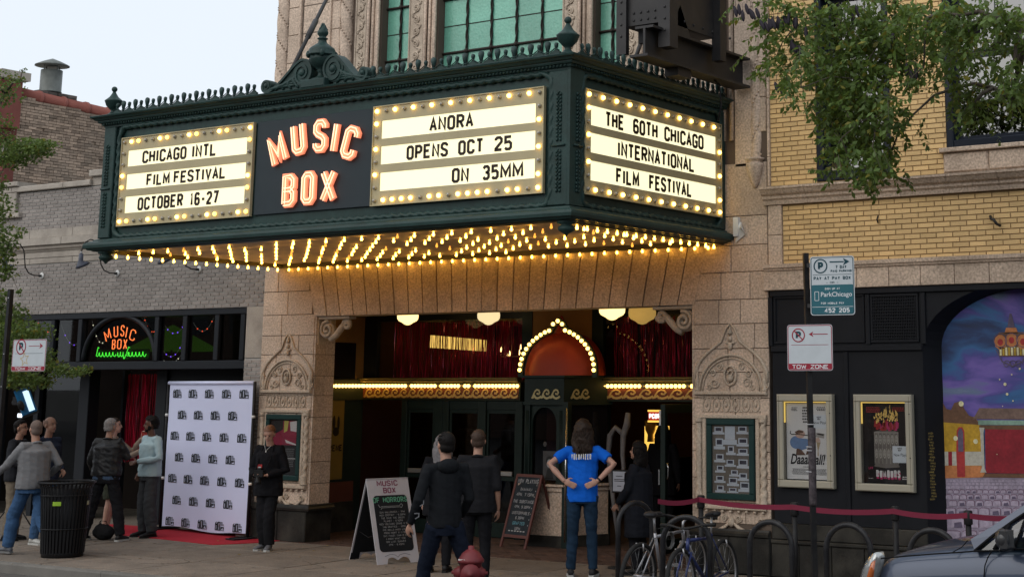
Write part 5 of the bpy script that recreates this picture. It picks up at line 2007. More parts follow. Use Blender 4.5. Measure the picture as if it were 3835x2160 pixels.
 # schoolhouse ceiling lamps
E_LAMP=emat('opal_lamp',(1.0,0.70,0.27),2.0)
def ceiling_lamp(X,Y_,sc,label,mt=E_LAMP,first=None):
 t=thing('ceiling_lamp',label,'lamp',(X,Y_,zceil),group='opal ceiling lamps of the entrance')
 m=MB()
 m.lathe([(0.01,-0.255),(0.05,-0.245),(0.09,-0.215),(0.15,-0.185),(0.175,-0.15),(0.18,-0.10),(0.17,-0.045),(0.10,-0.03)],(0,0,0),20)
 o=m.build('lamp_shade',mt,t,origin=(0,0,0),local=True)
 m=MB()
 m.lathe([(0.10,-0.032),(0.11,-0.02),(0.11,0.0),(0.02,0.0)],(0,0,0),14)
 m.build('lamp_base',M_steel,t,origin=(0,0,0),local=True)
 t.scale=(sc,sc,sc)
 return t
def lampx(q,yq,z):
 return PZ(q,yq,z)
P=lampx(2152,1189,zceil-0.25)
ceiling_lamp(P.x,max(0.75,min(P.y,1.6)),1.0,'bright opal ceiling lamp right above the ticket booth dome')
P=PYY(1527,1200,1.2)
ceiling_lamp(P.x,1.2,0.9,'glowing opal ceiling lamp at the left of the entrance')
P=PYY(1830,1190,1.55)
ceiling_lamp(P.x,1.55,0.95,'half hidden opal ceiling lamp left of the dome, under the arch',emat('opal_lamp_dim',(1.0,0.78,0.42),0.9))
P=PYY(2405,1205,1.7)
t_=ceiling_lamp(P.x,1.7,1.1,'dim amber stand-in for a lamp reflected in the glass right of the dome',emat('lamp_reflection',(0.9,0.55,0.14),0.35))  # stands in for a lamp's reflection in the glass, no lamp hangs here
for q_,y_,l_ in ((1720,5.6,'added lobby lamp behind the lounge sign, lighting the tinsel from inside'),):
 ceiling_lamp(PYY(q_,1230,y_).x,y_,0.9,l_,emat('opal_fill_lamp',(1.0,0.6,0.3),1.0))  # lamp added to light the tinsel from inside the lobby
 # ticket booth
tb=thing('ticket_booth','dark green ticket booth with red dome outlined in bulbs, between the doors','booth',(-13.6,1.4,0))
zc0_,zc1_b=zband0,zband1+0.02
Pc=PZ(2106,2052,0)
Ybf=Pc.y
xb0=PYY(1965,1900,Ybf).x
xb1=PYY(2106,1900,Ybf).x
poly=[(xb0-0.12,EY),(xb0,Ybf),(xb1,Ybf),(xb1+0.32,EY)]
def polyprism(mb,pts,z0,z1,grow=0.0,m=0):
 c=Vector((sum(p[0] for p in pts)/len(pts),sum(p[1] for p in pts)/len(pts)))
 q=[]
 for p in pts:
  d=(Vector(p)-c).normalized()*grow
  q.append((p[0]+d.x,min(EY,p[1]+d.y)))
 n=len(q)
 vs=[(x,y,z0) for x,y in q]+[(x,y,z1) for x,y in q]
 mb.add(vs,[tuple(range(n-1,-1,-1)),tuple(range(n,2*n))]+[(i,(i+1)%n,(i+1)%n+n,i+n) for i in range(n)],m)
m=MB()
polyprism(m,poly,zc0_+0.0,zc1_b,0.03)
m.build('booth_head',M_dgreen,tb)
m=MB()
polyprism(m,poly,zc1_b+0.001,zc1_b+0.035,0.09)
m.build('booth_cornice',M_dgreen,tb)
m=MB()
polyprism(m,poly,zc0_-0.045,zc0_-0.001,0.05)
m.build('booth_moulding',M_dgreen,tb)
wz=zwv1-zwv0
for i in range(3):
 wave_part(tb,(xb0+0.12+i*0.165,Ybf-0.032,zwv0),UX,0.165,wz,M_gold2)
ang=atan2(EY-Ybf,0.32)
for i in range(2):
 wave_part(tb,(xb1+0.055+0.15*cos(ang)*(i+.4),Ybf+0.15*sin(ang)*(i+.4)+0.01,zwv0),UX,0.15,wz,M_gold2,ang)
zct=PYY(2050,1812,Ybf-0.05).z
m=MB()
polyprism(m,poly,0.16,zct-0.10,-0.02)
m.build('stone_base',M_T,tb)
m=MB()
polyprism(m,poly,0.0,0.159,0.0)
m.build('granite_base',M_granite,tb)
m=MB()
polyprism(m,poly,zct-0.098,zct-0.03,0.03)
polyprism(m,poly,zct-0.029,zct,0.10)
m.build('counter',M_T,tb)
for (X,Y_) in ((xb0+0.03,Ybf+0.03),(xb1-0.03,Ybf+0.03)):
 m=MB()
 m.box(X-0.045,X+0.045,Y_-0.045,Y_+0.045,zct+0.001,zc0_-0.046)
 for k in (-0.022,0,0.022):
  m.tube([(X+k,Y_-0.047,zct+0.08),(X+k,Y_-0.047,zc0_-0.12)],0.007,5)
 m.build('booth_post',M_dgreen,tb)
Xc=xb1+0.06
m=MB()
m.box(Xc-0.045,Xc+0.045,Ybf-0.04,Ybf+0.05,0.0,zc0_-0.003)
m.build('booth_post',M_dgreen,tb)
awx=(xb0+xb1)/2-0.02
awr=0.215
awz=PYY(2040,1590,Ybf).z
m=MB()
NSs=14
pts_o=[(xb0+0.076,zct+0.002),(xb0+0.076,zc0_-0.047),(xb1-0.076,zc0_-0.047),(xb1-0.076,zct+0.002)]
m.box(xb0+0.076,awx-awr,Ybf+0.02,Ybf+0.05,zct+0.002,awz).box(awx+awr,xb1-0.076,Ybf+0.02,Ybf+0.05,zct+0.002,awz)
for i in range(NSs):
 a0,a1=pi-pi*i/NSs,pi-pi*(i+1)/NSs
 p0,p1=(awx+awr*cos(a0),awz+awr*1.15*sin(a0)),(awx+awr*cos(a1),awz+awr*1.15*sin(a1))
 m.prism([p0,p1,(p1[0],zc0_-0.047),(p0[0],zc0_-0.047)],Ybf+0.02,Ybf+0.05)
m.box(xb0+0.076,awx-awr,Ybf+0.021,Ybf+0.05,awz,zc0_-.047).box(awx+awr,xb1-0.076,Ybf+0.021,Ybf+0.05,awz,zc0_-.047)
m.build('arched_front',M_dgreen,tb)
MB().box(awx-awr,awx+awr,Ybf+0.055,Ybf+0.06,zct+0.002,awz+awr*1.15).build('booth_pane',M_glassd,tb)
MB().box(xb0,xb1,Ybf+0.5,Ybf+0.52,zct,zc0_).build('booth_curtain',mat('dark_red_cloth',(0.06,0.012,0.014),0.9),tb)
m=MB()
m.add([(xb1,Ybf+.02,zct),(xb1+0.3,EY-0.02,zct),(xb1+0.3,EY-0.02,zc0_),(xb1,Ybf+.02,zc0_)],[(0,1,2,3)])
m.build('side_pane',mat('black_glass',(0.008,0.008,0.01),0.06),tb)
P=PYY(2042,1662,Ybf+0.05)
bdg=MB().lathe([(0.062,0),(0.062,-0.004),(0.05,-0.005)],(0,0,0),18,axis='y')
bdg=bdg.build('window_badge',mat('white_paper',(0.62,0.62,0.6),0.7,var=0.02),None,origin=P)
tag(bdg,'white oval badge stuck on the ticket booth window','sticker')
m=MB()
for k in range(5):
 m.box(P.x-0.035+0.008*abs(k-2),P.x+0.035-0.008*abs(k-2),P.y-0.0065,P.y-0.0052,P.z-0.03+k*0.014,P.z-0.024+k*0.014)
m.build('print',mat('grey_print',(0.12,0.12,0.12),0.7),bdg)
P=PYY(2058,1742,Ybf+0.048)
pt=thing('portrait_print','black and white portrait print in the ticket booth window','picture',P)
MB().box(P.x-0.115,P.x+0.115,P.y-0.002,P.y+0.004,P.z-0.2,P.z+0.2).build('sheet',mat('dim_print',(0.06,0.06,0.062),0.4,var=0.25,scale=14),pt)
m=MB()
m.ball((P.x,P.y-0.003,P.z+0.03),(0.05,0.003,0.065),14,8)
m.add([(P.x-0.08,P.y-0.003,P.z-0.19),(P.x+0.08,P.y-0.003,P.z-0.19),(P.x+0.03,P.y-0.003,P.z-0.04),(P.x-0.03,P.y-0.003,P.z-0.04)],[(0,1,2,3)],1)
m.ball((P.x,P.y-0.0025,P.z+0.06),(0.065,0.002,0.07),14,8,m=1)
m.build('face',[mat('pale_print',(0.30,0.30,0.30),0.5),mat('ink',(0.02,0.02,0.02),0.5)],pt)
P=PYY(2042,1805,Ybf-0.02)
pl=MB().lathe([(0.105,0.0),(0.108,-0.006),(0.09,-0.01),(0.01,-0.006)],(0,0,0),22,axis='y').build('round_plate',mat('white_paper',(0.62,0.62,0.6),0.7),None,origin=(P.x,Ybf-0.06,zct+0.10))
tag(pl,'white round speaker plate standing on the ticket booth counter','plate')
dcx=PYY(2098,1400,Ybf+0.30).x
dyc=Ybf+0.42
dr=(PYY(2236,1400,Ybf).x-PYY(1958,1400,Ybf).x)/2*1.03
dz0=zc1_b+0.036
dz1=PYY(2096,1243,Ybf+0.3).z
m=MB()
prof=[]
for i in range(13):
 t=i/12
 a=pi/2*t
 prof.append((dr*0.97*cos(a)**0.8 if t<1 else 0.03,(dz1-dz0)*sin(a)**1.0))
seg=32
vs_,fs_=[],[]
for r,h in prof:
 for k in range(seg):
  a=2*pi*k/seg
  rf=1-0.03*(k%4==0)
  vs_.append((dcx+r*rf*cos(a),dyc+min(0.7,r*0.95)*rf*sin(a)*0.72,dz0+h))
for i in range(len(prof)-1):
 for k in range(seg):
  k2=(k+1)%seg
  fs_.append((i*seg+k,i*seg+k2,(i+1)*seg+k2,(i+1)*seg+k))
m.add(vs_,fs_,0,True)
m.build('dome',mat('red_dome_paint',(0.34,0.038,0.012),0.55,var=0.1,scale=6,fine=0.1),tb)
m=MB()
m.lathe([(0.10,-0.04),(0.09,0.02),(0.06,0.05),(0.07,0.08),(0.05,0.10),(0.045,0.15),(0.01,0.24)],(dcx,dyc-0.1,dz1),12)
m.build('dome_finial',mat('red_dome_paint',(0.42,0.085,0.03)),tb)
bz=[(152,788),(160,720),(176,655),(200,592),(232,535),(270,482),(313,437),(358,400),(406,365),(457,335),(508,315),(555,236),(612,198),(664,236),(700,311),(755,333),(806,361),(855,395),(899,437),(940,480),(974,530),(1008,588),(1028,653),(1044,720),(1046,790)]
pts3=[]
Yd=Ybf+0.02
for (a,b_) in bz:
 P=PYY(1900+a/3.22,1140+b_/3.22,Yd)
 pts3.append(P)
m=MB()
cxm=sum((p.x for p in pts3))/len(pts3)
pth=[pts3[0]-UZ*0.10]+pts3+[pts3[-1]-UZ*0.10]
m.ribbon([(p.x,p.z) for p in pth],0.085,Vector((0,Yd+0.05,0)),UX,UZ,NY,0.04)
m.build('bulb_arch',M_dgreen,tb)
for P in pts3:
 add_bulb(tb,(P.x,Yd-0.01,P.z),None,E_BALL,r=0.031,nm='dome_bulb',key='p')
 # doors
zdt=zband0-0.002
drs=MB()
def xe(q,yq=1700,Y=EY):
 return PYY(q,yq,Y).x
def post(q0_,q1_,name='door_post',z1=None,m=M_dgreen):
 MB().bbox(xe(q0_),xe(q1_),EY-0.05,EY+0.08,0.0,(z1 or zdt),0.008).build(name,m,th)
post(1505,1526)
post(1626,1660)
post(1661,1683)
post(1795,1823)
post(1936,1962)
doors=[(1527,1625),(1684,1794),(1824,1935)]
for (a,b_) in doors:
 x0,x1=xe(a),xe(b_)
 d=MB()
 d.bbox(x0,x0+0.035,EY-0.02,EY+0.03,0.01,zdt-0.13,0.005).bbox(x1-0.035,x1,EY-0.02,EY+0.03,0.01,zdt-0.13,0.005)
 d.bbox(x0+.035,x1-.035,EY-0.02,EY+0.03,0.01,0.22,0.005).bbox(x0+.035,x1-.035,EY-0.02,EY+0.03,zdt-0.19,zdt-0.13,0.005)
 zk=PYY(1850,1770,EY).z
 d.bbox(x0+.035,x1-.035,EY-0.02,EY+0.03,zk-0.11,zk-0.045,0.005)
 do=d.build('door',M_dgreen,th)
 MB().box(x0+.035,x1-.035,EY,EY+0.006,0.22,zdt-0.19).build('pane',M_glassd,do)
 MB().bbox(x0+.05,x1-.05,EY-0.05,EY-0.025,zk-0.035,zk+0.03,0.004).build('push_bar',mat('push_bar_metal',(0.30,0.30,0.29),0.4,metal=0.5),do)
 m=MB()
 for k in range(9):
  pass
 zs=PYY(1750,1612,EY).z
 m.tube([(x0+.04+(x1-x0-.08)*i/10,EY+0.05,zs+0.03*sin(pi*i/10)) for i in range(11)],0.006,4)
 m.tube([(x0+.04,EY+0.05,zs-0.42),(x1-.04,EY+0.05,zs-0.42)],0.006,4)
 cxh,zh=(x0+x1)/2,zs-0.22
 for s in (-1,1):
  m.tube([(cxh,EY+.05,zh-.17),(cxh+s*.07,EY+.05,zh-.04),(cxh+s*.075,EY+.05,zh+.08),(cxh+s*.03,EY+.05,zh+.15),(cxh,EY+.05,zh+0.19)],0.005,4)
 m.build('glazing_scroll',mat('dull_bronze',(0.09,0.06,0.05),0.5,metal=0.4),do)
 MB().box(x0,x1,EY-0.03,EY+0.05,zdt-0.128,zdt-0.002).build('door_head',M_dgreen,th)
post(1262,1310,m=M_dkframe)
post(1315,1326,m=M_orange,name='brass_post')
rr=random.Random(8)
for (q,yq,c) in ((1600,1561,'red'),(1615,1562,'red'),(1904,1654,'red'),(1921,1652,'violet'),(1848,1709,'red'),(1861,1711,'violet'),(1915,1713,'violet'),(1925,1740,'red'),(1868,1768,'red')):
 P=PYY(q,yq,EY+0.5)
 m=MB()
 m.ball((0,0,0),0.012,6,4)
 o=m.build('fairy_light',emat('fairy_'+c,(1,0.08,0.02) if c=='red' else (0.25,0.08,1.0),6),None,origin=P)
 tag(o,'tiny %s fairy light behind the doors, %s'%(c,{1600:'upper left of a close pair',1615:'upper right of a close pair',1904:'top one right of the third door pane',1921:'top one by the booth',1848:'left of the middle pair',1861:'in the middle pair',1915:'alone at mid height by the booth',1925:'lower right by the booth',1868:'lowest, above the push bar'}[q]),'fairy light','fairy lights behind the doors')
post(2212,2224,m=M_dgreen)
post(2258,2275,m=M_dgreen)
P0=PYY(2500,1700,1.55)
d=MB()
lf=PYY(2495,1700,1.3).x
d.bbox(lf-0.02,lf+0.06,1.18,1.24,0.02,zdt-0.02,0.006)
d.box(lf-0.0,lf+0.04,1.241,EY-0.05,0.02,0.2)
d.box(lf-0.0,lf+0.04,1.241,EY-0.05,zdt-0.14,zdt-0.02)
do=d.build('door',M_dgreen,th,label='green glass door leaf standing open beside the right pilaster')
hx,hz=lf+0.16,PYY(2524,1765,1.2).z
MB().tube([(lf+0.06,1.2,hz+.1),(lf+0.10,1.17,hz+0.1),(lf+0.115,1.17,hz+.05),(lf+0.115,1.17,hz-.05),(lf+0.10,1.17,hz-0.1),(lf+0.06,1.2,hz-.1)],0.009,6).build('handle',mat('chrome',(0.6,0.6,0.6),0.2,metal=1.0,var=0),do)
MB().box(lf-0.045,lf-0.022,1.17,1.23,0.92,1.12).build('lock',mat('chrome',(0.6,0.6,0.6),0.2,metal=1.0),do)
MB().bbox(lf-0.03,lf-0.0,1.16,1.179,zdt-0.30,zdt-0.1,0.004).build('closer',mat('white_paint',(0.7,0.7,0.68),0.6),do)
MB().bbox(lf+0.35,lf+0.75,1.5,1.6,0.0,zdt-0.002,0.01).build('door_post',M_dkframe,th)
pcs=thing('popcorn_sign','lit red sign with white letters reading PCORN over the candy counter','sign',PYY(2460,1556,5.5))
A,B_=PYY(2428,1541,5.5),PYY(2486,1574,5.5)
MB().box(A.x,B_.x,5.5,5.56,B_.z,A.z).build('light_box',emat('lit_red_box',(0.30,0.02,0.015),0.9),pcs)
MB().box(A.x,B_.x,5.48,5.56,A.z+.002,A.z+0.03).box(A.x,B_.x,5.48,5.56,B_.z-0.03,B_.z-.002).build('trim',emat('gold_glow',(1,0.6,0.1),1.2),pcs)
m=MB()
fit_word(m,'PCORN',A.x+0.02,B_.x-0.02,Vector((0,5.497,B_.z+0.03)),UX,UZ,NY,A.z-B_.z-0.06,0.22,0.004)
m.build('letters',emat('lit_white',(1,0.9,0.8),1.8),pcs)
pm_=thing('popcorn_machine','glowing yellow popcorn case seen deep inside the right doorway','machine',PYY(2440,1640,6.0))
A,B_=PYY(2414,1595,6.0),PYY(2466,1712,6.0)
pcx=(A.x+B_.x)/2
m=MB()
m.box(A.x,B_.x,6.0,6.35,B_.z,A.z)
m.build('lit_case',emat('popcorn_glow',(1.0,0.58,0.10),1.1),pm_)
m=MB()
m.lathe([(0.06,0),(0.05,0.12),(0.09,0.2),(0.10,0.35)],(pcx,5.97,(A.z+B_.z)/2),12)
m.build('kettle',M_gold,pm_)
MB().box(A.x-0.3,B_.x+0.3,5.9,6.6,0.0,B_.z-0.002).build('counter',M_dark,pm_)
gx=PYY(2335,1700,1.95).x
m=MB()
rr=random.Random(14)
def drape(mb,pts,r):
 mb.tube(pts,r,6)
def gp(q,yq,Y=1.85):
 return PYY(q,yq,Y)
drape(m,[gp(2352,1545),gp(2348,1590),gp(2335,1630),gp(2332,1700),gp(2336,1750),gp(2320,1800)],[0.035,0.05,0.045,0.035,0.03,0.02])
drape(m,[gp(2335,1625),gp(2305,1600),gp(2285,1630),gp(2278,1700),gp(2290,1800),gp(2300,1900),gp(2310,2000)],[0.04,0.035,0.045,0.035,0.04,0.03,0.02])
o=m.build('hanging_shroud',mat('grey_gauze',(0.17,0.16,0.16),0.9,var=0.25,scale=15),None)
tag(o,'torn grey gauze decoration hanging beside the booth behind the volunteer','decoration')
MB().tube([gp(2122,1528,1.15),gp(2118,1780,1.15),gp(2114,2030,1.15)],[0.012]*3,6).build('door_rod',mat('chrome',(0.6,0.6,0.6),0.2,metal=1.0),th)
# PRINT HELPERS
def flat(mb,pts,O,U,V,N,d,m=0,close=True):
 """flat printed shape: polygon (u, v) lying d off the plane"""
 mb.add([O+U*p[0]+V*p[1]+N*d for p in pts],[tuple(range(len(pts)))],m)
def ell(cx_,cy_,rx,ry,n=20,a0=0.0):
 return [(cx_+rx*cos(a0+2*pi*i/n),cy_+ry*sin(a0+2*pi*i/n)) for i in range(n)]
def rbox(x0,x1,y0,y1,r,n=4):
 out=[]
 for (a,b_,s) in ((x1-r,y0+r,-90),(x1-r,y1-r,0),(x0+r,y1-r,90),(x0+r,y0+r,180)):
  for k in range(n+1):
   t=radians(s+90*k/n)
   out.append((a+r*cos(t),b_+r*sin(t)))
 return out
def font_mesh(s,size,bold=0.0,shear=0.0,fit=None,extr=0.0,align='LEFT',xs=1.0):
 cu=bpy.data.curves.new('txt','FONT')
 cu.body=s
 cu.size=size
 cu.offset=bold
 cu.shear=shear
 cu.extrude=extr
 cu.align_x=align
 cu.resolution_u=3
 ob=bpy.data.objects.new('txt',cu)
 COL.objects.link(ob)
 dg=bpy.context.evaluated_depsgraph_get()
 me=bpy.data.meshes.new_from_object(ob.evaluated_get(dg))
 bpy.data.objects.remove(ob)
 vs=[v.co.copy() for v in me.vertices]
 fs=[tuple(p.vertices) for p in me.polygons]
 bpy.data.meshes.remove(me)
 if fit and vs:
  x0,x1=min(v.x for v in vs),max(v.x for v in vs)
  k=fit/(x1-x0)
  c=0 if align=='LEFT' else (x0+x1)/2
  for v in vs:
   v.x=(v.x-(x0 if align=='LEFT' else c))*k
 for v in vs:
  v.x*=xs
 return vs,fs
def font_text(mb,s,O,U,V,N,size,d,m=0,**kw):
 vs,fs=font_mesh(s,size,**kw)
 mb.add([O+U*v.x+V*v.y+N*(d+v.z) for v in vs],fs,m)
M_white=mat('white_paper',(0.62,0.62,0.6),0.7,var=0.02)
M_ink=mat('ink',(0.02,0.02,0.02),0.5,var=0)
M_signw=mat('sign_white',(0.46,0.50,0.53),0.45,var=0.05,scale=8,stain=0.1,stain_scale=6)
M_signr=mat('sign_red',(0.26,0.012,0.03),0.45,var=0.05)
M_signt=mat('sign_teal',(0.012,0.10,0.13),0.45,var=0.05)
M_signk=mat('sign_dark_teal',(0.006,0.045,0.062),0.45,var=0.05)
M_pole=mat('black_pole',(0.012,0.012,0.013),0.5,var=0.2,scale=10,stain=0.3,stain_scale=8,stain_col=(0.05,0.05,0.05))
# MURAL (generic painted auditorium under a night sky)
Ym=0.22
mu=thing('wall_mural','colourful arched mural of an old theatre hall, red curtain and night sky','mural',(acx2,Ym,zgb))
def nebula():
 m=bpy.data.materials.new('mural_paint_sky')
 m.use_nodes=True
 t=m.node_tree
 b=t.nodes['Principled BSDF']
 b.inputs['Roughness'].default_value=0.6
 geo=t.nodes.new('ShaderNodeNewGeometry')
 mp=t.nodes.new('ShaderNodeMapping')
 mp.inputs['Rotation'].default_value=(0,radians(35),0)
 mp.inputs['Scale'].default_value=(0.5,1,1.4)
 t.links.new(geo.outputs['Position'],mp.inputs[0])
 n=t.nodes.new('ShaderNodeTexNoise')
 n.inputs['Scale'].default_value=1.5
 n.inputs['Detail'].default_value=5
 n.inputs['Distortion'].default_value=0.6
 t.links.new(mp.outputs[0],n.inputs[0])
 r=t.nodes.new('ShaderNodeValToRGB')
 e=r.color_ramp.elements
 e[0].position,e[0].color=0.30,(0.004,0.007,0.022,1)
 e[1].position,e[1].color=0.76,(0.22,0.27,0.38,1)
 for p,c in ((0.40,(0.008,0.03,0.11,1)),(0.48,(0.02,0.10,0.26,1)),(0.54,(0.05,0.045,0.22,1)),(0.61,(0.13,0.085,0.34,1)),(0.68,(0.10,0.14,0.24,1))):
  x_=e.new(p)
  x_.color=c
 t.links.new(n.outputs['Fac'],r.inputs[0])
 t.links.new(r.outputs[0],b.inputs['Base Color'])
 return m
m=MB()
N_=NY
pts=[(acx2-Rm,zgb+0.002)]+[(acx2+Rm*cos(pi-pi*i/NS),zms+rz*sin(pi-pi*i/NS)) for i in range(NS+1)]+[(acx2+Rm,zgb+0.002)]
m.prism([(p[0],p[1]) for p in pts][::-1],Ym,Ym+0.05)
m.build('painted_panel',nebula(),mu)
def mx(q,yq=1700):
 return PYY(q,yq,Ym).x
def mz(q,x=3680):
 return PYY(x,q,Ym).z
O0=Vector((0,Ym,0))
MP_={k:mat('mural_'+k,c,0.65,var=v,scale=sc,fine=0.22,fscale=28,stain=0.5,stain_scale=4) for k,c,v,sc in (('ochre',(0.42,0.25,0.02),0.2,6),('brown',(0.13,0.065,0.035),0.2,9),('roof',(0.17,0.11,0.09),0.25,12),('mint',(0.20,0.31,0.25),0.1,6),('cream',(0.42,0.40,0.34),0.15,8),('curtain',(0.22,0.012,0.022),0.15,5),('floor',(0.26,0.22,0.29),0.25,10),('seat',(0.33,0.28,0.36),0.15,12),('seatline',(0.11,0.04,0.08),0.1,8),('shade',(0.10,0.08,0.13),0.1,8),('glow',(0.62,0.58,0.36),0.05,4),('red',(0.33,0.03,0.03),0.1,5),('teal',(0.05,0.20,0.27),0.3,3),('violet',(0.13,0.07,0.34),0.3,3),('orange',(0.45,0.17,0.06),0.1,6),('yellow',(0.36,0.24,0.03),0.1,6))}
ML=list(MP_.values())
MI={k:i for i,k in enumerate(MP_)}
lay=MB()
def mf(pts,key,d):
 flat(lay,[(mx(a,b_),PYY(a,b_,Ym).z) for a,b_ in pts],O0,UX,UZ,NY,d,MI[key])
mxr=acx2+Rm
def xr(y):
 return 4000
mf([(3535,1785),(4150,1770),(4150,2010),(3540,2060)],'floor',0.003)
mf([(3528,1560),(3650,1560),(3680,1600),(3690,1785),(3533,1790)],'ochre',0.004)
mf([(3525,1545),(3528,1500),(3545,1530),(3562,1534),(3574,1508),(3600,1500),(3612,1530),(3630,1555),(3650,1562),(3672,1590),(3528,1580)],'brown',0.005)
mf([(3645,1568),(3668,1527),(4150,1532),(4150,1572)],'roof',0.006)
mf([(3663,1572),(4150,1575),(4150,1592),(3665,1590)],'mint',0.006)
mf([(3668,1591),(4150,1594),(4150,1612),(3668,1606)],'brown',0.0065)
mf([(3690,1606),(4150,1612),(4150,1778),(3692,1770)],'curtain',0.007)
mf([(3668,1600),(3688,1600),(3684,1618),(3688,1752),(3696,1768),(3672,1768),(3678,1750),(3672,1618)],'cream',0.008)
mf([(3530,1690),(3680,1690),(3684,1742),(3532,1742)],'cream',0.0055)
mf([(3532,1743),(3682,1743),(3690,1786),(3533,1790)],'orange',0.0056)
mf([(3584,1610),(3592,1598),(3604,1598),(3612,1612),(3614,1690),(3616,1785),(3586,1785),(3582,1690)],'red',0.0075)
mf([(3588,1618),(3595,1604),(3602,1604),(3608,1618),(3609,1690),(3590,1690)],'shade',0.0085)
mf([(3552,1690),(3566,1690),(3567,1742),(3553,1742)],'curtain',0.0076)
mf([(3690,1771),(4150,1779),(4150,1792),(3680,1786)],'brown',0.0078)
for (q,yq,r) in ((3580,1640,9),(3655,1652,9),(3601,1511,10),(3773,1475,5),(3765,1438,6),(3790,1402,3),(3735,1700,2),(3745,1420,3),(3800,1300,3),(3795,1500,3),(3820,1380,4),(3756,1520,2)):
 P=PYY(q,yq,Ym)
 rr_=r/330
 flat(lay,ell(P.x,P.z,rr_,rr_),O0,UX,UZ,NY,0.010,MI['glow'])
rr=random.Random(6)
rows=[(1795,13,8),(1806,15,9),(1818,18,11),(1832,22,13),(1850,27,17),(1872,33,21),(1900,42,27),(1938,54,36),(1985,62,42)]
for j,(yq,wq,hq) in enumerate(rows):
 q=3542+(j%2)*wq*0.4
 while q<4100:
  pts=[(q,yq+hq),(q+2,yq+3),(q+wq*.2,yq),(q+wq*.75,yq+1),(q+wq*.88,yq+4),(q+wq*.9,yq+hq)]
  mf(pts,'seat',0.0042+j*0.0006)
  if wq>20:
   P=[(mx(a,b_),PYY(a,b_,Ym).z) for a,b_ in pts[1:]]
   lay.ribbon(P,0.006,O0+NY*(0.0045+j*.0006),UX,UZ,NY,0.0004,MI['seatline'])
   if rr.random()<0.4:
    mf([(q+wq*.2,yq+hq*.5),(q+wq*.7,yq+hq*.4),(q+wq*.8,yq+hq),(q+wq*.2,yq+hq)],'shade',0.0046+j*.0006)
  q+=wq
lc=PYY(3790,1290,Ym)
flat(lay,[(lc.x-0.15,lc.z+0.14),(lc.x-0.17,lc.z-0.02),(lc.x-0.15,lc.z-0.13),(lc.x+0.15,lc.z-0.13),(lc.x+0.17,lc.z-0.02),(lc.x+0.15,lc.z+0.14)],O0,UX,UZ,NY,0.007,MI['brown'])
for s in range(-4,5):
 flat(lay,[(lc.x+s*.034-.012,lc.z-.12),(lc.x+s*.034+.012,lc.z-.12),(lc.x+s*.034+.012,lc.z-.03),(lc.x+s*.034-.012,lc.z-.03)],O0,UX,UZ,NY,0.0075,MI['yellow' if s%2 else 'glow'])
for s in (-1,0,1):
 flat(lay,ell(lc.x+s*0.135,lc.z+0.05-abs(s)*0.02,0.075,0.085,10),O0,UX,UZ,NY,0.008+0.0005*s,MI['orange'])
 flat(lay,ell(lc.x+s*0.135,lc.z+0.05-abs(s)*0.02,0.034,0.038,10),O0,UX,UZ,NY,0.0095,MI['red'])
 lay.ribbon(arc((lc.x+s*0.135,lc.z+0.05),0.078,0,360,14),0.008,O0+NY*0.0096,UX,UZ,NY,0.0004,MI['shade'],closed=False)
 lay.ribbon(spiral((lc.x+s*0.07,lc.z-0.22),0.05,0.01,0,1.3,14),0.010,O0+NY*0.0096,UX,UZ,NY,0.0004,MI['shade'])
lay.ribbon([(lc.x-0.19,lc.z-.05),(lc.x-.12,lc.z-.19),(lc.x,lc.z-.24),(lc.x+.12,lc.z-.19),(lc.x+.19,lc.z-.05)],0.014,O0+NY*0.0094,UX,UZ,NY,0.0004,MI['shade'])
flat(lay,[(lc.x-.05,lc.z+.17),(lc.x+.05,lc.z+.17),(lc.x+.012,lc.z+.35),(lc.x-.012,lc.z+.35)],O0,UX,UZ,NY,0.006,MI['shade'])
flat(lay,[(lc.x-.08,lc.z+.13),(lc.x+.08,lc.z+.13),(lc.x+.06,lc.z+.19),(lc.x-.06,lc.z+.19)],O0,UX,UZ,NY,0.007,MI['orange'])
lay.build('painting',ML,mu,fixn=False)
gm=MB()
rr=random.Random(19)
gx_=PYY(3497,1800,-0.002).x
for i in range(23):
 z=PYY(3497,1625+i*11.2,-0.002).z
 w=rr.uniform(0.03,0.055)
 s=''.join(rr.choice('IEHNL') for _ in range(5))
 stroke_text(gm,s,Vector((gx_-w,-0.002,z)),UX,UZ,NY,0.021,0.32,0.18,0.12,0.001,jit=0.03,rr=rr)
o=gm.build('gilt_lettering',mat('dull_gilt',(0.16,0.12,0.03),0.6,var=0.1),yb)
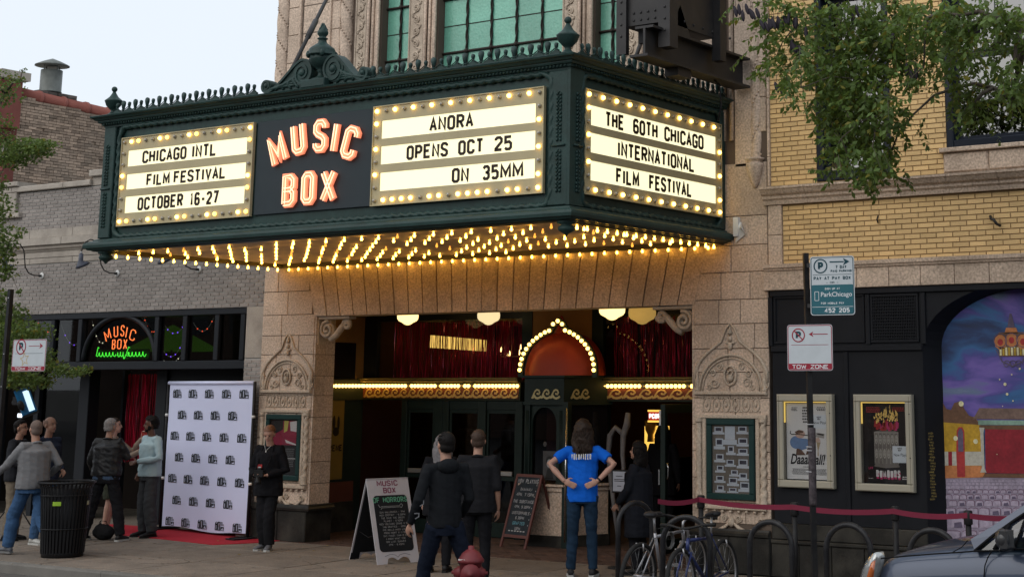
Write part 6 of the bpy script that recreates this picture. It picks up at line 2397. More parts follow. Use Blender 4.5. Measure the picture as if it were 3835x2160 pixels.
# POSTER CASES on the black wall
M_case=mat('beige_case_frame',(0.34,0.315,0.25),0.45,var=0.06,scale=6,stain=0.15,stain_scale=6)
E_tube=emat('case_tube_light',(1.0,0.66,0.16),0.6)
def poster_case(tl,br,label):
 a,b_=PYY(*tl),PYY(*br)
 x0,x1,z1_,z0_=a.x,b_.x,a.z,b_.z
 t=thing('poster_case',label,'poster case',((x0+x1)/2,0,z0_),group='lit poster cases on the black wall')
 w=0.085
 f=MB()
 f.bbox(x0,x1,-0.085,-0.002,z1_-w,z1_,0.012).bbox(x0,x1,-0.085,-0.002,z0_,z0_+w,0.012)
 f.bbox(x0,x0+w,-0.083,-0.002,z0_+w,z1_-w,0.012).bbox(x1-w,x1,-0.083,-0.002,z0_+w,z1_-w,0.012)
 f.build('frame',M_case,t)
 g=MB()
 g.box(x0+0.03,x0+0.034,-0.0855,-0.084,z0_+.02,z1_-.02).box(x1-0.034,x1-0.03,-0.0855,-0.084,z0_+.02,z1_-.02)
 g.build('groove_shade_line',mat('groove_shadow',(0.10,0.09,0.06),0.6),t)  # dark strips on the frame paint a groove's shade, nothing is cut in
 MB().box(x0+w,x1-w,-0.05,-0.03,z1_-w-0.014,z1_-w-0.001).box(x0+w+.001,x0+w+0.012,-0.05,-0.03,z1_-w-0.25,z1_-w-0.016).build('tube_light',E_tube,t)
 for zz in (0.35,0.8):
  MB().ball((x1-0.03,-0.086,z0_+(z1_-z0_)*zz),0.008,6,4).build('lock',M_steel,t)
 MB().box(x0+w,x1-w,-0.066,-0.062,z0_+w,z1_-w).build('pane',gmat('case_glass',(0.92,0.92,0.92),1.35,0.02),t)
 return t,(x0+w+0.012,x1-w-0.006,z0_+w+0.012,z1_-w-0.02)
def px2(u,v,R):
 return (R[0]+(R[1]-R[0])*u,R[2]+(R[3]-R[2])*(1-v))
def poly_in(mb,pts,R,d,m):
 flat(mb,[px2(u,v,R) for u,v in pts],Vector((0,-0.012,0)),UX,UZ,NY,d,m)
t1,R=poster_case((2919,1475),(3133,1829),'poster case with white comedy film poster lettered Daaaaaali!, behind the parking pole')
m=MB()
m.box(R[0],R[1],-0.012,-0.004,R[2],R[3])
m.build('poster_sheet',mat('poster_white',(0.60,0.60,0.60),0.6,var=0.02),t1)
pr=MB()
O1=Vector((0,-0.0125,0))
W_,H_=R[1]-R[0],R[3]-R[2]
def crumb(mb,u0,u1,v,h,n=1,m=0,rr=random.Random(2),cen=True):
 """lines of small print"""
 for i in range(n):
  a,b_=u0+rr.uniform(0,0.03),u1-rr.uniform(0,0.03)
  u=a
  while u<b_:
   w=rr.uniform(0.012,0.04)
   q0,q1=px2(u,v+i*h*1.7,R),px2(min(b_,u+w),v+i*h*1.7+h,R)
   flat(mb,[(q0[0],q1[1]),(q1[0],q1[1]),(q1[0],q0[1]),(q0[0],q0[1])],O1,UX,UZ,NY,0.001,m)
   u+=w+0.010
font_text(pr,'Daaaaaalí!',O1+UX*px2(0.09,0,R)[0]+UZ*px2(0,0.80,R)[1],UX,UZ,NY,0.165,0.002,0,bold=0.004,shear=0.3,fit=W_*0.84)
crumb(pr,0.36,0.70,0.832,0.009)
crumb(pr,0.12,0.96,0.862,0.006,8,1)
crumb(pr,0.12,0.28,0.055,0.011,3)
crumb(pr,0.38,0.64,0.05,0.022,6)
crumb(pr,0.72,0.96,0.05,0.011,3)
poly_in(pr,[(0.13+0.15*cos(a)*1.0+.10,0.52+0.085*sin(a)) for a in [2*pi*k/18 for k in range(18)]],R,0.0012,2)
poly_in(pr,[(0.22,0.46),(0.50,0.47),(0.56,0.52),(0.48,0.60),(0.36,0.62),(0.22,0.58)],R,0.0014,2)
poly_in(pr,[(0.24,0.60),(0.34,0.60),(0.46,0.685),(0.22,0.69)],R,0.0013,3)
poly_in(pr,[(0.52,0.55),(0.66,0.53),(0.60,0.62),(0.50,0.68),(0.46,0.68)],R,0.0013,3)
poly_in(pr,[(0.17+.16+0.12*cos(a),0.41+0.055*sin(a)) for a in [2*pi*k/16 for k in range(16)]],R,0.0016,4)
poly_in(pr,[(0.20,0.38),(0.30,0.355),(0.42,0.37),(0.40,0.392),(0.24,0.41)],R,0.0018,3)
poly_in(pr,[(0.60,0.47),(0.78,0.45),(0.82,0.50),(0.64,0.52)],R,0.0014,4)
poly_in(pr,[(0.72,0.385),(0.92,0.40),(0.90,0.46),(0.70,0.445)],R,0.0018,5)
poly_in(pr,[(0.75,0.395),(0.90,0.405),(0.89,0.425),(0.74,0.412)],R,0.002,0)
poly_in(pr,[(0.72,0.51),(0.82,0.51),(0.765,0.62),(0.77,0.69),(0.74,0.69),(0.75,0.62)],R,0.0016,6)
pr.ribbon([px2(u,v,R) for u,v in ((0.10,0.37),(0.09,0.40),(0.13,0.415),(0.25,0.41),(0.50,0.425),(0.64,0.41),(0.70,0.39),(0.68,0.36))],0.010,O1+NY*0.002,UX,UZ,NY,0.0004,0)
n0,n1=px2(0.63,0.155,R),px2(0.995,0.335,R)
flat(pr,[(n0[0],n1[1]),(n1[0],n1[1]),(n1[0],n0[1]),(n0[0],n0[1])],O1,UX,UZ,NY,0.003,7)
fit_word(pr,'MUSIC',n0[0]+0.06,n0[0]+0.12,O1+UZ*(n0[1]-0.035),UX,UZ,NY,0.02,0.2,0.0035)
fit_word(pr,'BOX',n0[0]+0.07,n0[0]+0.11,O1+UZ*(n0[1]-0.058),UX,UZ,NY,0.02,0.2,0.0035)
font_text(pr,'Now Playin',O1+UX*(n0[0]+0.008)+UZ*(n0[1]-0.105),UX,UZ,NY,0.05,0.0036,0,fit=n1[0]-n0[0]-0.012)
crumb(pr,0.66,0.98,0.30,0.006,2,1)
pr.build('print',[M_ink,mat('grey_print',(0.12,0.12,0.12),0.7),mat('print_blue',(0.12,0.20,0.36),0.6,var=0.15,scale=20),mat('print_brown',(0.10,0.055,0.035),0.6,var=0.2,scale=20),mat('print_flesh',(0.48,0.33,0.27),0.6,var=0.1,scale=20),mat('print_grey',(0.30,0.29,0.27),0.6),mat('print_tan',(0.36,0.28,0.17),0.6),mat('notice_white',(0.56,0.61,0.66),0.6,var=0.02)],t1,fixn=False)
t2,R=poster_case((3205,1476),(3433,1843),'poster case with black poster of burning drum lettered RUMOURS')
MB().box(R[0],R[1],-0.012,-0.004,R[2],R[3]).build('poster_sheet',mat('poster_black',(0.012,0.010,0.010),0.5,var=0.05),t2)
pr=MB()
W_,H_=R[1]-R[0],R[3]-R[2]
q=px2(0.27,0.935,R)
fit_word(pr,'RUMOURS',q[0]+0.004,q[0]+W_*0.55+0.004,O1+UZ*(q[1]-0.022),UX,UZ,NY,0.085,0.2,0.0012,1)
fit_word(pr,'RUMOURS',q[0],q[0]+W_*0.55,O1+UZ*q[1],UX,UZ,NY,0.085,0.2,0.002,2)
poly_in(pr,[(0.24,0.36),(0.30,0.345),(0.50,0.335),(0.72,0.345),(0.80,0.36),(0.78,0.76),(0.81,0.79),(0.80,0.80),(0.5,0.815),(0.24,0.80),(0.23,0.79),(0.26,0.76)],R,0.001,3)
for k in range(6):
 u=0.29+k*0.092
 for v in (0.455,0.635):
  poly_in(pr,[(u+0.034*cos(a)+0.0,v+0.062*sin(a)) for a in [2*pi*i/12 for i in range(12)]],R,0.0014,4)
  poly_in(pr,[(u+0.010*cos(a),v+0.030+0.006*sin(a)) for a in [2*pi*i/8 for i in range(8)]],R,0.0018,0)
  for s in (-1,1):
   poly_in(pr,[(u+s*0.014+0.007*cos(a),v-0.012+0.005*sin(a)) for a in [2*pi*i/6 for i in range(6)]],R,0.0018,0)
for k in range(7):
 u=0.25+k*0.09
 poly_in(pr,[(u-0.008,0.37),(u+0.008,0.37),(u+0.008,0.76),(u-0.008,0.76)],R,0.002,5)
poly_in(pr,[(0.24,0.36),(0.80,0.36),(0.80,0.375),(0.24,0.375)],R,0.0022,5)
poly_in(pr,[(0.24,0.545),(0.80,0.545),(0.80,0.555),(0.24,0.555)],R,0.0022,3)
rr=random.Random(23)
for k in range(46):
 u=rr.uniform(0.26,0.78)
 h=rr.uniform(0.05,0.12)
 v=rr.uniform(0.29,0.35)
 poly_in(pr,[(u-0.03,v),(u+0.03,v),(u+rr.uniform(-.03,.03)+.015,v-h*.6),(u+rr.uniform(-.04,.04),v-h)],R,0.0016+k*0.00002,6 if k%3 else 1)
for k in range(60):
 u=rr.uniform(0.25,0.79)
 c=max(0,1-abs(u-0.56)/0.28)
 v=rr.uniform(0.15,0.26)-0.07*c*rr.random()
 h=rr.uniform(0.02,0.05+0.07*c)
 poly_in(pr,[(u-0.014,v),(u+0.014,v),(u+rr.uniform(-.02,.02)+.008,v-h*.6),(u+rr.uniform(-.03,.03),v-h)],R,0.003+k*0.00002,7)
crumb(pr,0.05,0.40,0.045,0.011,4,6,rr=random.Random(5))
crumb(pr,0.66,0.97,0.045,0.011,3,6,rr=random.Random(6))
stroke_text(pr,'LFF',O1+UX*px2(0.10,0,R)[0]+UZ*px2(0,0.835,R)[1],UX,UZ,NY,0.028,0.4,0.2,0.12,0.002,1)
crumb(pr,0.86,0.98,0.915,0.014,2,2,rr=random.Random(7))
crumb(pr,0.08,0.20,0.945,0.006,1,2,rr=random.Random(7))
n0,n1=px2(0.66,0.535,R),px2(0.995,0.745,R)
flat(pr,[(n0[0],n1[1]),(n1[0],n1[1]),(n1[0],n0[1]),(n0[0],n0[1])],O1,UX,UZ,NY,0.005,8)
fit_word(pr,'MUSIC',n0[0]+0.06,n0[0]+0.12,O1+UZ*(n0[1]-0.035),UX,UZ,NY,0.02,0.2,0.0055)
fit_word(pr,'BOX',n0[0]+0.07,n0[0]+0.11,O1+UZ*(n0[1]-0.058),UX,UZ,NY,0.02,0.2,0.0055)
font_text(pr,'Now Playin',O1+UX*(n0[0]+0.015)+UZ*(n0[1]-0.115),UX,UZ,NY,0.05,0.0056,0,fit=n1[0]-n0[0]-0.018)
pr.build('print',[M_ink,mat('print_pink',(0.42,0.03,0.12),0.6),mat('print_white',(0.60,0.58,0.58),0.6),mat('print_stone',(0.14,0.125,0.11),0.6,var=0.2,scale=20),mat('print_face',(0.30,0.28,0.25),0.6,var=0.2,scale=30),mat('print_rail',(0.25,0.235,0.21),0.6),mat('print_ember',(0.28,0.018,0.02),0.6),mat('print_flame',(0.75,0.50,0.14),0.6),mat('notice_white',(0.56,0.61,0.66),0.6)],t2,fixn=False)
# DISPLAY CASES set in the pilasters
M_cgreen=mat('case_green',(0.012,0.035,0.033),0.4,var=0.1)
def wall_case(R0,label,name):
 x0,x1,z0_,z1_=R0
 t=thing(name,label,'display case',((x0+x1)/2,0,z0_))
 w=0.075
 f=MB()
 f.bbox(x0,x1,-0.05,-0.002,z1_-w,z1_,0.01).bbox(x0,x1,-0.05,-0.002,z0_,z0_+w,0.01)
 f.bbox(x0,x0+w,-0.048,-0.002,z0_+w,z1_-w,0.01).bbox(x1-w,x1,-0.048,-0.002,z0_+w,z1_-w,0.01)
 f.build('frame',M_cgreen,t)
 MB().box(x0+w,x1-w,-0.036,-0.033,z0_+w,z1_-w).build('pane',gmat('case_glass',(0.92,0.92,0.92)),t)
 return t,(x0+w,x1-w,z0_+w,z1_-w)
tR,R=wall_case((cr[0],cr[1],cr[2],cr[3]),'dark green notice case full of small white cards on right pilaster','notice_case')
MB().box(R[0],R[1],-0.012,-0.0045,R[2],R[3]).build('backing_board',mat('cork_board',(0.16,0.14,0.12),0.9,var=0.25,scale=30),tR)
cards=[(0.06,0.03,0.22,0.11),(0.34,0.02,0.27,0.27),(0.70,0.02,0.22,0.11),(0.09,0.20,0.20,0.16),(0.70,0.19,0.24,0.12),(0.42,0.31,0.16,0.13),(0.70,0.345,0.24,0.10),(0.10,0.43,0.20,0.12),(0.38,0.51,0.20,0.10),(0.70,0.50,0.24,0.13),(0.12,0.60,0.18,0.10),(0.50,0.66,0.18,0.09),(0.72,0.70,0.20,0.11),(0.10,0.75,0.20,0.10),(0.44,0.77,0.22,0.12),(0.74,0.83,0.24,0.14),(0.12,0.89,0.18,0.10),(0.44,0.92,0.2,0.07)]
for (u,v,w,h) in cards:
 cdm=MB()
 poly_in(cdm,[(u,v+h*.72),(u+w,v+h*.72),(u+w,v),(u,v)][::-1],R,0.002,0)
 poly_in(cdm,[(u-0.05,v+h),(u+w+0.05,v+h),(u+w+0.05,v+h*.73),(u-0.05,v+h*.73)][::-1],R,0.0025,0)
 if w<0.26 or h<0.2:
  poly_in(cdm,[(u+.03,v+h*.55),(u+w-.03,v+h*.55),(u+w-.03,v+h*.12),(u+.03,v+h*.12)][::-1],R,0.003,1)
 cdm.build('card',[mat('card_white',(0.50,0.55,0.62),0.7,var=0.03),mat('card_photo',(0.05,0.05,0.07),0.6,var=0.5,scale=30)],tR,fixn=False)
tL,R=wall_case((cl[0],cl[1],cl[2],cl[3]),'dark green poster case on left pilaster behind the photographer woman','poster_case')
MB().box(R[0],R[1],-0.012,-0.0045,R[2],R[3]).build('backing_board',mat('poster_black',(0.012,0.010,0.010),0.5),tL)
pr=MB()
poly_in(pr,[(0.05,0.02),(0.95,0.02),(0.95,0.46),(0.05,0.46)],R,0.002,1)
poly_in(pr,[(0.50,0.02),(0.66,0.02),(0.62,0.20),(0.50,0.24)],R,0.003,2)
poly_in(pr,[(0.70,0.04),(0.95,0.02),(0.95,0.22),(0.74,0.20)],R,0.003,3)
poly_in(pr,[(0.05,0.02),(0.46,0.02),(0.46,0.18),(0.05,0.30)],R,0.003,0)
poly_in(pr,[(0.55,0.36),(0.95,0.44),(0.95,0.46),(0.60,0.42)],R,0.003,3)
crumb(pr,0.15,0.9,0.52,0.02,10,4,rr=random.Random(4))
poly_in(pr,[(0.5,0.695),(0.95,0.695),(0.95,0.705),(0.5,0.705)],R,0.003,3)
pr.build('print',[M_ink,mat('print_crimson',(0.25,0.02,0.05),0.5,var=0.2,scale=10),mat('print_olive',(0.45,0.42,0.10),0.5),mat('print_white',(0.60,0.58,0.58),0.6),mat('print_dimgrey',(0.10,0.10,0.10),0.5)],tL,fixn=False)
# NEON WINDOW SIGN
ns_=thing('neon_sign','neon sign reading MUSIC BOX over green Lounge and Garden in arched window','neon sign',(acx,yF,z_tr))
Yn=yF+0.09
E_nr=emat('orange_neon',(1.0,0.20,0.05),7.0)
E_ng=emat('green_neon',(0.10,1.0,0.06),4.5)
def neon_word(s,pts_fn,hgt,wd,r,m,nm):
 for i,ch_ in enumerate(s):
  if ch_==' ':
   continue
  px_,py_,rot,w=pts_fn(i)
  P=PYY(px_,py_,Yn)
  Rr=Matrix.Rotation(radians(rot),3,'Y')
  U,V=Rr@UX,Rr@UZ
  mb=MB()
  for pl in GLY[ch_]:
   mb.tube([P+U*((a-0.5)*w)+V*((b_-0.5)*hgt) for a,b_ in pl],r,5)
  mb.build(nm,m,ns_)
bx=[(396,1257,-25),(412,0,0)]
ltr=[(403,1254,-26,0.125),(434,1241,-7,0.085),(459,1238,0,0.07),(474,1244,9,0.05),(497,1254,16,0.115)]
neon_word('MUSIC',lambda i:ltr[i],0.165,0.08,0.0085,E_nr,'neon_letter')
ltb=[(426,1289,0,0.06),(447,1288,0,0.085),(469,1288,0,0.07)]
neon_word('BOX',lambda i:ltb[i],0.145,0.08,0.0085,E_nr,'neon_letter')
for (q0_,q1_,y,seed,loops) in ((361,432,1326,1,5),(438,468,1326,2,3),(474,545,1325,3,5)):
 mb=MB()
 A,B_=PYY(q0_,y,Yn),PYY(q1_,y,Yn)
 rr=random.Random(seed)
 pts=[]
 n=loops*12
 big=0.085 if seed!=2 else 0.04
 pts=[(A.x+0.055,A.z+0.10),(A.x+0.035,A.z+0.115),(A.x+0.02,A.z+0.06),(A.x+0.0,A.z-0.03),(A.x+0.03,A.z-0.035),(A.x+0.05,A.z-0.02)] if seed==1 else ([(A.x+0.07,A.z+0.10),(A.x+0.04,A.z+0.115),(A.x+0.005,A.z+0.03),(A.x+0.01,A.z-0.03),(A.x+0.05,A.z-0.03),(A.x+0.065,A.z+0.02),(A.x+0.03,A.z+0.02)] if seed==3 else [(A.x,A.z-0.02)])
 x0s=pts[-1][0]
 for i in range(n+1):
  t=i/n
  a=t*loops*2*pi
  am=0.036+(0.03 if (seed==2 and t>0.8) else 0)+rr.uniform(-.004,.004)
  pts.append((x0s+(B_.x-x0s)*t+0.014*cos(a),A.z-0.005+am*sin(a)))
 mb.tube([(p[0],Yn,p[1]) for p in pts],0.0062,5)
 mb.build('neon_script',E_ng,ns_)
Pa,Pb=PYY(357,1347,Yn),PYY(556,1306,Yn)
MB().box(Pa.x,Pb.x,Yn+0.03,Yn+0.035,Pa.z,Pb.z).build('backing_plate',mat('green_acrylic',(0.01,0.07,0.012),0.3),ns_)
P=PYY(462,1222,1.2)
gl=MB().lathe([(0.02,-0.16),(0.12,-0.13),(0.16,-0.05),(0.15,0.06),(0.08,0.10),(0.03,0.2)],(0,0,0),16).build('pendant_lamp',emat('pendant_glow',(1.0,0.62,0.18),1.1),None,origin=P)
tag(gl,'amber glass pendant lamp inside the arched lounge window above the neon','lamp')
rr=random.Random(33)
for k,(q0_,q1_,y0q,y1q,dip) in enumerate(((140,195,1200,1225,30),(222,300,1190,1275,50),(345,400,1200,1260,50),(540,580,1190,1240,20),(604,690,1190,1215,45),(600,695,1335,1300,40),(716,800,1190,1190,50),(600,680,1290,1290,45))):
 mb=MB()
 pts=[]
 n=14
 for i in range(n+1):
  t=i/n
  P=PYY(q0_+(q1_-q0_)*t,y0q+(y1q-y0q)*t+dip*4*t*(1-t),yF+0.12)
  pts.append(P)
 mb.tube(pts,0.0045,4)
 o=mb.build('light_string',mat('glowing_white_cable',(0.5,0.5,0.46),0.5,emit=(0.6,0.6,0.5),estr=0.25),None)  # the cable itself is given a faint glow besides its bulbs
 tag(o,'looping white string lights '+['in the leftmost lounge transom pane','in the second pane left of the arched window','at the upper left of the arched window','at the upper right of the arched window','hanging high before the lime umbrella','hanging low before the lime umbrella','in the pane right of the lime umbrella','crossing the middle of the lime umbrella'][k],'light string','string lights in the transom windows')
 for i in range(1,n,3):
  b_=MB().ball(pts[i],0.010,5,4,0)
  b_.build('bulb',emat(('fairy_white','fairy_red','fairy_violet')[(i+k)%3],((1,.9,.6),(1,.1,.04),(.3,.15,1))[(i+k)%3],4),o)
  # GOOSENECK LAMPS
M_lampg=mat('blue_grey_enamel',(0.065,0.072,0.10),0.5,var=0.08)
GN=thing('gooseneck_lamp','blue-grey gooseneck wall lamp left on the grey bricks, partly behind leaves','lamp',(0,0,0),group='gooseneck lamps over the lounge front')
r_=MB()
r_.lathe([(0.0,0.0),(0.075,0.0),(0.078,-0.006),(0.06,-0.02),(0.03,-0.025)],(0,0,0),18,axis='y')
r_.build('wall_plate',mat('white_enamel',(0.62,0.62,0.6),0.4),GN,origin=(0,0,0),local=True)
r_=MB()
ptsn=[(0,-0.02,0),(0,-0.22,0.0),(0,-0.36,0.05),(0,-0.45,0.17),(0,-0.48,0.34),(0,-0.52,0.54),(0,-0.62,0.66),(0,-0.76,0.68),(0,-0.88,0.62),(0,-0.95,0.50),(0,-0.97,0.40)]
r_.tube(ptsn,0.0135,8)
r_.lathe([(0.03,-0.07),(0.03,-0.02),(0.022,-0.02)],(0,0,0),10,axis='y')
r_.build('arm',mat('dark_arm',(0.04,0.038,0.036),0.5),GN,origin=(0,0,0),local=True)
sh=MB(Matrix.Translation((0,-0.97,0.36))@Matrix.Rotation(radians(0),4,'X'))
sh.lathe([(0.014,0.05),(0.022,0.04),(0.022,0.0)],(0,0,0),10)
sh.build('neck',mat('zinc_neck',(0.4,0.4,0.42),0.4,metal=0.6),GN,origin=(0,0,0),local=True)
sh=MB(Matrix.Translation((0,-0.97,0.36)))
vs_,fs_=[],[]
seg=18
for (h,r,tilt) in ((0.0,0.045,0),(-0.13,0.05,0),(-0.17,0.065,0.01),(-0.22,0.10,0.03),(-0.275,0.145,0.06),(-0.27,0.138,0.06),(-0.20,0.08,0.03)):
 for k in range(seg):
  a=2*pi*k/seg
  y=r*sin(a)+tilt
  vs_.append((r*cos(a),y,h+(y*0.55 if r>0.09 else 0)))
for i in range(6):
 for k in range(seg):
  k2=(k+1)%seg
  fs_.append((i*seg+k,i*seg+k2,(i+1)*seg+k2,(i+1)*seg+k))
fs_.append(tuple(range(seg)))
fs_.append(tuple(6*seg+k for k in range(seg)))
sh.add(vs_,fs_,0,True)
sh.build('lamp_shade',M_lampg,GN,origin=(0,0,0),local=True)
lampspec=[(157,1033,'blue-grey gooseneck wall lamp left on the grey bricks, partly behind leaves'),(440,1024,'blue-grey gooseneck wall lamp below the marquee corner, middle of three'),(746,1009,'blue-grey gooseneck wall lamp mostly hidden behind the marquee, nearest the theatre')]
for i,(q,yq,lab) in enumerate(lampspec):
 o=GN if i==0 else copy_tree(GN)
 P=PYY(q,yq,GY)
 o.location=(P.x,GY,P.z)
 o['label']=lab
 o.scale=(.76,.76,.76)
 # SIGN POLES
def round_sign(parent,P,U,N,w,h,base_m,border,name):
 """rounded plate of w x h centred on P"""
 mb=MB()
 pts=rbox(-w/2,w/2,-h/2,h/2,0.03)
 n=len(pts)
 vs=[P+U*a+UZ*b_ for a,b_ in pts]+[P+U*a+UZ*b_-N*0.004 for a,b_ in pts]
 mb.add(vs,[tuple(range(n)),tuple(range(2*n-1,n-1,-1))]+[(i,i+n,(i+1)%n+n,(i+1)%n) for i in range(n)])
 return mb.build(name,base_m,parent)
def arrow(mb,x0,x1,y,wt,hd,O,U,N,d,m):
 s=1 if x1>x0 else -1
 flat(mb,[(x0,y-wt),(x1-s*hd,y-wt),(x1-s*hd,y+wt),(x0,y+wt)],O,U,UZ,N,d,m)
 flat(mb,[(x1-s*hd*1.15,y-hd*0.62),(x1,y),(x1-s*hd*1.15,y+hd*0.62),(x1-s*hd*0.85,y)],O,U,UZ,N,d,m)
def no_parking(parent,P,U,N,w,h,right=True,star=False):
 o=round_sign(parent,P,U,N,w,h,M_signw,None,'tow_zone_sign')
 mb=MB()
 mb.ribbon(rbox(-w/2+.009,w/2-.009,-h/2+.009,h/2-.009,0.024),0.008,P+N*0.0005,U,UZ,N,0.001,1,closed=True)
 flat(mb,[(-w/2+.014,-h/2+.016),(w/2-.014,-h/2+.016),(w/2-.014,-h/2+h*0.155),(-w/2+.014,-h/2+h*0.155)],P,U,UZ,N,0.0012,1)
 fit_word(mb,'TOW ZONE',-w*0.40,w*0.40,P+UZ*(-h/2+h*0.042),U,UZ,N,h*0.09,0.20,0.0022,0)
 cx_=-w*0.25
 cy_=h*0.27
 r=w*0.135
 fit_word(mb,'P',cx_-r*0.42,cx_+r*0.42,P+UZ*(cy_-r*0.6),U,UZ,N,r*1.2,0.26,0.0018,2)
 mb.ribbon(arc((cx_,cy_),r,0,345,22),r*0.17,P+N*0.001,U,UZ,N,0.0018,1,closed=True)
 mb.ribbon([(cx_-r*.7,cy_+r*.7),(cx_+r*.7,cy_-r*.7)],r*0.17,P+N*0.0012,U,UZ,N,0.0022,1)
 if right:
  arrow(mb,-w*0.02,w*0.40,cy_+h*0.02,h*0.009,w*0.09,P,U,N,0.0015,1)
 else:
  arrow(mb,w*0.40,-w*0.02,cy_+h*0.02,h*0.009,w*0.09,P,U,N,0.0015,1)
 flat(mb,[(-w*.41,h*.055),(w*.41,h*.055),(w*.41,h*.064),(-w*.41,h*.064)],P,U,UZ,N,0.0012,1 if not right else 2)
 if star:
  pts=[]
  for k in range(10):
   a=pi/2+k*pi/5+0.2
   rr_=w*(0.13 if k%2==0 else 0.055)
   pts.append((-w*0.12+rr_*cos(a),-h*0.12+rr_*sin(a)))
  mb.ribbon(pts,0.007,P+N*0.001,U,UZ,N,0.0015,3,closed=True)
 mb.build('print',[mat('sign_print_white',(0.60,0.62,0.64),0.5,var=0.02),M_signr,M_signk,mat('gold_pen',(0.50,0.33,0.06),0.5)],o,fixn=False)
 return o
Yp=-2.75
Pt=PYY(3017,948,Yp)
Pb_=PYY(3052,2160,Yp)
d_=(Pb_-Pt)
Pg=Pt+d_*(Pt.z/(Pt.z-Pb_.z))
sp_=thing('sign_pole','black street pole with teal pay parking sign and tow zone sign','sign pole',Pg)
m=MB()
m.tube([Pg,Pt],0.036,4,smooth=False)
m.build('pole',M_pole,sp_)
for yq in (1588,1672,1686,1765):
 P=PYY(3036,yq,Yp)
 MB().lathe([(0.047,-0.004),(0.049,0),(0.047,0.004)],(P.x,P.y,P.z),12).build('sticker_band',mat('pale_tape',(0.4,0.4,0.42),0.5),sp_)
P=PYY(3042,1730,Yp)
MB().lathe([(0.038,-0.42),(0.041,-0.4),(0.041,0.33),(0.038,0.34)],(P.x,P.y,P.z),8).build('sticker_wrap',mat('torn_stickers',(0.06,0.05,0.055),0.6,var=0.8,scale=30),sp_)
Nn=Vector((0.16,-1,0)).normalized()
Uu=UZ.cross(Nn)*-1
Uu=Nn.cross(UZ)*-1 if (Nn.cross(UZ)).x<0 else Nn.cross(UZ)
if Uu.x<0:
 Uu=-Uu
tl_,br_=PYY(3034,958,Yp-0.05),PYY(3197,1181,Yp-0.05)
w,h=0.305,0.455
pxm=(PYY(3193,1070,Yp).x-PYY(3038,1070,Yp).x)
w=pxm
h=PYY(3110,960,Yp).z-PYY(3110,1180,Yp).z
P=PYY(3117,1069,Yp-0.05)
o=round_sign(sp_,P,Uu,Nn,w,h,M_signw,None,'pay_parking_sign')
mb=MB()
mb.ribbon(rbox(-w/2+.012,w/2-.012,-h/2+.012,h/2-.012,0.022),0.007,P+Nn*.0005,Uu,UZ,Nn,0.001,0,closed=True)
flat(mb,rbox(-w/2+.012,w/2-.012,-h/2+.012,h*0.015,0.018),P,Uu,UZ,Nn,0.0012,1)
cx_,cy_,r=-w*0.26,h*0.335,w*0.145
mb.ribbon(arc((cx_,cy_),r,0,345,22),r*0.18,P+Nn*.001,Uu,UZ,Nn,0.0015,0,closed=True)
fit_word(mb,'P',cx_-r*.4,cx_+r*.42,P+UZ*(cy_-r*.6),Uu,UZ,Nn,r*1.2,0.27,0.002,0)
arrow(mb,-w*0.05,w*0.40,h*0.40,h*0.011,w*0.13,P,Uu,Nn,0.0015,0)
fit_word(mb,'7 DAY',w*0.08,w*0.33,P+UZ*h*0.285,Uu,UZ,Nn,h*0.055,0.24,0.0016,0)
fit_word(mb,'PAID PARKING',-w*0.03,w*0.44,P+UZ*h*0.225,Uu,UZ,Nn,h*0.04,0.24,0.0016,0)
flat(mb,[(-w*.44,h*.183),(w*.44,h*.183),(w*.44,h*.190),(-w*.44,h*.190)],P,Uu,UZ,Nn,0.0014,0)
fit_word(mb,'PAY AT PAY BOX',-w*0.42,w*0.42,P+UZ*h*0.098,Uu,UZ,Nn,h*0.058,0.22,0.0016,0)
fit_word(mb,'- OR -',-w*0.14,w*0.14,P+UZ*h*0.035,Uu,UZ,Nn,h*0.032,0.18,0.0016,0)
fit_word(mb,'SIGN UP AT',-w*0.17,w*0.17,P-UZ*h*0.07,Uu,UZ,Nn,h*0.034,0.2,0.0018,2)
font_text(mb,'ParkChicago',P+Uu*(-w*0.26)-UZ*h*0.185,Uu,UZ,Nn,h*0.11,0.0018,2,fit=w*0.70,bold=0.0006)
fit_word(mb,'FOR MOBILE PAY',-w*0.26,w*0.26,P-UZ*h*0.315,Uu,UZ,Nn,h*0.034,0.2,0.0018,2)
mb.ribbon(rbox(-w*.40,-w*.31,-h*.25,-h*.10,0.006),0.005,P+Nn*.0012,Uu,UZ,Nn,0.001,2,closed=True)
flat(mb,[(-w*.46,-h*.355),(w*.46,-h*.355),(w*.46,-h*.362),(-w*.46,-h*.362)],P,Uu,UZ,Nn,0.0018,2)
fit_word(mb,'452 205',-w*0.18,w*0.38,P-UZ*h*0.458,Uu,UZ,Nn,h*0.078,0.22,0.0018,2)
fit_word(mb,'ZONE',-w*0.41,-w*0.26,P-UZ*h*0.445,Uu,UZ,Nn,h*0.03,0.2,0.0018,1)
mb.build('print',[M_signk,M_signt,mat('sign_print_white',(0.60,0.62,0.64),0.5)],o,fixn=False)
for dz in (0.36,-0.33):
 MB().box(P.x-w/2-0.055,P.x-w/2+0.01,Yp-0.045,Yp-0.02,P.z+h*dz-0.02,P.z+h*dz+0.02).build('bracket',M_steel,sp_)
P=PYY(3033,1301,Yp-0.055)
w2_=PYY(3112,1300,Yp).x-PYY(2954,1300,Yp).x
h2_=PYY(3033,1215,Yp).z-PYY(3033,1387,Yp).z
no_parking(sp_,P,Uu,Nn,w2_,h2_,right=False)
Yq=-3.35
Pt=PYY(41,1083,Yq)
sl_=thing('sign_pole','black street pole at the far left with tow zone sign and scribbled star','sign pole',(Pt.x,Yq,0))
MB().box(Pt.x-0.03,Pt.x+0.03,Yq-0.03,Yq+0.03,-0.02,Pt.z).build('pole',M_pole,sl_)
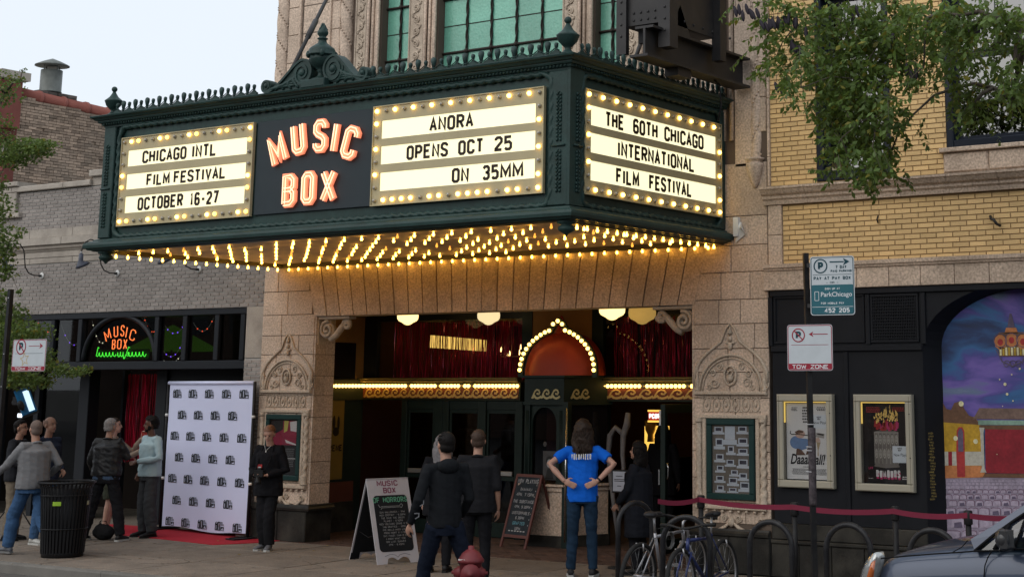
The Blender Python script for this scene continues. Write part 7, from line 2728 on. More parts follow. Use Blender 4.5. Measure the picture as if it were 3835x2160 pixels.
for yq in (1115,1325,1448):
 P=PYY(41,yq,Yq-0.032)
 MB().ball((Pt.x,Yq-0.031,P.z),(0.009,0.004,0.009),6,4).build('bolt',mat('chrome',(0.6,0.6,0.6),0.2,metal=1.0),sl_)
P=PYY(108,1330,Yq-0.05)
wL=PYY(171,1330,Yq).x-PYY(46,1330,Yq).x
hL=PYY(108,1270,Yq).z-PYY(108,1389,Yq).z
no_parking(sl_,P,UX,NY,wL,hL,right=True,star=True)
# STEP-AND-REPEAT BANNER, RED CARPET
BL,BR=PZ(606,1968,0.06),PZ(920,2002,0.06)
U=(BR-BL)
U.z=0
Wb=U.length
U.normalize()
Nn=Vector((U.y,-U.x,0))
Zt=PYY(948,1433,BR.y).z
Hb=Zt-0.06
bn=thing('banner_backdrop','white step-and-repeat backdrop printed with black 60 logos on red carpet','backdrop',(BL+BR)/2)
m=MB()
nx_,nz_=26,30
vs_=[]
for j in range(nz_+1):
 for i in range(nx_+1):
  u,v=i/nx_,j/nz_
  d=0.003*sin(u*9+v*2)*(1-v)+0.01*sin(u*21)*max(0,0.05-v)*9+0.0015*sin(v*14)
  zz=0.06+Hb*v+(0.03*sin(u*8)*max(0,0.08-v)*8)
  p=BL+U*(Wb*u)+Nn*d
  vs_.append((p.x,p.y,zz))
m.add(vs_,[(j*(nx_+1)+i,j*(nx_+1)+i+1,(j+1)*(nx_+1)+i+1,(j+1)*(nx_+1)+i) for j in range(nz_) for i in range(nx_)],0,True)
m.build('cloth',mat('white_vinyl',(0.62,0.65,0.86),0.5,var=0.03,scale=1.2),bn)
p=BL-U*0.012
m=MB()
m.tube([BL+UZ*(Hb-0.0)-U*.03,BR+UZ*Hb+U*.03],0.03,10)
m.build('top_bar',mat('white_vinyl',(0.56,0.58,0.76)),bn)
for P in (BL-U*0.045,BR+U*0.045):
 MB().tube([Vector((P.x,P.y,0.03)),Vector((P.x,P.y,Zt+0.02))],0.024,8).build('post',M_pole,bn)
 for zz in (0.35,0.78):
  MB().lathe([(0.028,-0.02),(0.032,0),(0.028,0.02)],(P.x,P.y,Zt*zz),10).build('clamp',mat('white_paint',(0.7,0.7,0.68)),bn)
 a=Vector((P.x,P.y,0))-Nn*0.28
 b_=Vector((P.x,P.y,0))+Nn*0.30
 mm=MB()
 mm.tube([a+UZ*0.02,b_+UZ*0.02],0.03,4,smooth=False)
 mm.add([(q.x,q.y,q.z) for q in [a-U*.11+UZ*.012,b_-U*.11+UZ*.012,b_+U*.11+UZ*.012,a+U*.11+UZ*.012,a-U*.11+UZ*.032,b_-U*.11+UZ*.032,b_+U*.11+UZ*.032,a+U*.11+UZ*.032]],[(0,3,2,1),(4,5,6,7),(0,1,5,4),(1,2,6,5),(2,3,7,6),(3,0,4,7)])
 mm.build('foot',M_pole,bn)
lg=MB()
lw,lh=Wb*0.104,Hb*0.058
O_=Vector((0,0,0))
def bigdigit(x0,x1,hole0,hole1,cut):
 flat(lg,[(x0+(0.03 if cut else 0),lh),(x1,lh),(x1,0),(x0,0),(x0,lh*0.82)][::-1],O_,UX,UZ,NY,0.0,0)
 xm0,xm1=(x0+x1)/2-0.006,(x0+x1)/2+0.006
 flat(lg,[(xm0,lh*hole0),(xm1,lh*hole0),(xm1,lh*hole1),(xm0,lh*hole1)],O_,UX,UZ,NY,0.0007,1)
bigdigit(0.0,lw*0.29,0.12,0.60,True)
bigdigit(lw*0.315,lw*0.60,0.12,0.88,False)
flat(lg,[(lw*0.20,lh*1.0),(lw*0.12,lh*0.78),(lw*0.18,lh*0.78),(lw*0.29,lh*1.0)],O_,UX,UZ,NY,0.0008,1)
for k,wk in enumerate((0.55,0.6,0.95,1.0)):
 flat(lg,[(lw*0.64,lh*(0.93-k*0.12)),(lw*(0.64+0.36*wk),lh*(0.93-k*0.12)),(lw*(0.64+0.36*wk),lh*(0.99-k*0.12)),(lw*.64,lh*(0.99-k*0.12))],O_,UX,UZ,NY,0.0,0)
flat(lg,[(lw*0.64,0),(lw,0),(lw,lh*0.46),(lw*.64,lh*.46)],O_,UX,UZ,NY,0.0,0)
flat(lg,[(lw*0.71,lh*.08),(lw*.97,lh*.08),(lw*.97,lh*.17),(lw*.71,lh*.17)],O_,UX,UZ,NY,0.0008,1)
flat(lg,[(lw*0.82,lh*.17),(lw*.87,lh*.17),(lw*.87,lh*.36),(lw*.82,lh*.36)],O_,UX,UZ,NY,0.0008,1)
lo0=lg.build('printed_logo',[mat('logo_ink',(0.012,0.016,0.018),0.5,var=0),mat('white_vinyl',(0.56,0.58,0.76))],bn,origin=(0,0,0),fixn=False)
ang=atan2(U.y,U.x)
firstl=True
for j in range(7):
 v=0.925-j*0.1475
 us=(0.10,0.295,0.495,0.70,0.905) if j%2==0 else (-0.0+0.175,0.375,0.58,0.785)
 if j==3 or j==5:
  us=(0.17,0.375,0.58,0.785)
 for u in us:
  o=lo0 if firstl else link('printed_logo',lo0.data,bn)
  firstl=False
  p=BL+U*(Wb*u-lw/2)+Nn*0.0075
  o.location=(p.x,p.y,0.06+Hb*v-lh/2)
  o.rotation_euler=(0,0,ang)
c1,c2,c3,c4=PZ(400,1968),PZ(478,2005),PZ(815,2042),PZ(988,2030)
m=MB()
ptsc=[PZ(395,1965),PZ(460,2004),PZ(620,2020),PZ(800,2040),PZ(990,2031),Vector((PZ(990,2031).x+0.02,0.3,0)),Vector((c1.x-0.1,0.5,0))]
n=len(ptsc)
m.add([(p.x,min(p.y,0.5),0.010) for p in ptsc]+[(p.x,min(p.y,0.5),0.001) for p in ptsc],[tuple(range(n)),tuple(range(2*n-1,n-1,-1))]+[(i,(i+1)%n,(i+1)%n+n,i+n) for i in range(n)])
o=m.build('red_carpet',mat('red_carpet_pile',(0.36,0.008,0.02),0.95,var=0.1,scale=8,fine=0.15,fscale=120),None)
tag(o,'bright red carpet laid on the walk in front of the white backdrop','carpet')
# A-FRAME SIGN (white frame, chalk panel)
def aframe(P1,P2,spread_dir,H,label,name):
 return thing(name,label,'sign',(P1+P2)/2)
FL,FR=PZ(1414,2114),PZ(1550,2104)
AF=thing('sandwich_board','white A-frame board lettered MUSIC BOX OF HORRORS in chalk colours','sandwich board',(FL+FR)/2)
Bk=PZ(1233,2098)
U=(FR-FL)
U.z=0
Wd=0.60
U.normalize()
FR=FL+U*Wd
Nf=Vector((U.y,-U.x,0))
back=Bk-FL
bd_=back.dot(-Nf)
bd_=max(0.5,min(0.95,bd_))
Ha=1.04
apex0=FL-Nf*bd_*0.5+UZ*Ha
Vf=(apex0-FL)
Lf=Vf.length
Vf.normalize()
Nf2=U.cross(Vf).normalized()
if Nf2.dot(Nf)<0:
 Nf2=-Nf2
foot=[(0,0),(0.15*Wd/.6,0),(0.13,0.045),(0.17,0.075),(0.22,0.085),(0.26,0.07),(0.30,0.045),(0.34,0.07),(0.38,0.085),(0.43,0.075),(0.47,0.045),(0.45,0),(0.60,0)]
out=foot+[(0.60,Lf-0.0),(0.0,Lf)]
def board(O,V,N,name,mats_,thick=0.014):
 mb=MB()
 n=len(out)
 xs_=sorted(set(p[0] for p in out))
 def low(x):
  for (a,b_) in zip(foot[:-1],foot[1:]):
   lo_,hi_=min(a[0],b_[0]),max(a[0],b_[0])
   if lo_<=x<=hi_ and hi_>lo_:
    t=(x-a[0])/(b_[0]-a[0])
    return a[1]+t*(b_[1]-a[1])
  return 0
 X=[i*0.02 for i in range(31)]
 for a,b_ in zip(X[:-1],X[1:]):
  la,lb=low(a),low(b_)
  q=[(a,la),(b_,lb),(b_,Lf),(a,Lf)]
  vs=[O+U*p[0]+V*p[1] for p in q]+[O+U*p[0]+V*p[1]-N*thick for p in q]
  mb.add(vs,[(0,1,2,3),(7,6,5,4),(0,4,5,1),(2,6,7,3),(0,3,7,4),(1,5,6,2)])
 return mb.build(name,mats_,AF)
M_afw=mat('white_board_paint',(0.42,0.40,0.42),0.6,var=0.06,stain=0.15,stain_scale=8)
board(FL,Vf,Nf2,'front_board',M_afw)
BL_=FL-Nf*bd_
Vb=(apex0-BL_).normalized()
Nb=U.cross(Vb).normalized()
if Nb.dot(Nf)>0:
 Nb=-Nb
board(BL_,Vb,Nb,'rear_board',M_afw)
mb=MB()
o2=BL_-Nb*0.0145
for (a,b_,c_,d2) in ((0.02,0.58,0.10,Lf-0.10),):
 q=[(a,c_),(b_,c_),(b_,d2),(a,d2)]
 mb.add([BL_+U*p[0]+Vb*p[1]-Nb*0.0165 for p in q]+[BL_+U*p[0]+Vb*p[1]-Nb*0.015 for p in q],[(0,1,2,3),(7,6,5,4)])
q=[(0.0,0.0),(0.13,0.0),(0.13,0.1),(0.0,0.1)]
mb.add([BL_+U*p[0]+Vb*p[1]-Nb*0.0165 for p in q],[(0,1,2,3)])
q=[(0.47,0.0),(0.60,0.0),(0.60,0.1),(0.47,0.1)]
mb.add([BL_+U*p[0]+Vb*p[1]-Nb*0.0165 for p in q],[(0,1,2,3)])
mb.build('rear_chalk_panel',mat('chalkboard_black',(0.01,0.011,0.013),0.7,var=0.1),AF)
mb=MB()
flat(mb,rbox(0.06,0.545,0.155,Lf*0.795,0.05),FL,U,Vf,Nf2,0.003,0)
pn=mb.build('chalk_panel',mat('chalkboard_black',(0.01,0.011,0.013),0.7),AF,fixn=False)
mb=MB()
rr=random.Random(41)
fit_word(mb,'MUSIC',0.14,0.44,FL+Vf*(Lf*0.905),U,Vf,Nf2,0.075,0.18,0.003,0)
fit_word(mb,'BOX',0.22,0.40,FL+Vf*(Lf*0.82),U,Vf,Nf2,0.075,0.18,0.003,0)
stroke_text(mb,'OF HORRORS',FL+U*0.30+Vf*(Lf*0.71),U,Vf,Nf2,0.07,0.44,0.16,0.12,0.005,1,align='c',jit=0.03,rr=rr)
mb.ribbon([(0.12,Lf*0.69),(0.14,Lf*0.655),(0.17,Lf*0.665),(0.42,Lf*0.665),(0.45,Lf*0.69),(0.47,Lf*0.67),(0.45,Lf*0.645),(0.43,Lf*0.652),(0.17,Lf*0.65),(0.15,Lf*0.63)],0.006,FL,U,Vf,Nf2,0.005,2)
lines=['SUN HALLOWEEN - 7PM','MON CROPSEY - 9.30PM','TUE SAVE THE GREEN','PLANET - 9.30PM','WED VOLCANIC CRIME-9.30','THU GRAFTED - 10PM','FRI HELLO MARY LOU','PROM NIGHT II 11.30','SAT FAUST 11AM-9.30','I KNOW WHAT YOU','DID LAST SUMMER','2PM - 9.45PM']
for i,s in enumerate(lines):
 stroke_text(mb,s,FL+U*0.305+Vf*(Lf*0.585-i*0.0385),U,Vf,Nf2,0.024,0.5,0.12,0.18,0.005,2,align='c',jit=0.04,rr=rr)
mb.ribbon([(0.12,0.10),(0.2,0.125),(0.27,0.11),(0.30,0.08),(0.33,0.11),(0.40,0.125),(0.48,0.10)],0.006,FL,U,Vf,Nf2,0.002,3)
mb.build('chalk_lettering',[mat('magenta_paint',(0.17,0.035,0.07),0.6),mat('green_chalk',(0.09,0.28,0.18),0.8),mat('white_chalk',(0.22,0.22,0.22),0.9,var=0.3,scale=60),mat('grey_line',(0.14,0.14,0.15),0.7)],AF,fixn=False)
for t in (0.06,0.5):
 a=FL+U*t+Vf*(Lf*0.35)
 b_=BL_+U*t+Vb*(Lf*0.35)
 mb=MB().tube([a-Nf2*.015,(a+b_)/2-UZ*0.06,b_-Nb*.015],0.003,4)
 mb.build('chain',M_steel,AF)
 # CHALKBOARD EASEL (brown frame)
CL,CR=PZ(1874,2046),PZ(1984,2058)
CB=thing('chalkboard_sign','brown framed standing chalkboard headed NOW PLAYING beside the ticket booth','chalkboard',(CL+CR)/2)
U=(CR-CL)
U.z=0
U.normalize()
CL=CL-U*0.0
Wc=0.56
Nc=Vector((U.y,-U.x,0))
apex=CL-Nc*0.30+UZ*0.985
Vc=(apex-CL)
Lc=Vc.length
Vc.normalize()
N2=U.cross(Vc).normalized()
if N2.dot(Nc)<0:
 N2=-N2
M_brn=mat('red_brown_wood',(0.105,0.035,0.028),0.55,var=0.15,scale=12)
def plank(name,a,b_,w,th_,O,U,V,N,parent,mt,d0=0.0):
 A_,B2=Vector(a),Vector(b_)
 d=(B2-A_).normalized()
 n_=Vector((-d.y,d.x))*w/2
 q=[A_-n_,B2-n_,B2+n_,A_+n_]
 vs=[O+U*p.x+V*p.y+N*d0 for p in q]+[O+U*p.x+V*p.y+N*(d0+th_) for p in q]
 return MB().add(vs,[(0,3,2,1),(4,5,6,7),(0,1,5,4),(1,2,6,5),(2,3,7,6),(3,0,4,7)]).build(name,mt,parent)
plank('leg',(0.02,0),(0.02,Lc),0.04,0.022,CL,U,Vc,N2,CB,M_brn)
plank('leg',(Wc-0.02,0),(Wc-0.02,Lc),0.04,0.022,CL,U,Vc,N2,CB,M_brn)
plank('rail',(0.04,Lc-0.02),(Wc-0.04,Lc-0.02),0.04,0.022,CL,U,Vc,N2,CB,M_brn,0.001)
plank('rail',(0.04,0.16),(Wc-0.04,0.16),0.04,0.022,CL,U,Vc,N2,CB,M_brn,0.001)
BLc=CL-Nc*0.60
Vcb=(apex-BLc).normalized()
plank('rear_leg',(0.02,0),(0.02,Lc),0.035,0.02,BLc,U,Vcb,U.cross(Vcb),CB,M_brn)
plank('rear_leg',(Wc-0.02,0),(Wc-0.02,Lc),0.035,0.02,BLc,U,Vcb,U.cross(Vcb),CB,M_brn)
plank('chalk_panel',(0.04,(0.18+Lc-0.04)/2),(Wc-0.04,(0.18+Lc-0.04)/2),Lc-0.22,0.006,CL,U,Vc,N2,CB,mat('slate_panel',(0.020,0.026,0.032),0.75,var=0.3,scale=12),0.008)
mb=MB()
rr=random.Random(43)
for (s,v,h,mi) in (('NOW PLAYING',0.875,0.062,0),('DAAAAALI',0.775,0.04,0),('4PM, 7.15PM',0.70,0.045,0),('THE SUBSTANCE',0.605,0.045,0),('4PM, 9.30PM',0.535,0.04,0),('UNSTOPPABLE',0.45,0.042,0),('6.30PM',0.385,0.04,0),('GRAFTED',0.31,0.045,1),('10PM',0.24,0.04,0)):
 W_=min(Wc*0.78,text_width(s,h,0.5,0.2*h,0.13*h))
 u0=Wc/2-W_/2
 k=0.2
 lo_,hi_=0.1,1.2
 for _ in range(20):
  mid=(lo_+hi_)/2
  if text_width(s,h,mid,k*h,0.13*h)>W_:
   hi_=mid
  else:
   lo_=mid
 stroke_text(mb,s,CL+U*u0+Vc*(Lc*v),U,Vc,N2,h,lo_,0.13,k,0.016,mi,jit=0.03,rr=rr)
for i in range(6):
 flat(mb,[(0.10+i*0.062,0.225),(0.14+i*0.062,0.225),(0.14+i*0.062,0.24),(0.10+i*.062,0.24)],CL,U,Vc,N2,0.016,0)
for i in range(9):
 flat(mb,ell(Wc-0.075,0.32+i*0.08,0.007,0.010,6),CL,U,Vc,N2,0.016,0)
mb.build('chalk_lettering',[mat('bright_chalk',(0.34,0.34,0.35),0.9,var=0.3,scale=60),mat('blue_chalk',(0.12,0.30,0.36),0.9)],CB,fixn=False)
# HYDRANT
HP=PZ(1758,2345)
hy=thing('fire_hydrant','red fire hydrant on the sidewalk in front of two men in black','hydrant',HP)
M_hyd=mat('hydrant_red',(0.15,0.022,0.026),0.5,var=0.15,scale=8,stain=0.3,stain_scale=9,stain_col=(0.05,0.02,0.02),bump=0.2)
m=MB()
m.lathe([(0.17,0),(0.17,0.03),(0.115,0.035),(0.11,0.30),(0.17,0.305),(0.17,0.35),(0.115,0.355)],HP,20)
m.build('barrel',M_hyd,hy)
m=MB()
m.lathe([(0.115,0.356),(0.105,0.37),(0.105,0.58),(0.125,0.585),(0.125,0.61),(0.11,0.63),(0.085,0.67),(0.045,0.70),(0.03,0.705),(0.03,0.735),(0.0,0.74)],HP,20)
m.build('bonnet',M_hyd,hy)
nz=Vector((0.62,-0.8,0)).normalized()
side=Vector((-0.95,-0.33,0)).normalized()
for (dv,r,L_,nm) in ((nz,0.085,0.13,'pumper_nozzle'),(side,0.055,0.13,'hose_nozzle'),(-side,0.055,0.11,'hose_nozzle')):
 m=MB()
 c=HP+UZ*0.49
 pts=[c,c+dv*(L_-0.06),c+dv*(L_-0.058),c+dv*L_,c+dv*(L_+0.001),c+dv*(L_+0.03),c+dv*(L_+0.031),c+dv*(L_+0.06)]
 m.tube(pts,[r*.8,r*.8,r*1.08,r*1.08,r*.82,r*.75,r*.3,r*.28],14)
 m.build(nm,M_hyd,hy)
for k in range(8):
 a=2*pi*k/8
 MB().lathe([(0.014,0.29),(0.014,0.37)],HP+Vector((0.145*cos(a),0.145*sin(a),0)),6).build('flange_bolt',M_hyd,hy)
p=HP+UZ*0.49+nz*0.19+UZ*-0.07
MB().tube([p,p+Vector((-0.04,-0.01,-0.10)),p+Vector((-0.05,0.04,-0.2)),HP+Vector((-0.1,-0.08,0.37))],0.005,5).build('cap_chain',M_steel,hy)
MB().box(HP.x-0.06,HP.x+0.02,HP.y-0.118,HP.y-0.10,HP.z+0.61,HP.z+0.62).build('reflective_mark',M_white,hy)
# LITTER BIN
LB=PZ(232,2082)
LB=Vector((LB.x,LB.y,0))
lb_=thing('litter_bin','large black ribbed steel litter bin with yellow-green sticker','bin',LB)
pxm_=(PYY(303,1900,LB.y).x-PYY(148,1900,LB.y).x)/2
Rb=0.33
Hbn=PYY(240,1803,LB.y).z-0.0
m=MB()
m.lathe([(Rb*0.80,0.0),(Rb*0.82,0.05),(Rb*0.82,0.06)],LB,26)
m.lathe([(Rb*0.80,0.06),(Rb*0.93,Hbn*0.93),(Rb*0.9,Hbn*0.93),(Rb*0.78,0.06)],LB,26)
m.build('liner',mat('bin_black',(0.010,0.010,0.011),0.45,var=0.1),lb_)
rib=None
for k in range(40):
 a=2*pi*k/40
 if rib is None:
  mm=MB()
  pts=[(Rb*0.84,0,0.05),(Rb*0.97,0,Hbn*0.80),(Rb*1.0,0,Hbn*0.92),(Rb*1.09,0,Hbn)]
  for (p0,p1) in zip(pts[:-1],pts[1:]):
   mm.add([(p0[0],-0.013,p0[2]),(p0[0],0.013,p0[2]),(p1[0],0.013,p1[2]),(p1[0],-0.013,p1[2]),(p0[0]-.008,-0.013,p0[2]),(p0[0]-.008,0.013,p0[2]),(p1[0]-.008,0.013,p1[2]),(p1[0]-.008,-0.013,p1[2])],[(0,1,2,3),(7,6,5,4),(0,4,5,1),(2,6,7,3),(1,5,6,2),(0,3,7,4)])
  rib=mm.build('slat',mat('bin_black',(0.010,0.010,0.011)),lb_,origin=(0,0,0))
  o=rib
 else:
  o=link('slat',rib.data,lb_)
 o.location=LB
 o.rotation_euler=(0,0,a)
for (r,z,t) in ((Rb*1.09,Hbn,0.017),(Rb*0.985,Hbn*0.83,0.009),(Rb*0.90,Hbn*0.38,0.009)):
 MB().tube([(LB.x+r*cos(2*pi*k/32),LB.y+r*sin(2*pi*k/32),z) for k in range(32)],t,6,closed=True).build('hoop',mat('bin_black',(0.010,0.010,0.011)),lb_)
ca=atan2(CAMP.y-LB.y,CAMP.x-LB.x)
for (a0,a1,nm) in ((ca-0.42-0.10,ca-0.42+0.24,0),(ca+0.95,ca+1.12,1)):
 mm=MB()
 zz0,zz1=Hbn*0.70,Hbn*0.755
 R1=Rb*0.99
 for k in range(6):
  b0,b1=a0+(a1-a0)*k/6,a0+(a1-a0)*(k+1)/6
  mm.add([(LB.x+R1*cos(b0),LB.y+R1*sin(b0),zz0),(LB.x+R1*cos(b1),LB.y+R1*sin(b1),zz0),(LB.x+R1*cos(b1),LB.y+R1*sin(b1),zz1),(LB.x+R1*cos(b0),LB.y+R1*sin(b0),zz1)],[(0,1,2,3)])
 mm.build('sticker',mat('lime_sticker',(0.24,0.40,0.03),0.5) if nm==0 else mat('cream_sticker',(0.3,0.3,0.22),0.5),lb_)
 # BIKE HOOPS
M_hoop=mat('hoop_black',(0.016,0.016,0.018),0.3,var=0.2,scale=14,stain=0.25,stain_scale=10,stain_col=(0.10,0.10,0.10))
def hoop(C,rz,label,R_=0.235,Ht=0.92):
 t=thing('bike_hoop',label,'bike rack',C,rz,'inverted U bike hoops along the kerb')
 pts=[(-R_,0,0)]+[(-R_*cos(pi*k/18),0,Ht-R_+R_*sin(pi*k/18)) for k in range(19)]+[(R_,0,0)]
 MB().tube(pts,0.029,10).build('tube',M_hoop,t,origin=(0,0,0),local=True)
 for s in (-1,1):
  MB().lathe([(0.08,0),(0.08,0.01),(0.04,0.012)],(s*R_,0,0),12).build('foot_plate',M_hoop,t,origin=(0,0,0),local=True)
 return t
def at_height(q,yq,z):
 P=PZ(q,yq,z)
 return Vector((P.x,P.y,0))
Ht=0.92
hl=[]
for (q,yq) in ((2885,1953),(3175,1964),(3492,1984)):
 hl.append(at_height(q,yq,Ht))
h0=at_height(2570,1935,Ht)
hoop(h0,0.25,'black bike hoop with the two bicycles locked to it',0.25)
hoop(hl[0],0.0,'empty black bike hoop in front of the right pilaster',0.235)
hoop(hl[1],0.0,'empty black bike hoop just right of the parking pole',0.235)
hoop(hl[2],0.0,'empty black bike hoop half hidden behind the car hood',0.235)
Pn=PZ(2330,2190)
tt=at_height(2345,1905,0.93)
hoop(Vector((PZ(2325,2215).x+0.12,PZ(2325,2215).y+0.10,0)),1.25,'black bike hoop seen edge on beside woman in dark coat',0.24,0.95)
# QUEUE BARRIER
M_belt=mat('maroon_belt',(0.16,0.012,0.035),0.7,var=0.08)
qs=[(2625,1853,'first'),(2975,1880,'second'),(3352,1895,'third'),(3625,1910,'fourth')]
posts_=[]
for i,(q,yq,nm) in enumerate(qs):
 z=1.0
 P=at_height(q,yq,z)
 posts_.append(P)
 lab=['black queue post before the right pilaster','black queue post just left of the parking pole','black queue post under the black film poster','thick black queue post in front of the mural'][i]
 t=thing('queue_post',lab,'barrier post',P,group='belt barrier posts')
 MB().lathe([(0.17,0),(0.17,0.02),(0.05,0.045),(0.03,0.05)],P,20).build('base',M_pole,t)
 MB().lathe([(0.03,0.05),(0.03,0.86)],P,12).build('tube',M_pole,t)
 MB().lathe([(0.04,0.861),(0.045,0.87),(0.045,0.99),(0.035,1.0)],P,12).build('belt_head',M_pole,t)
st=at_height(2472,1880,0.94)
pl=[st]+posts_+[at_height(3900,1935,0.94)]
for i,(a,b_) in enumerate(zip(pl[:-1],pl[1:])):
 a2,b2=a+UZ*0.955,b_+UZ*0.955
 m=MB()
 n=8
 sag=0.03
 vs_=[]
 for k in range(n+1):
  t=k/n
  p=a2.lerp(b2,t)-UZ*(sag*4*t*(1-t))
  vs_+=[(p.x,p.y-0.047,p.z+0.027),(p.x,p.y-0.047,p.z-0.027),(p.x,p.y-0.044,p.z-0.027),(p.x,p.y-0.044,p.z+0.027)]
 fs_=[]
 for k in range(n):
  for c_ in range(4):
   fs_.append((k*4+c_,k*4+(c_+1)%4,k*4+4+(c_+1)%4,k*4+4+c_))
 m.add(vs_,fs_)
 o=m.build('barrier_belt',M_belt,None)
 labs=['maroon queue belt crossing the open doorway','maroon queue belt in front of the right pilaster','maroon queue belt crossing behind the parking pole','maroon queue belt below the black film poster','maroon queue belt crossing the mural, nearest the car']
 tag(o,labs[i],'barrier belt','queue barrier belts')
 # SMALL NOTICE STAND
P=PYY(2322,1801,-0.3)
ns2=thing('notice_stand','white notice in a black frame on a stand beside the woman in dark coat','notice stand',(P.x,-0.3,0))
MB().lathe([(0.15,0),(0.15,0.02),(0.02,0.03)],(P.x,-0.3,0),16).build('base',M_pole,ns2)
MB().tube([(P.x,-0.3,0.03),(P.x,-0.3,P.z-0.12)],0.015,8).build('tube',M_pole,ns2)
MB().bbox(P.x-0.115,P.x+0.115,-0.315,-0.295,P.z-0.14,P.z+0.14,0.004).build('frame',M_pole,ns2)
MB().box(P.x-0.095,P.x+0.095,-0.3185,-0.316,P.z-0.12,P.z+0.12).build('sheet',mat('sheet_white',(0.36,0.37,0.42),0.7),ns2)
mb=MB()
for (dz,w,n) in ((0.06,0.05,1),(0.02,0.075,2),(-0.06,0.03,1)):
 for k in range(n):
  mb.box(P.x-w,P.x+w,-0.3205,-0.319,P.z+dz-k*0.02,P.z+dz-k*.02+0.008)
mb.build('print',M_ink,ns2)
# VIDEO LIGHT on stand (far left)
P=PYY(98,1500,-1.7)
vl=thing('video_light','blue film light on a tall stand with clipped camera gear at the left','film light',(P.x-0.1,-1.7,0))
MB().tube([(P.x-0.1,-1.7,0.3),(P.x-0.1,-1.7,P.z-0.05)],0.014,8).build('stand_tube',M_pole,vl)
for k in range(3):
 a=2*pi*k/3+0.4
 MB().tube([(P.x-0.1,-1.7,0.55),(P.x-0.1+0.42*cos(a),-1.7+0.42*sin(a),0.01)],0.010,6).build('leg',M_pole,vl)
M_=Matrix.Translation(P)@Matrix.Rotation(radians(55),4,'Z')@Matrix.Rotation(radians(-22),4,'Y')
m=MB(M_)
m.bbox(-0.12,0.10,-0.065,0.08,-0.22,0.22,0.03)
m.build('lamp_body',mat('film_light_blue',(0.012,0.13,0.30),0.4),vl)
m=MB(M_)
m.box(-0.01,0.075,-0.070,-0.067,-0.17,0.15)
m.build('lamp_face',emat('film_light_face',(0.60,0.82,1.0),0.9),vl)
m=MB(M_)
m.ball((-0.09,-0.09,-0.04),(0.05,0.04,0.08),10,8)
m.box(-0.13,0.12,-0.09,-0.068,-0.235,-0.20).box(-0.13,0.12,-0.09,-0.068,0.20,0.235)
m.build('diffuser_clip',M_pole,vl)
m=MB()
m.box(P.x-0.22,P.x-0.10,-1.78,-1.66,P.z-0.06,P.z+0.06).ball((P.x-0.24,-1.72,P.z-0.03),0.05,10,8)
m.tube([(P.x-0.2,-1.72,P.z+0.02),(P.x-0.05,-1.75,P.z+0.06)],0.02,8)
m.build('bracket_gear',M_pole,vl)
P2=PYY(80,1555,-1.7)
MB().bbox(P2.x-0.05,P2.x+0.05,-1.74,-1.69,P2.z-0.03,P2.z+0.03,0.01).build('small_lamp',emat('small_lamp_face',(0.8,0.9,1.0),1.2),vl)
MB().tube([(P.x-0.12,-1.7,P.z-0.05),(P.x-0.18,-1.68,P.z-0.3),(P.x-0.12,-1.7,P.z-0.7)],0.006,5).build('cable',M_pole,vl)
# PEOPLE
SKIN={'light':(0.42,0.24,0.18),'tan':(0.33,0.18,0.125),'brown':(0.12,0.055,0.035),'mid':(0.24,0.13,0.09)}
def skin(k):
 return mat('skin_'+k,SKIN[k],0.5,var=0.05,scale=20)
def cloth(n,c,rough=0.9,**kw):
 return mat('cloth_'+n,c,rough,spec=0.08,var=kw.pop('var',0.12),scale=kw.pop('scale',9),bump=0.35,bscale=kw.pop('bscale',40),**kw)
def loft(mb,secs,seg=14,m=0):
 """elliptical sections (centre, half width, half depth, yaw)"""
 vs,fs=[],[]
 for c,a,b_,yw in secs:
  for k in range(seg):
   t=2*pi*k/seg
   x_,y_=a*cos(t),b_*sin(t)
   vs.append((c[0]+x_*cos(yw)-y_*sin(yw),c[1]+x_*sin(yw)+y_*cos(yw),c[2]))
 n=len(secs)
 for i in range(n-1):
  for k in range(seg):
   k2=(k+1)%seg
   fs.append((i*seg+k,i*seg+k2,(i+1)*seg+k2,(i+1)*seg+k))
 fs.append(tuple(range(seg-1,-1,-1)))
 fs.append(tuple((n-1)*seg+k for k in range(seg)))
 mb.add(vs,fs,m,True)
def remeshed(mb,name,m,parent,vox=0.012,wrinkle=0.0,smooth=3,seed=0,label=None,cut=None):
 """one continuous skin grown over the overlapping volumes"""
 me=bpy.data.meshes.new(name)
 me.from_pydata(mb.v,[],mb.f)
 o=bpy.data.objects.new(name,me)
 COL.objects.link(o)
 md=o.modifiers.new('r','REMESH')
 md.mode='VOXEL'
 md.voxel_size=vox
 ms=o.modifiers.new('s','SMOOTH')
 ms.iterations=smooth
 ms.factor=0.5
 dg=bpy.context.evaluated_depsgraph_get()
 me2=bpy.data.meshes.new_from_object(o.evaluated_get(dg))
 bpy.data.objects.remove(o)
 bm=bmesh.new()
 bm.from_mesh(me2)
 if wrinkle:
  bm.normal_update()
  off=Vector((seed*3.1,seed*1.7,0))
  for v in bm.verts:
   p=v.co
   q=Vector((p.x*9,p.y*9,p.z*15+p.x*7))+off
   v.co+=v.normal*(mnoise.noise(q)*wrinkle+mnoise.noise(q*2.3)*wrinkle*0.5)
 if cut:
  bmesh.ops.delete(bm,geom=[v for v in bm.verts if cut(v.co)],context='VERTS')
 for f in bm.faces:
  f.smooth=True
 bm.to_mesh(me2)
 bm.free()
 me2.materials.clear()
 me2.materials.append(m)
 return link(name,me2,parent,label,loc=(0,0,0),local=True)
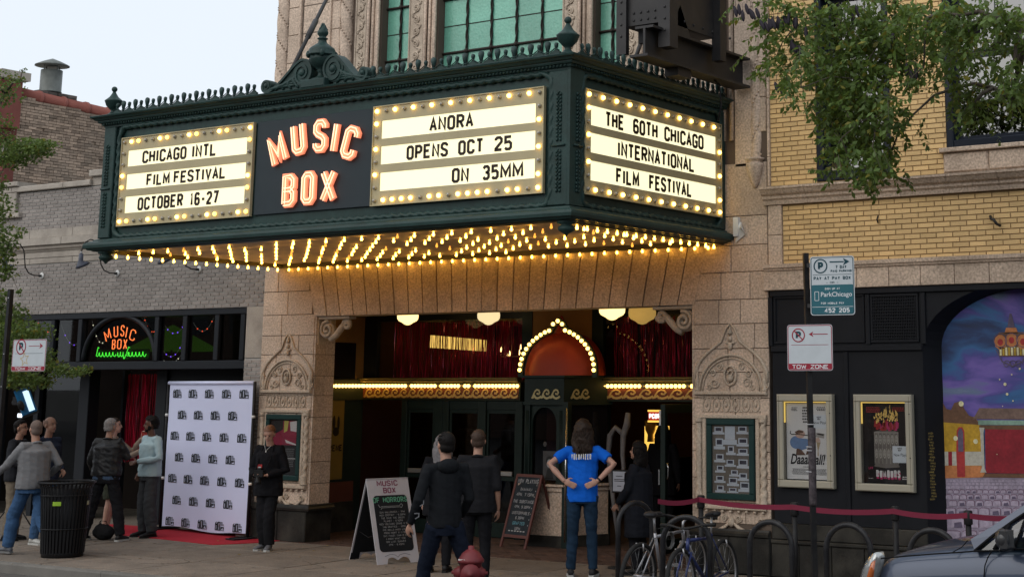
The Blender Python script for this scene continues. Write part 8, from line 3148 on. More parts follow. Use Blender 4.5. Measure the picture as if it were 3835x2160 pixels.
def hand(mb,w,d,nrm,curl=0.5,s=1.0,thumb=1,spread=1.0):
 """palm, four unequal bent fingers and a thumb from the side of the palm"""
 w,d,nrm=Vector(w),Vector(d).normalized(),Vector(nrm)
 nrm=(nrm-d*nrm.dot(d)).normalized()
 sd_=d.cross(nrm).normalized()*thumb
 R=Matrix((sd_,nrm,d)).transposed()
 mb.ball(w+d*0.045*s,(0.038*s,0.017*s,0.052*s),10,8,0,R)
 for i,(L_,o) in enumerate(((0.072,0.028),(0.082,0.010),(0.076,-0.009),(0.060,-0.027))):
  p0=w+(d*0.082+sd_*o)*s
  a=curl*0.6
  dirs=[]
  ang=a
  p=p0
  pts=[p0-d*0.02*s,p0]
  for k in range(3):
   dd=d*cos(ang)+nrm*sin(ang)+sd_*(o*3.0*spread if k==0 else 0)
   p=p+dd.normalized()*(L_*(0.42,0.33,0.25)[k])*s
   pts.append(p)
   ang+=curl*0.8
  mb.tube(pts,[0.0095*s,0.0095*s,0.009*s,0.008*s,0.006*s],7)
 t0=w+(d*0.018+sd_*0.026)*s
 t1=t0+(d*0.6+sd_*0.75+nrm*0.25).normalized()*0.042*s
 t2=t1+(d*0.9+sd_*0.25+nrm*(0.2+curl*0.3)).normalized()*0.034*s
 mb.tube([t0,t1,t2],[0.013*s,0.011*s,0.008*s],7)
def person(label,foot,rz,H,sk,pose=None,shirt=None,trouser=None,hair=None,shoe=None,fat=1.0,sleeve='long',hem=0.86,legs=None,coat=None,female=False,collar=None,faceon=False,beard=None,glasses=False,hands=True,wr=0.006,jfat=1.0):
 """foot: ground point between the feet; local +y is where the chest faces"""
 k=H/1.75
 t=thing('person',label,'person',foot,rz)
 J=dict(pel=(0,0,0.95),wai=(0,0.0,1.10),che=(0,0.01,1.30),nek=(0,0.0,1.46),hed=(0,0.03,1.635),shL=(-0.185,0,1.41),elL=(-0.235,-0.03,1.12),wrL=(-0.24,0.05,0.87),shR=(0.185,0,1.41),elR=(0.235,-0.03,1.12),wrR=(0.24,0.05,0.87),hiL=(-0.09,0,0.90),knL=(-0.10,0.025,0.50),anL=(-0.105,-0.02,0.085),hiR=(0.09,0,0.90),knR=(0.10,0.025,0.50),anR=(0.105,-0.02,0.085))
 opt=dict(look=0.0,nod=0.0,curl=0.5,toeL=0.12,toeR=-0.12,twist=0.0,pitchL=0,pitchR=0,hdL=None,hdR=None,hnL=(1,0.3,0),hnR=(-1,0.3,0),liftL=0,liftR=0,tiltH=0)
 for q,v in (pose or {}).items():
  (J if q in J else opt)[q]=v
 J={q:Vector(v)*k for q,v in J.items()}
 if female:
  sw,ww=0.90,0.88
 else:
  sw,ww=1.0,1.0
 for q in ('shL','shR'):
  J[q].x*=sw
 tw=opt['twist']
 M_sk=skin(sk)
 # body: torso, limbs, head in one volume
 b=MB()
 def torso(mb,g,a0=0.0):
  f=fat*g
  loft(mb,[(J['pel']-UZ*0.10*k,0.150*k*f,0.105*k*f,0),(J['pel'],0.168*k*f,0.115*k*f,0),(J['wai'],0.142*k*f*ww,0.105*k*f*(1+(fat-1)),tw*.5),(J['che']-UZ*.04*k,0.158*k*f*sw,0.113*k*f,tw),(J['che']+UZ*0.05*k,0.165*k*f*sw,0.110*k*f,tw),(J['nek']-UZ*0.075*k,0.150*k*g*sw,0.085*k*g,tw),(J['nek']-UZ*0.03*k,0.085*k*g,0.062*k*g,tw)])
 torso(b,0.93)
 for s in 'LR':
  sh,el,wr_=J['sh'+s],J['el'+s],J['wr'+s]
  b.tube([J['nek']-UZ*.05*k,sh,sh.lerp(el,.35),el,el.lerp(wr_,.35),wr_],[0.05*k,0.054*k,0.045*k,0.036*k,0.038*k,0.024*k],10)
  hi,kn,an=J['hi'+s],J['kn'+s],J['an'+s]
  b.tube([hi+UZ*.03,hi.lerp(kn,.3),kn,kn.lerp(an,.3),an],[0.08*k,0.075*k,0.05*k,0.053*k,0.034*k],10)
  if hands:
   hd=Vector(opt['hd'+s]) if opt['hd'+s] else (wr_-el)
   hn=Vector(opt['hn'+s])
   hand(b,wr_,hd,hn,opt['curl'],k*(0.92 if female else 1.0),1 if s=='L' else -1)
 hc=J['hed']
 lk,nd=opt['look'],opt['nod']
 RH=Matrix.Rotation(lk,3,'Z')@Matrix.Rotation(-nd,3,'X')@Matrix.Rotation(opt['tiltH'],3,'Y')
 b.tube([J['nek']-UZ*0.06*k,J['nek'],hc-UZ*0.06*k],[0.065*k,0.055*k,0.052*k],12)
 def hp(x_,y_,z_):
  return hc+RH@(Vector((x_,y_,z_))*k)
 b.ball(hp(0,-0.012,0.028),(0.074*k,0.093*k,0.088*k),16,12,0,RH)
 b.ball(hp(0,0.022,-0.035),(0.058*k,0.066*k,0.078*k),14,10,0,RH)
 b.ball(hp(0,0.060,-0.085),(0.030*k,0.024*k,0.022*k),10,8,0,RH)
 b.tube([hp(0,0.086,0.015),hp(0,0.100,-0.018),hp(0,0.098,-0.028)],[0.009*k,0.013*k,0.010*k],8)
 for s in (-1,1):
  b.ball(hp(s*0.076,-0.01,-0.008),(0.012*k,0.020*k,0.032*k),8,8,0,RH)
 remeshed(b,'body',M_sk,t,0.0085*k,smooth=2)
 for s in (-1,1):
  e=MB()
  e.ball(hp(s*0.031,0.080,0.012),(0.012*k,0.008*k,0.006*k),8,6,0,RH)
  e.build('eye',mat('eye_dark',(0.03,0.02,0.018),0.3,var=0),t,origin=(0,0,0),local=True)
  e=MB()
  e.tube([hp(s*0.048,0.074,0.030),hp(s*0.032,0.084,0.036),hp(s*0.014,0.087,0.031)],0.0042*k,5)
  e.build('eyebrow',hair[1] if hair else M_sk,t,origin=(0,0,0),local=True)
 e=MB()
 e.tube([hp(-0.024,0.078,-0.056),hp(0,0.088,-0.054),hp(0.024,0.078,-0.056)],[0.004*k,0.007*k,0.004*k],6)
 e.build('mouth',mat('lip_'+sk,tuple(c*f for c,f in zip(SKIN[sk],(0.75,0.45,0.5))),0.4),t,origin=(0,0,0),local=True)
 if glasses:
  e=MB()
  for s in (-1,1):
   e.tube([hp(s*0.033+0.024*cos(a),0.094,0.010+0.019*sin(a)) for a in [2*pi*i/10 for i in range(10)]],0.0022,4,closed=True)
   e.tube([hp(s*0.058,0.092,0.014),hp(s*0.080,0.0,0.010)],0.0022,4)
  e.build('glasses',M_pole,t,origin=(0,0,0),local=True)
 if beard:
  e=MB()
  e.ball(hp(0,0.052,-0.078),(0.048*k,0.040*k,0.034*k),12,8,0,RH)
  for s in (-1,1):
   e.ball(hp(s*0.052,0.018,-0.045),(0.014*k,0.03*k,0.042*k),8,6,0,RH)
  e.tube([hp(-0.026,0.084,-0.046),hp(0,0.094,-0.040),hp(0.026,0.084,-0.046)],0.0055*k,6)
  remeshed(e,'beard',beard,t,0.008,smooth=1)
  # hair
 if hair:
  st,hm=hair
  h=MB()
  g=dict(short=0.006,curly=0.022,buzz=0.002,long=0.020,bun=0.008,longc=0.034,bob=0.028,rim=0.006)[st]
  h.ball(hp(0,-0.022,0.038),((0.076+g)*k,(0.093+g)*k,(0.086+g)*k),16,12,0,RH)
  if st!='rim':
   h.ball(hp(0,-0.04,-0.02),((0.072+g)*k,(0.066+g)*k,(0.070+g)*k),14,10,0,RH)
  if st in ('long','longc','bob'):
   Ln={'long':0.30,'longc':0.20,'bob':0.11}[st]
   rr2=random.Random(3)
   for i in range(15):
    a=pi*(1.02+0.96*i/14) if st!='long' else pi*(0.9+1.2*i/14)
    p0=hp(0.078*cos(a),-0.015+0.088*sin(a),0.03)
    p1=hp(0.095*cos(a)*1.1,-0.02+0.10*sin(a),-0.09)
    p2=hp(0.105*cos(a)+rr2.uniform(-.015,.015),-0.035+0.095*sin(a)+rr2.uniform(-.01,.01),-0.10-Ln*rr2.uniform(.7,1))
    h.tube([p0,p1,p2],[0.03*k,0.034*k,0.016*k],7)
  if st=='bun':
   h.ball(hp(0,-0.105,0.065),0.036*k,10,8)
  RI=RH.inverted()
  def cutf(co,st=st):
   q=RI@(co-hc)/k
   if st=='rim':
    return q.y>0.02 or q.z>0.07 or q.z<-0.06
   if st in ('buzz','short','curly','bun'):
    return (q.y>-0.005 and q.z<0.052+0.30*q.y) or (q.y>-0.035 and q.z<0.0) or q.z<-0.07
   return (q.y>0.0 and q.z<0.055+0.2*q.y and (abs(q.x)<0.07 or q.y>0.04))
  if st in ('long','longc','bob','curly','short','bun'):
   rr2=random.Random(9)
   sb_=MB()
   for i in range({'long':90,'longc':110,'bob':90}.get(st,120)):
    a=rr2.uniform(0,2*pi)
    el_=rr2.uniform(0.1,1.45)
    if st in ('long','longc','bob'):
     a=pi*rr2.uniform(0.95,2.05)
     p0=hp(0.098*cos(a),-0.02+0.105*sin(a),0.05-0.05*rr2.random())
     pts_=[p0]
     ln_=Ln*rr2.uniform(.6,1.1)+.08
     for j in range(1,7):
      tt=j/6
      pts_.append(hp(0.112*cos(a)+0.012*sin(tt*9+i),-0.03+0.112*sin(a)+0.012*cos(tt*9+i),0.04-ln_*tt-0.02))
     sb_.tube(pts_,[0.006*k]*6+[0.002*k],4)
    else:
     r_=1.0+g*8
     d_=Vector((cos(a)*cos(el_),sin(a)*cos(el_),sin(el_)))
     c_=Vector((d_.x*0.080,-0.022+d_.y*0.097,0.038+d_.z*0.090))
     if c_.y>0.02 and c_.z<0.085 or c_.y>-0.01 and c_.z<0.05:
      continue
     tg_=Vector((rr2.uniform(-.4,.4),-1 if st=='bun' else 0.8,-0.6))*0.022
     sb_.tube([hp(*c_),hp(*(c_+tg_*.5+d_*0.006)),hp(*(c_+tg_))],[0.004*k,0.005*k,0.002*k],4)
   sb_.build('hair_strands',hm,t,kind='stuff',origin=(0,0,0),local=True)
  remeshed(h,'hair',hm,t,0.009,wrinkle={'curly':0.016,'longc':0.02,'long':0.008,'bob':0.018}.get(st,0.003),smooth=1,seed=2,cut=cutf)
  # trousers
 if trouser:
  tm,wide=trouser
  p=MB()
  f=fat
  loft(p,[(J['pel']-UZ*0.13*k,0.165*k*f,0.120*k*f,0),(J['pel']-UZ*.02*k,0.180*k*f,0.130*k*f,0),(J['pel']+UZ*0.07*k,0.165*k*f,0.120*k*f,0)])
  for s in 'LR':
   hi,kn,an=J['hi'+s],J['kn'+s],J['an'+s]
   if legs=='shorts':
    kk=hi.lerp(kn,0.92)
    p.tube([hi,hi.lerp(kn,.4),kk],[0.10*k,0.098*k,0.092*k],12)
   else:
    p.tube([hi,hi.lerp(kn,.35),kn,kn.lerp(an,.35),an+UZ*0.0],[0.098*k,0.088*k*(0.92+wide*.08),0.062*k*wide,0.063*k*wide,0.052*k*wide],12)
  remeshed(p,'shorts' if legs=='shorts' else 'trousers',tm,t,0.011,wr*1.3,2,1,cut=(lambda co:co.z<0.03) if legs!='shorts' else None)
  if legs!='shorts':
   pass
   # shirt, sweater or jacket
 if shirt:
  p=MB()
  g=1.06*jfat
  f=fat*g
  hz=hem*k
  loft(p,[(Vector((J['pel'].x,J['pel'].y,hz)),0.180*k*f,0.128*k*f,0),(Vector((J['pel'].x,J['pel'].y,hz+.05)),0.182*k*f,0.132*k*f,0),(J['wai'],0.168*k*f*(0.95 if female else 1),0.128*k*f,tw*.5),(J['che']-UZ*.04*k,0.178*k*f*sw,0.130*k*f,tw),(J['che']+UZ*.05*k,0.182*k*f*sw,0.126*k*f,tw),(J['nek']-UZ*0.075*k,0.165*k*g*sw,0.098*k*g,tw),(J['nek']-UZ*0.025*k,0.088*k,0.072*k,tw),(J['nek']+UZ*0.005*k,0.068*k,0.062*k,tw)])
  for s in 'LR':
   sh,el,wr_=J['sh'+s],J['el'+s],J['wr'+s]
   if sleeve=='short':
    e2=sh.lerp(el,0.62)
    p.tube([J['nek']-UZ*.05*k,sh,sh.lerp(el,.3),e2],[0.055*k,0.068*k,0.068*k,0.066*k],12)
   elif sleeve=='elbow':
    e2=el.lerp(wr_,0.12)
    p.tube([J['nek']-UZ*.05*k,sh,sh.lerp(el,.35),el,e2],[0.055*k,0.070*k*jfat,0.066*k,0.060*k,0.060*k],12)
   else:
    p.tube([J['nek']-UZ*.05*k,sh,sh.lerp(el,.35),el,el.lerp(wr_,.4),el.lerp(wr_,0.94)],[0.055*k,0.068*k*jfat,0.060*k*jfat,0.054*k*jfat,0.048*k*jfat,0.038*k*jfat],12)
  remeshed(p,coat or 'shirt',shirt,t,0.011,wr,2,5)
  if collar:
   c=MB()
   n_=J['nek']
   if collar[1]=='hood':
    c.ball(n_+Vector((0,-0.075,-0.02))*k,(0.115*k,0.065*k,0.075*k),12,8)
    c.tube([n_+Vector((0.085*cos(a),0.07*sin(a),0.0))*k for a in [2*pi*i/14 for i in range(14)]],0.022*k,7,closed=True)
   else:
    c.tube([n_+Vector((0.068*cos(a),0.060*sin(a)-0.005,-0.012+0.022*-sin(a)))*k for a in [pi/2+0.35+(2*pi-0.7)*i/16 for i in range(17)]],0.019*k,7)
   remeshed(c,'hood' if collar[1]=='hood' else 'collar',collar[0],t,0.010,0.002,2)
   # shoes
 if shoe:
  sm_,solem=shoe
  for s in 'LR':
   an=J['an'+s]
   yaw_=opt['toe'+s]
   pt_=opt['pitch'+s]
   Mx=Matrix.Translation((an.x,an.y,an.z-0.085*k))@Matrix.Rotation(yaw_,4,'Z')@Matrix.Rotation(pt_,4,'X')
   q=MB()
   vs0=MB(Mx)
   secs=[(-0.075,0.026,0.045),(-0.06,0.036,0.075),(-0.01,0.038,0.095),(0.05,0.040,0.072),(0.11,0.046,0.052),(0.16,0.042,0.042),(0.19,0.024,0.028)]
   vs_,fs_=[],[]
   for (y_,w_,h_) in secs:
    for a in range(10):
     tt=2*pi*a/10
     vs_.append((w_*k*cos(tt),y_*k,(0.018+h_/2+h_/2*sin(tt))*k))
   for i in range(len(secs)-1):
    for a in range(10):
     a2=(a+1)%10
     fs_.append((i*10+a,i*10+a2,(i+1)*10+a2,(i+1)*10+a))
   fs_+=[tuple(range(10)),tuple(60+a for a in range(9,-1,-1))]
   vs0.add(vs_,fs_,0,True)
   sh_=vs0.build('shoe',sm_,t,origin=(0,0,0),local=True)
   so=MB(Mx)
   pl_=[(0.030,-0.085),(0.040,-0.05),(0.036,0.02),(0.050,0.11),(0.044,0.17),(0.0,0.205),(-0.044,0.17),(-0.050,0.11),(-0.036,0.02),(-0.040,-0.05),(-0.030,-0.085)]
   n=len(pl_)
   so.add([(a*k,b2*k,0.0) for a,b2 in pl_]+[(a*k,b2*k,0.026*k) for a,b2 in pl_],[tuple(range(n-1,-1,-1)),tuple(range(n,2*n))]+[(i,(i+1)%n,(i+1)%n+n,i+n) for i in range(n)])
   so.build('sole',solem,sh_,origin=(0,0,0),local=True)
 return t,J,hp
def P0(q,yq):
 p=PZ(q,yq)
 return Vector((p.x,p.y,0.0))
def rzto(dx,dy):
 """rotation so that local +y points along (dx, dy)"""
 return atan2(-dx,dy)
blk,blks=cloth('black',(0.010,0.010,0.012)),mat('black_rubber',(0.012,0.012,0.012),0.6)
whs=mat('white_sole',(0.42,0.42,0.40),0.7)
shb=(mat('black_shoe',(0.012,0.012,0.013),0.5),blks)
jean=cloth('blue_jeans',(0.045,0.095,0.19),var=0.25,scale=7)
djean=cloth('dark_jeans',(0.014,0.030,0.055),var=0.3,scale=7)
H_bk=mat('hair_black',(0.008,0.0065,0.006),0.6,spec=0.1,var=0.3,scale=60)
H_br=mat('hair_dark_brown',(0.028,0.018,0.013),0.55,var=0.4,scale=50)
H_gr=mat('hair_grey',(0.22,0.20,0.19),0.7,var=0.3,scale=60)
H_rd=mat('hair_auburn',(0.16,0.07,0.035),0.5,var=0.3,scale=60)
H_st=mat('hair_stubble',(0.12,0.085,0.07),0.8,var=0.2,scale=60)
person('man with glasses, short dark hair, dark jacket and khaki trousers at the far left',P0(40,2022),rzto(0.85,0.45),1.72,'tan',shirt=cloth('charcoal',(0.022,0.023,0.027)),trouser=(cloth('khaki',(0.17,0.14,0.105)),1.35),hair=('short',H_bk),shoe=shb,glasses=True,fat=1.12,coat='jacket',collar=(cloth('charcoal',(0.022,0.023,0.027)),'c'),pose=dict(elL=(-.24,.02,1.14),wrL=(-.15,.22,1.08),elR=(.24,.02,1.14),wrR=(.15,.22,1.08)))
person('man in grey sweater and blue jeans striding left past the litter bin',P0(102,2078),rzto(-1,0.12),1.76,'tan',shirt=cloth('grey_knit',(0.165,0.165,0.17),bscale=90),trouser=(jean,1.42),hair=('buzz',H_st),shoe=(mat('grey_shoe',(0.11,0.115,0.13),0.6),mat('grey_sole',(0.15,0.15,0.15),0.7)),fat=1.16,coat='sweater',jfat=1.06,collar=(cloth('grey_knit',(0.165,0.165,0.17)),'c'),pose=dict(pel=(0,0,.93),hiL=(-.09,0.02,.89),hiR=(.09,-0.02,.89),knL=(-.10,.25,.50),anL=(-.10,.33,.10),knR=(.09,-.10,.49),anR=(.10,-.40,.20),pitchR=-0.6,elL=(-.30,.14,1.18),wrL=(-.34,.38,1.03),elR=(.30,-.12,1.17),wrR=(.30,.10,1.02),look=-0.15,curl=.7))
person('bald man in navy jacket looking right, behind the man in grey sweater',P0(150,2036),rzto(0.9,0.1),1.78,'mid',shirt=cloth('navy',(0.018,0.024,0.042)),trouser=(jean,1.2),shoe=(whs,whs),fat=1.08,coat='jacket',hair=('rim',mat('shaved_scalp',(0.16,0.09,0.065),0.6)),collar=(cloth('navy',(0.018,0.024,0.042)),'c'),pose=dict(elL=(-.24,-.04,1.13),wrL=(-.16,.16,1.0),wrR=(.2,.12,.9)))
lj=mat('black_leather',(0.010,0.010,0.011),0.45,var=0.08,scale=12,bump=0.35,bscale=25,spec=0.3)
tt_,J_,hp_=person('grey-haired man in black leather jacket over denim shirt, back to the street',P0(382,2024),rzto(-0.35,0.93),1.74,'tan',shirt=lj,trouser=(cloth('black_trousers',(0.012,0.012,0.014)),1.3),hair=('short',H_gr),shoe=(mat('black_shoe',(0.012,0.012,0.013)),whs),fat=1.18,coat='jacket',hem=0.93,wr=0.010,jfat=1.05,collar=(lj,'c'),pose=dict(hiL=(-.10,0,.89),hiR=(.10,0,.89),knL=(-.21,.02,.49),anL=(-.30,-.01,.085),knR=(.20,.02,.49),anR=(.29,-.01,.085),elL=(-.29,.02,1.14),wrL=(-.26,.14,.93),elR=(.28,.08,1.18),wrR=(.16,.25,1.22),look=-.2,nod=.1))
m=MB()
loft(m,[(Vector((0,0,.865)),0.205,0.150,0),(Vector((0,0,.90)),0.208,0.155,0),(Vector((0,0,.98)),0.20,0.15,0)])
remeshed(m,'denim_shirt_tail',cloth('denim_shirt',(0.055,0.085,0.14)),tt_,0.012,0.006,2)
tt_,J_,hp_=person('person in shorts and tan sweater holding up a phone, behind the leather jacket man',P0(398,1992),rzto(0.75,0.6),1.72,'light',shirt=cloth('tan_knit',(0.24,0.185,0.145)),trouser=(cloth('olive_shorts',(0.05,0.055,0.04)),1.1),legs='shorts',hair=('short',H_br),shoe=(mat('brown_shoe',(0.10,0.07,0.045),0.7),blks),coat='sweater',pose=dict(knL=(-.10,.03,.48),knR=(.10,.03,.48),elL=(-.24,.26,1.22),wrL=(-.20,.42,1.44),elR=(.28,.30,1.15),wrR=(.24,.50,1.26),hdL=(0,.2,1),hdR=(-.3,.5,.4),curl=1.0))
m=MB()
w_=J_['wrL']
m.box(w_.x-0.012,w_.x+0.03,w_.y-0.01,w_.y+0.07,w_.z+0.03,w_.z+0.10)
ph=m.build('phone',mat('phone_red',(0.35,0.04,0.03),0.4),tt_,origin=(0,0,0),local=True)
bag=MB()
Pb2=P0(386,2020)
bag.ball(Pb2+UZ*0.11,(0.19,0.13,0.11),16,10)
bag.ball(Pb2+Vector((-.05,0,.17)),(0.10,0.09,0.06),10,8)
bag.tube([Pb2+Vector((-.12,0,.17)),Pb2+Vector((-.06,-.02,.27)),Pb2+Vector((.06,-.02,.27)),Pb2+Vector((.12,0,.17))],0.012,6)
o=remeshed(bag,'camera_bag',cloth('bag_black',(0.014,0.014,0.015)),None,0.012,0.012,2)
tag(o,'slumped black camera bag on the ground between the leather jacket man\'s feet','bag')
pb=cloth('pale_blue_knit',(0.33,0.43,0.46),bscale=110,var=0.06)
tt_,J_,hp_=person('smiling bearded man in pale blue collared sweater and grey trousers on red carpet',P0(546,2010),rzto(-0.22,-0.95),1.76,'brown',shirt=pb,trouser=(cloth('grey_flannel',(0.045,0.047,0.05)),1.5),hair=('curly',H_bk),shoe=shb,beard=H_bk,fat=1.08,coat='sweater',hem=0.88,jfat=1.05,collar=(pb,'c'),wr=0.008,pose=dict(look=-0.55,nod=0.05,elL=(-.31,.02,1.15),wrL=(-.05,.25,1.10),hdL=(1,.1,-.25),hnL=(0,1,.2),elR=(.27,-.05,1.13),wrR=(.21,.06,.93),anL=(-.13,-.02,.085),anR=(.13,-.02,.085),curl=.35))
tt_,J_,hp_=person('young woman in black jacket looking down at a camera, auburn hair tied back',P0(994,2060),rzto(0.30,-1),1.68,'light',shirt=blk,trouser=(cloth('black_trousers',(0.012,0.012,0.014)),1.35),hair=('bun',H_rd),shoe=(mat('sneaker_grey',(0.10,0.10,0.11),0.7),whs),female=True,fat=1.02,coat='jacket',hem=0.76,jfat=1.16,collar=(blk,'c'),pose=dict(look=0.2,nod=0.45,hed=(0,.05,1.625),elL=(-.27,.0,1.12),wrL=(-.09,.24,1.06),hdL=(1,.5,-.1),hnL=(0,0,1),elR=(.27,0,1.12),wrR=(.09,.24,1.06),hdR=(-1,.5,-.1),hnR=(0,0,1),curl=.9,knL=(-.06,.05,.49),anL=(-.055,0,.085),knR=(.07,.02,.49),anR=(.07,-.06,.085),toeL=.3,toeR=-.2))
k=1.68/1.75
cm=thing('camera','black photo camera with lens held by the young woman','camera',P0(994,2060),rzto(0.30,-1))
m=MB()
m.box(-0.07,0.07,0.25,0.30,1.0,1.09).box(-0.03,0.03,0.25,0.29,1.09,1.12)
m.build('camera_body',mat('camera_black',(0.012,0.012,0.013),0.4),cm,origin=(0,0,0),local=True)
m=MB()
m.lathe([(0.034,0),(0.034,-0.05),(0.040,-0.055),(0.040,-0.10),(0.03,-0.10)],(0.0,0.29,1.0),14)
m.build('lens',mat('camera_black',(0.012,0.012,0.013)),cm,origin=(0,0,0),local=True)
m=MB()
m.tube([(-.07,.25,1.07),(-.10,.16,1.22),(-.08,.06,1.40),(0,-.07,1.43),(.08,.06,1.40),(.09,.15,1.22),(.07,.25,1.07)],0.010,5)
m.build('neck_strap',blk,cm,origin=(0,0,0),local=True)
m=MB()
m.box(0.02,0.095,0.165,0.17,1.06,1.16)
m.build('red_badge',mat('badge_red',(0.38,0.03,0.03),0.5),tt_,origin=(0,0,0),local=True,label='red and white pass on a lanyard')
m=MB()
m.box(0.035,0.08,0.171,0.173,1.08,1.13)
m.build('badge_print',M_white,tt_,origin=(0,0,0),local=True)
m=MB()
m.box(-0.008,0.006,0.118,0.125,1.31,1.34).tube([(-.05,.07,1.41),(0,.125,1.34),(.05,.07,1.41)],0.003,4)
m.build('necklace',M_white,tt_,origin=(0,0,0),local=True)
person('person with long grey hair in dark coat, hidden behind the hooded man',P0(1640,2140),rzto(-0.5,0.85),1.62,'light',shirt=blk,trouser=(blk,1.2),hair=('long',mat('hair_silver',(0.15,0.14,0.145),0.6,var=0.3,scale=50)),shoe=shb,female=True,coat='coat',hem=0.72,jfat=1.2,pose=dict(look=.6))
tt_,J_,hp_=person('dark-haired man in black hooded top and navy trousers walking in front',P0(1655,2332),rzto(-0.85,0.5),1.78,'tan',shirt=cloth('black_hoodie',(0.011,0.012,0.014)),trouser=(cloth('navy_trousers',(0.008,0.011,0.020)),1.15),hair=('short',H_bk),shoe=shb,coat='hooded_top',hem=0.87,fat=0.93,jfat=0.96,glasses=True,collar=(cloth('black_hoodie',(0.011,0.012,0.014)),'hood'),pose=dict(look=0.1,pel=(0,0,.93),hiL=(-.09,0,.89),hiR=(.09,0,.89),knL=(-.15,.12,.49),anL=(-.20,.14,.085),knR=(.24,-.04,.49),anR=(.38,-.20,.14),pitchR=-.4,elL=(-.28,-.04,1.13),wrL=(-.31,.10,.90),elR=(.24,-.02,1.13),wrR=(.22,.16,.95),curl=.7))
m=MB()
for (a,b_) in (((-0.275,-0.062,1.24),(-0.285,-0.062,1.17)),((-0.292,-0.075,1.15),(-0.30,-0.07,1.05)),((-0.32,-0.03,1.03),(-0.325,0.01,0.98))):
 m.ribbon([(0,0),(0.045,0.0),(0.045,-0.03),(0.01,-0.05)],0.010,Vector(a),UX,UZ,NY,0.004)
m.build('sleeve_print',mat('silver_print',(0.16,0.16,0.17),0.4),tt_,origin=(0,0,0),local=True)
tt_,J_,hp_=person('short-haired man in black shirt with rolled sleeves and wristwatch, seen from behind',P0(1778,2205),rzto(-0.5,0.85),1.73,'tan',shirt=cloth('black_shirt',(0.013,0.013,0.015)),trouser=(blk,1.05),hair=('short',mat('hair_brown',(0.045,0.028,0.02),0.6,var=0.3,scale=60)),shoe=shb,sleeve='elbow',hem=0.84,fat=1.08,jfat=1.12,collar=(cloth('black_shirt',(0.013,0.013,0.015)),'c'),pose=dict(elL=(-.27,-.03,1.12),wrL=(-.32,.04,.90),curl=.55,look=.05))
w_=J_['wrL'].lerp(J_['elL'],0.12)
dr_=(J_['wrL']-J_['elL']).normalized()
MB().tube([w_-dr_*.012,w_+dr_*.012],0.031,12).build('wristwatch',blks,tt_,origin=(0,0,0),local=True)
bt=cloth('volunteer_blue',(0.008,0.115,0.58),var=0.06)
Fv=P0(2178,2158)
rv_=rzto(-0.48,0.87)
tt_,J_,hp_=person('volunteer in bright blue T-shirt and jeans, hands on back, long dark hair',Fv,rv_,1.80,'light',shirt=bt,trouser=(djean,1.05),hair=('longc',H_br),shoe=(mat('dark_sneaker',(0.02,0.02,0.022),0.6),whs),sleeve='short',hem=0.84,fat=0.95,wr=0.008,jfat=1.03,pose=dict(knL=(-.11,.0,.50),anL=(-.125,-.02,.085),knR=(.11,0,.50),anR=(.13,-.02,.085),elL=(-.38,-.10,1.27),wrL=(-.19,-.185,1.08),hdL=(1,-.05,-.45),hnL=(0.0,1,.0),elR=(.38,-.10,1.27),wrR=(.19,-.185,1.08),hdR=(-1,-.05,-.45),hnR=(0.0,1,.0),curl=.12,nod=.05))
m=MB()
k=1.80/1.75
fit_word(m,'VOLUNTEER',-0.12,0.12,Vector((0,-0.170,1.325*k)),UX,UZ,NY,0.068,0.17,0.004)
m.build('back_lettering',M_white,tt_,origin=(0,0,0),local=True)
w_=J_['wrR'].lerp(J_['elR'],0.1)
dr_=(J_['wrR']-J_['elR']).normalized()
MB().tube([w_-dr_*.01,w_+dr_*.01],0.031,12).build('wristwatch',blks,tt_,origin=(0,0,0),local=True)
person('dark-haired woman in long dark coat facing left beside the bicycles',P0(2392,2150),rzto(-0.98,-0.1),1.54,'tan',shirt=cloth('dark_coat',(0.011,0.012,0.016)),trouser=(blk,1.2),hair=('bob',H_bk),shoe=shb,female=True,fat=1.15,coat='coat',hem=0.50,jfat=1.18,pose=dict(nod=-.1,elL=(-.25,.05,1.13),wrL=(-.24,.22,.93),curl=.7,look=.1))
person('dark silhouetted person standing inside the lobby by the popcorn case',Vector((PYY(2482,1700,2.7).x,2.7,0)),rzto(-0.4,1),1.66,'tan',shirt=blk,trouser=(blk,1.2),hair=('long',H_bk),female=True,coat='coat',hem=0.7,jfat=1.15,shoe=shb)
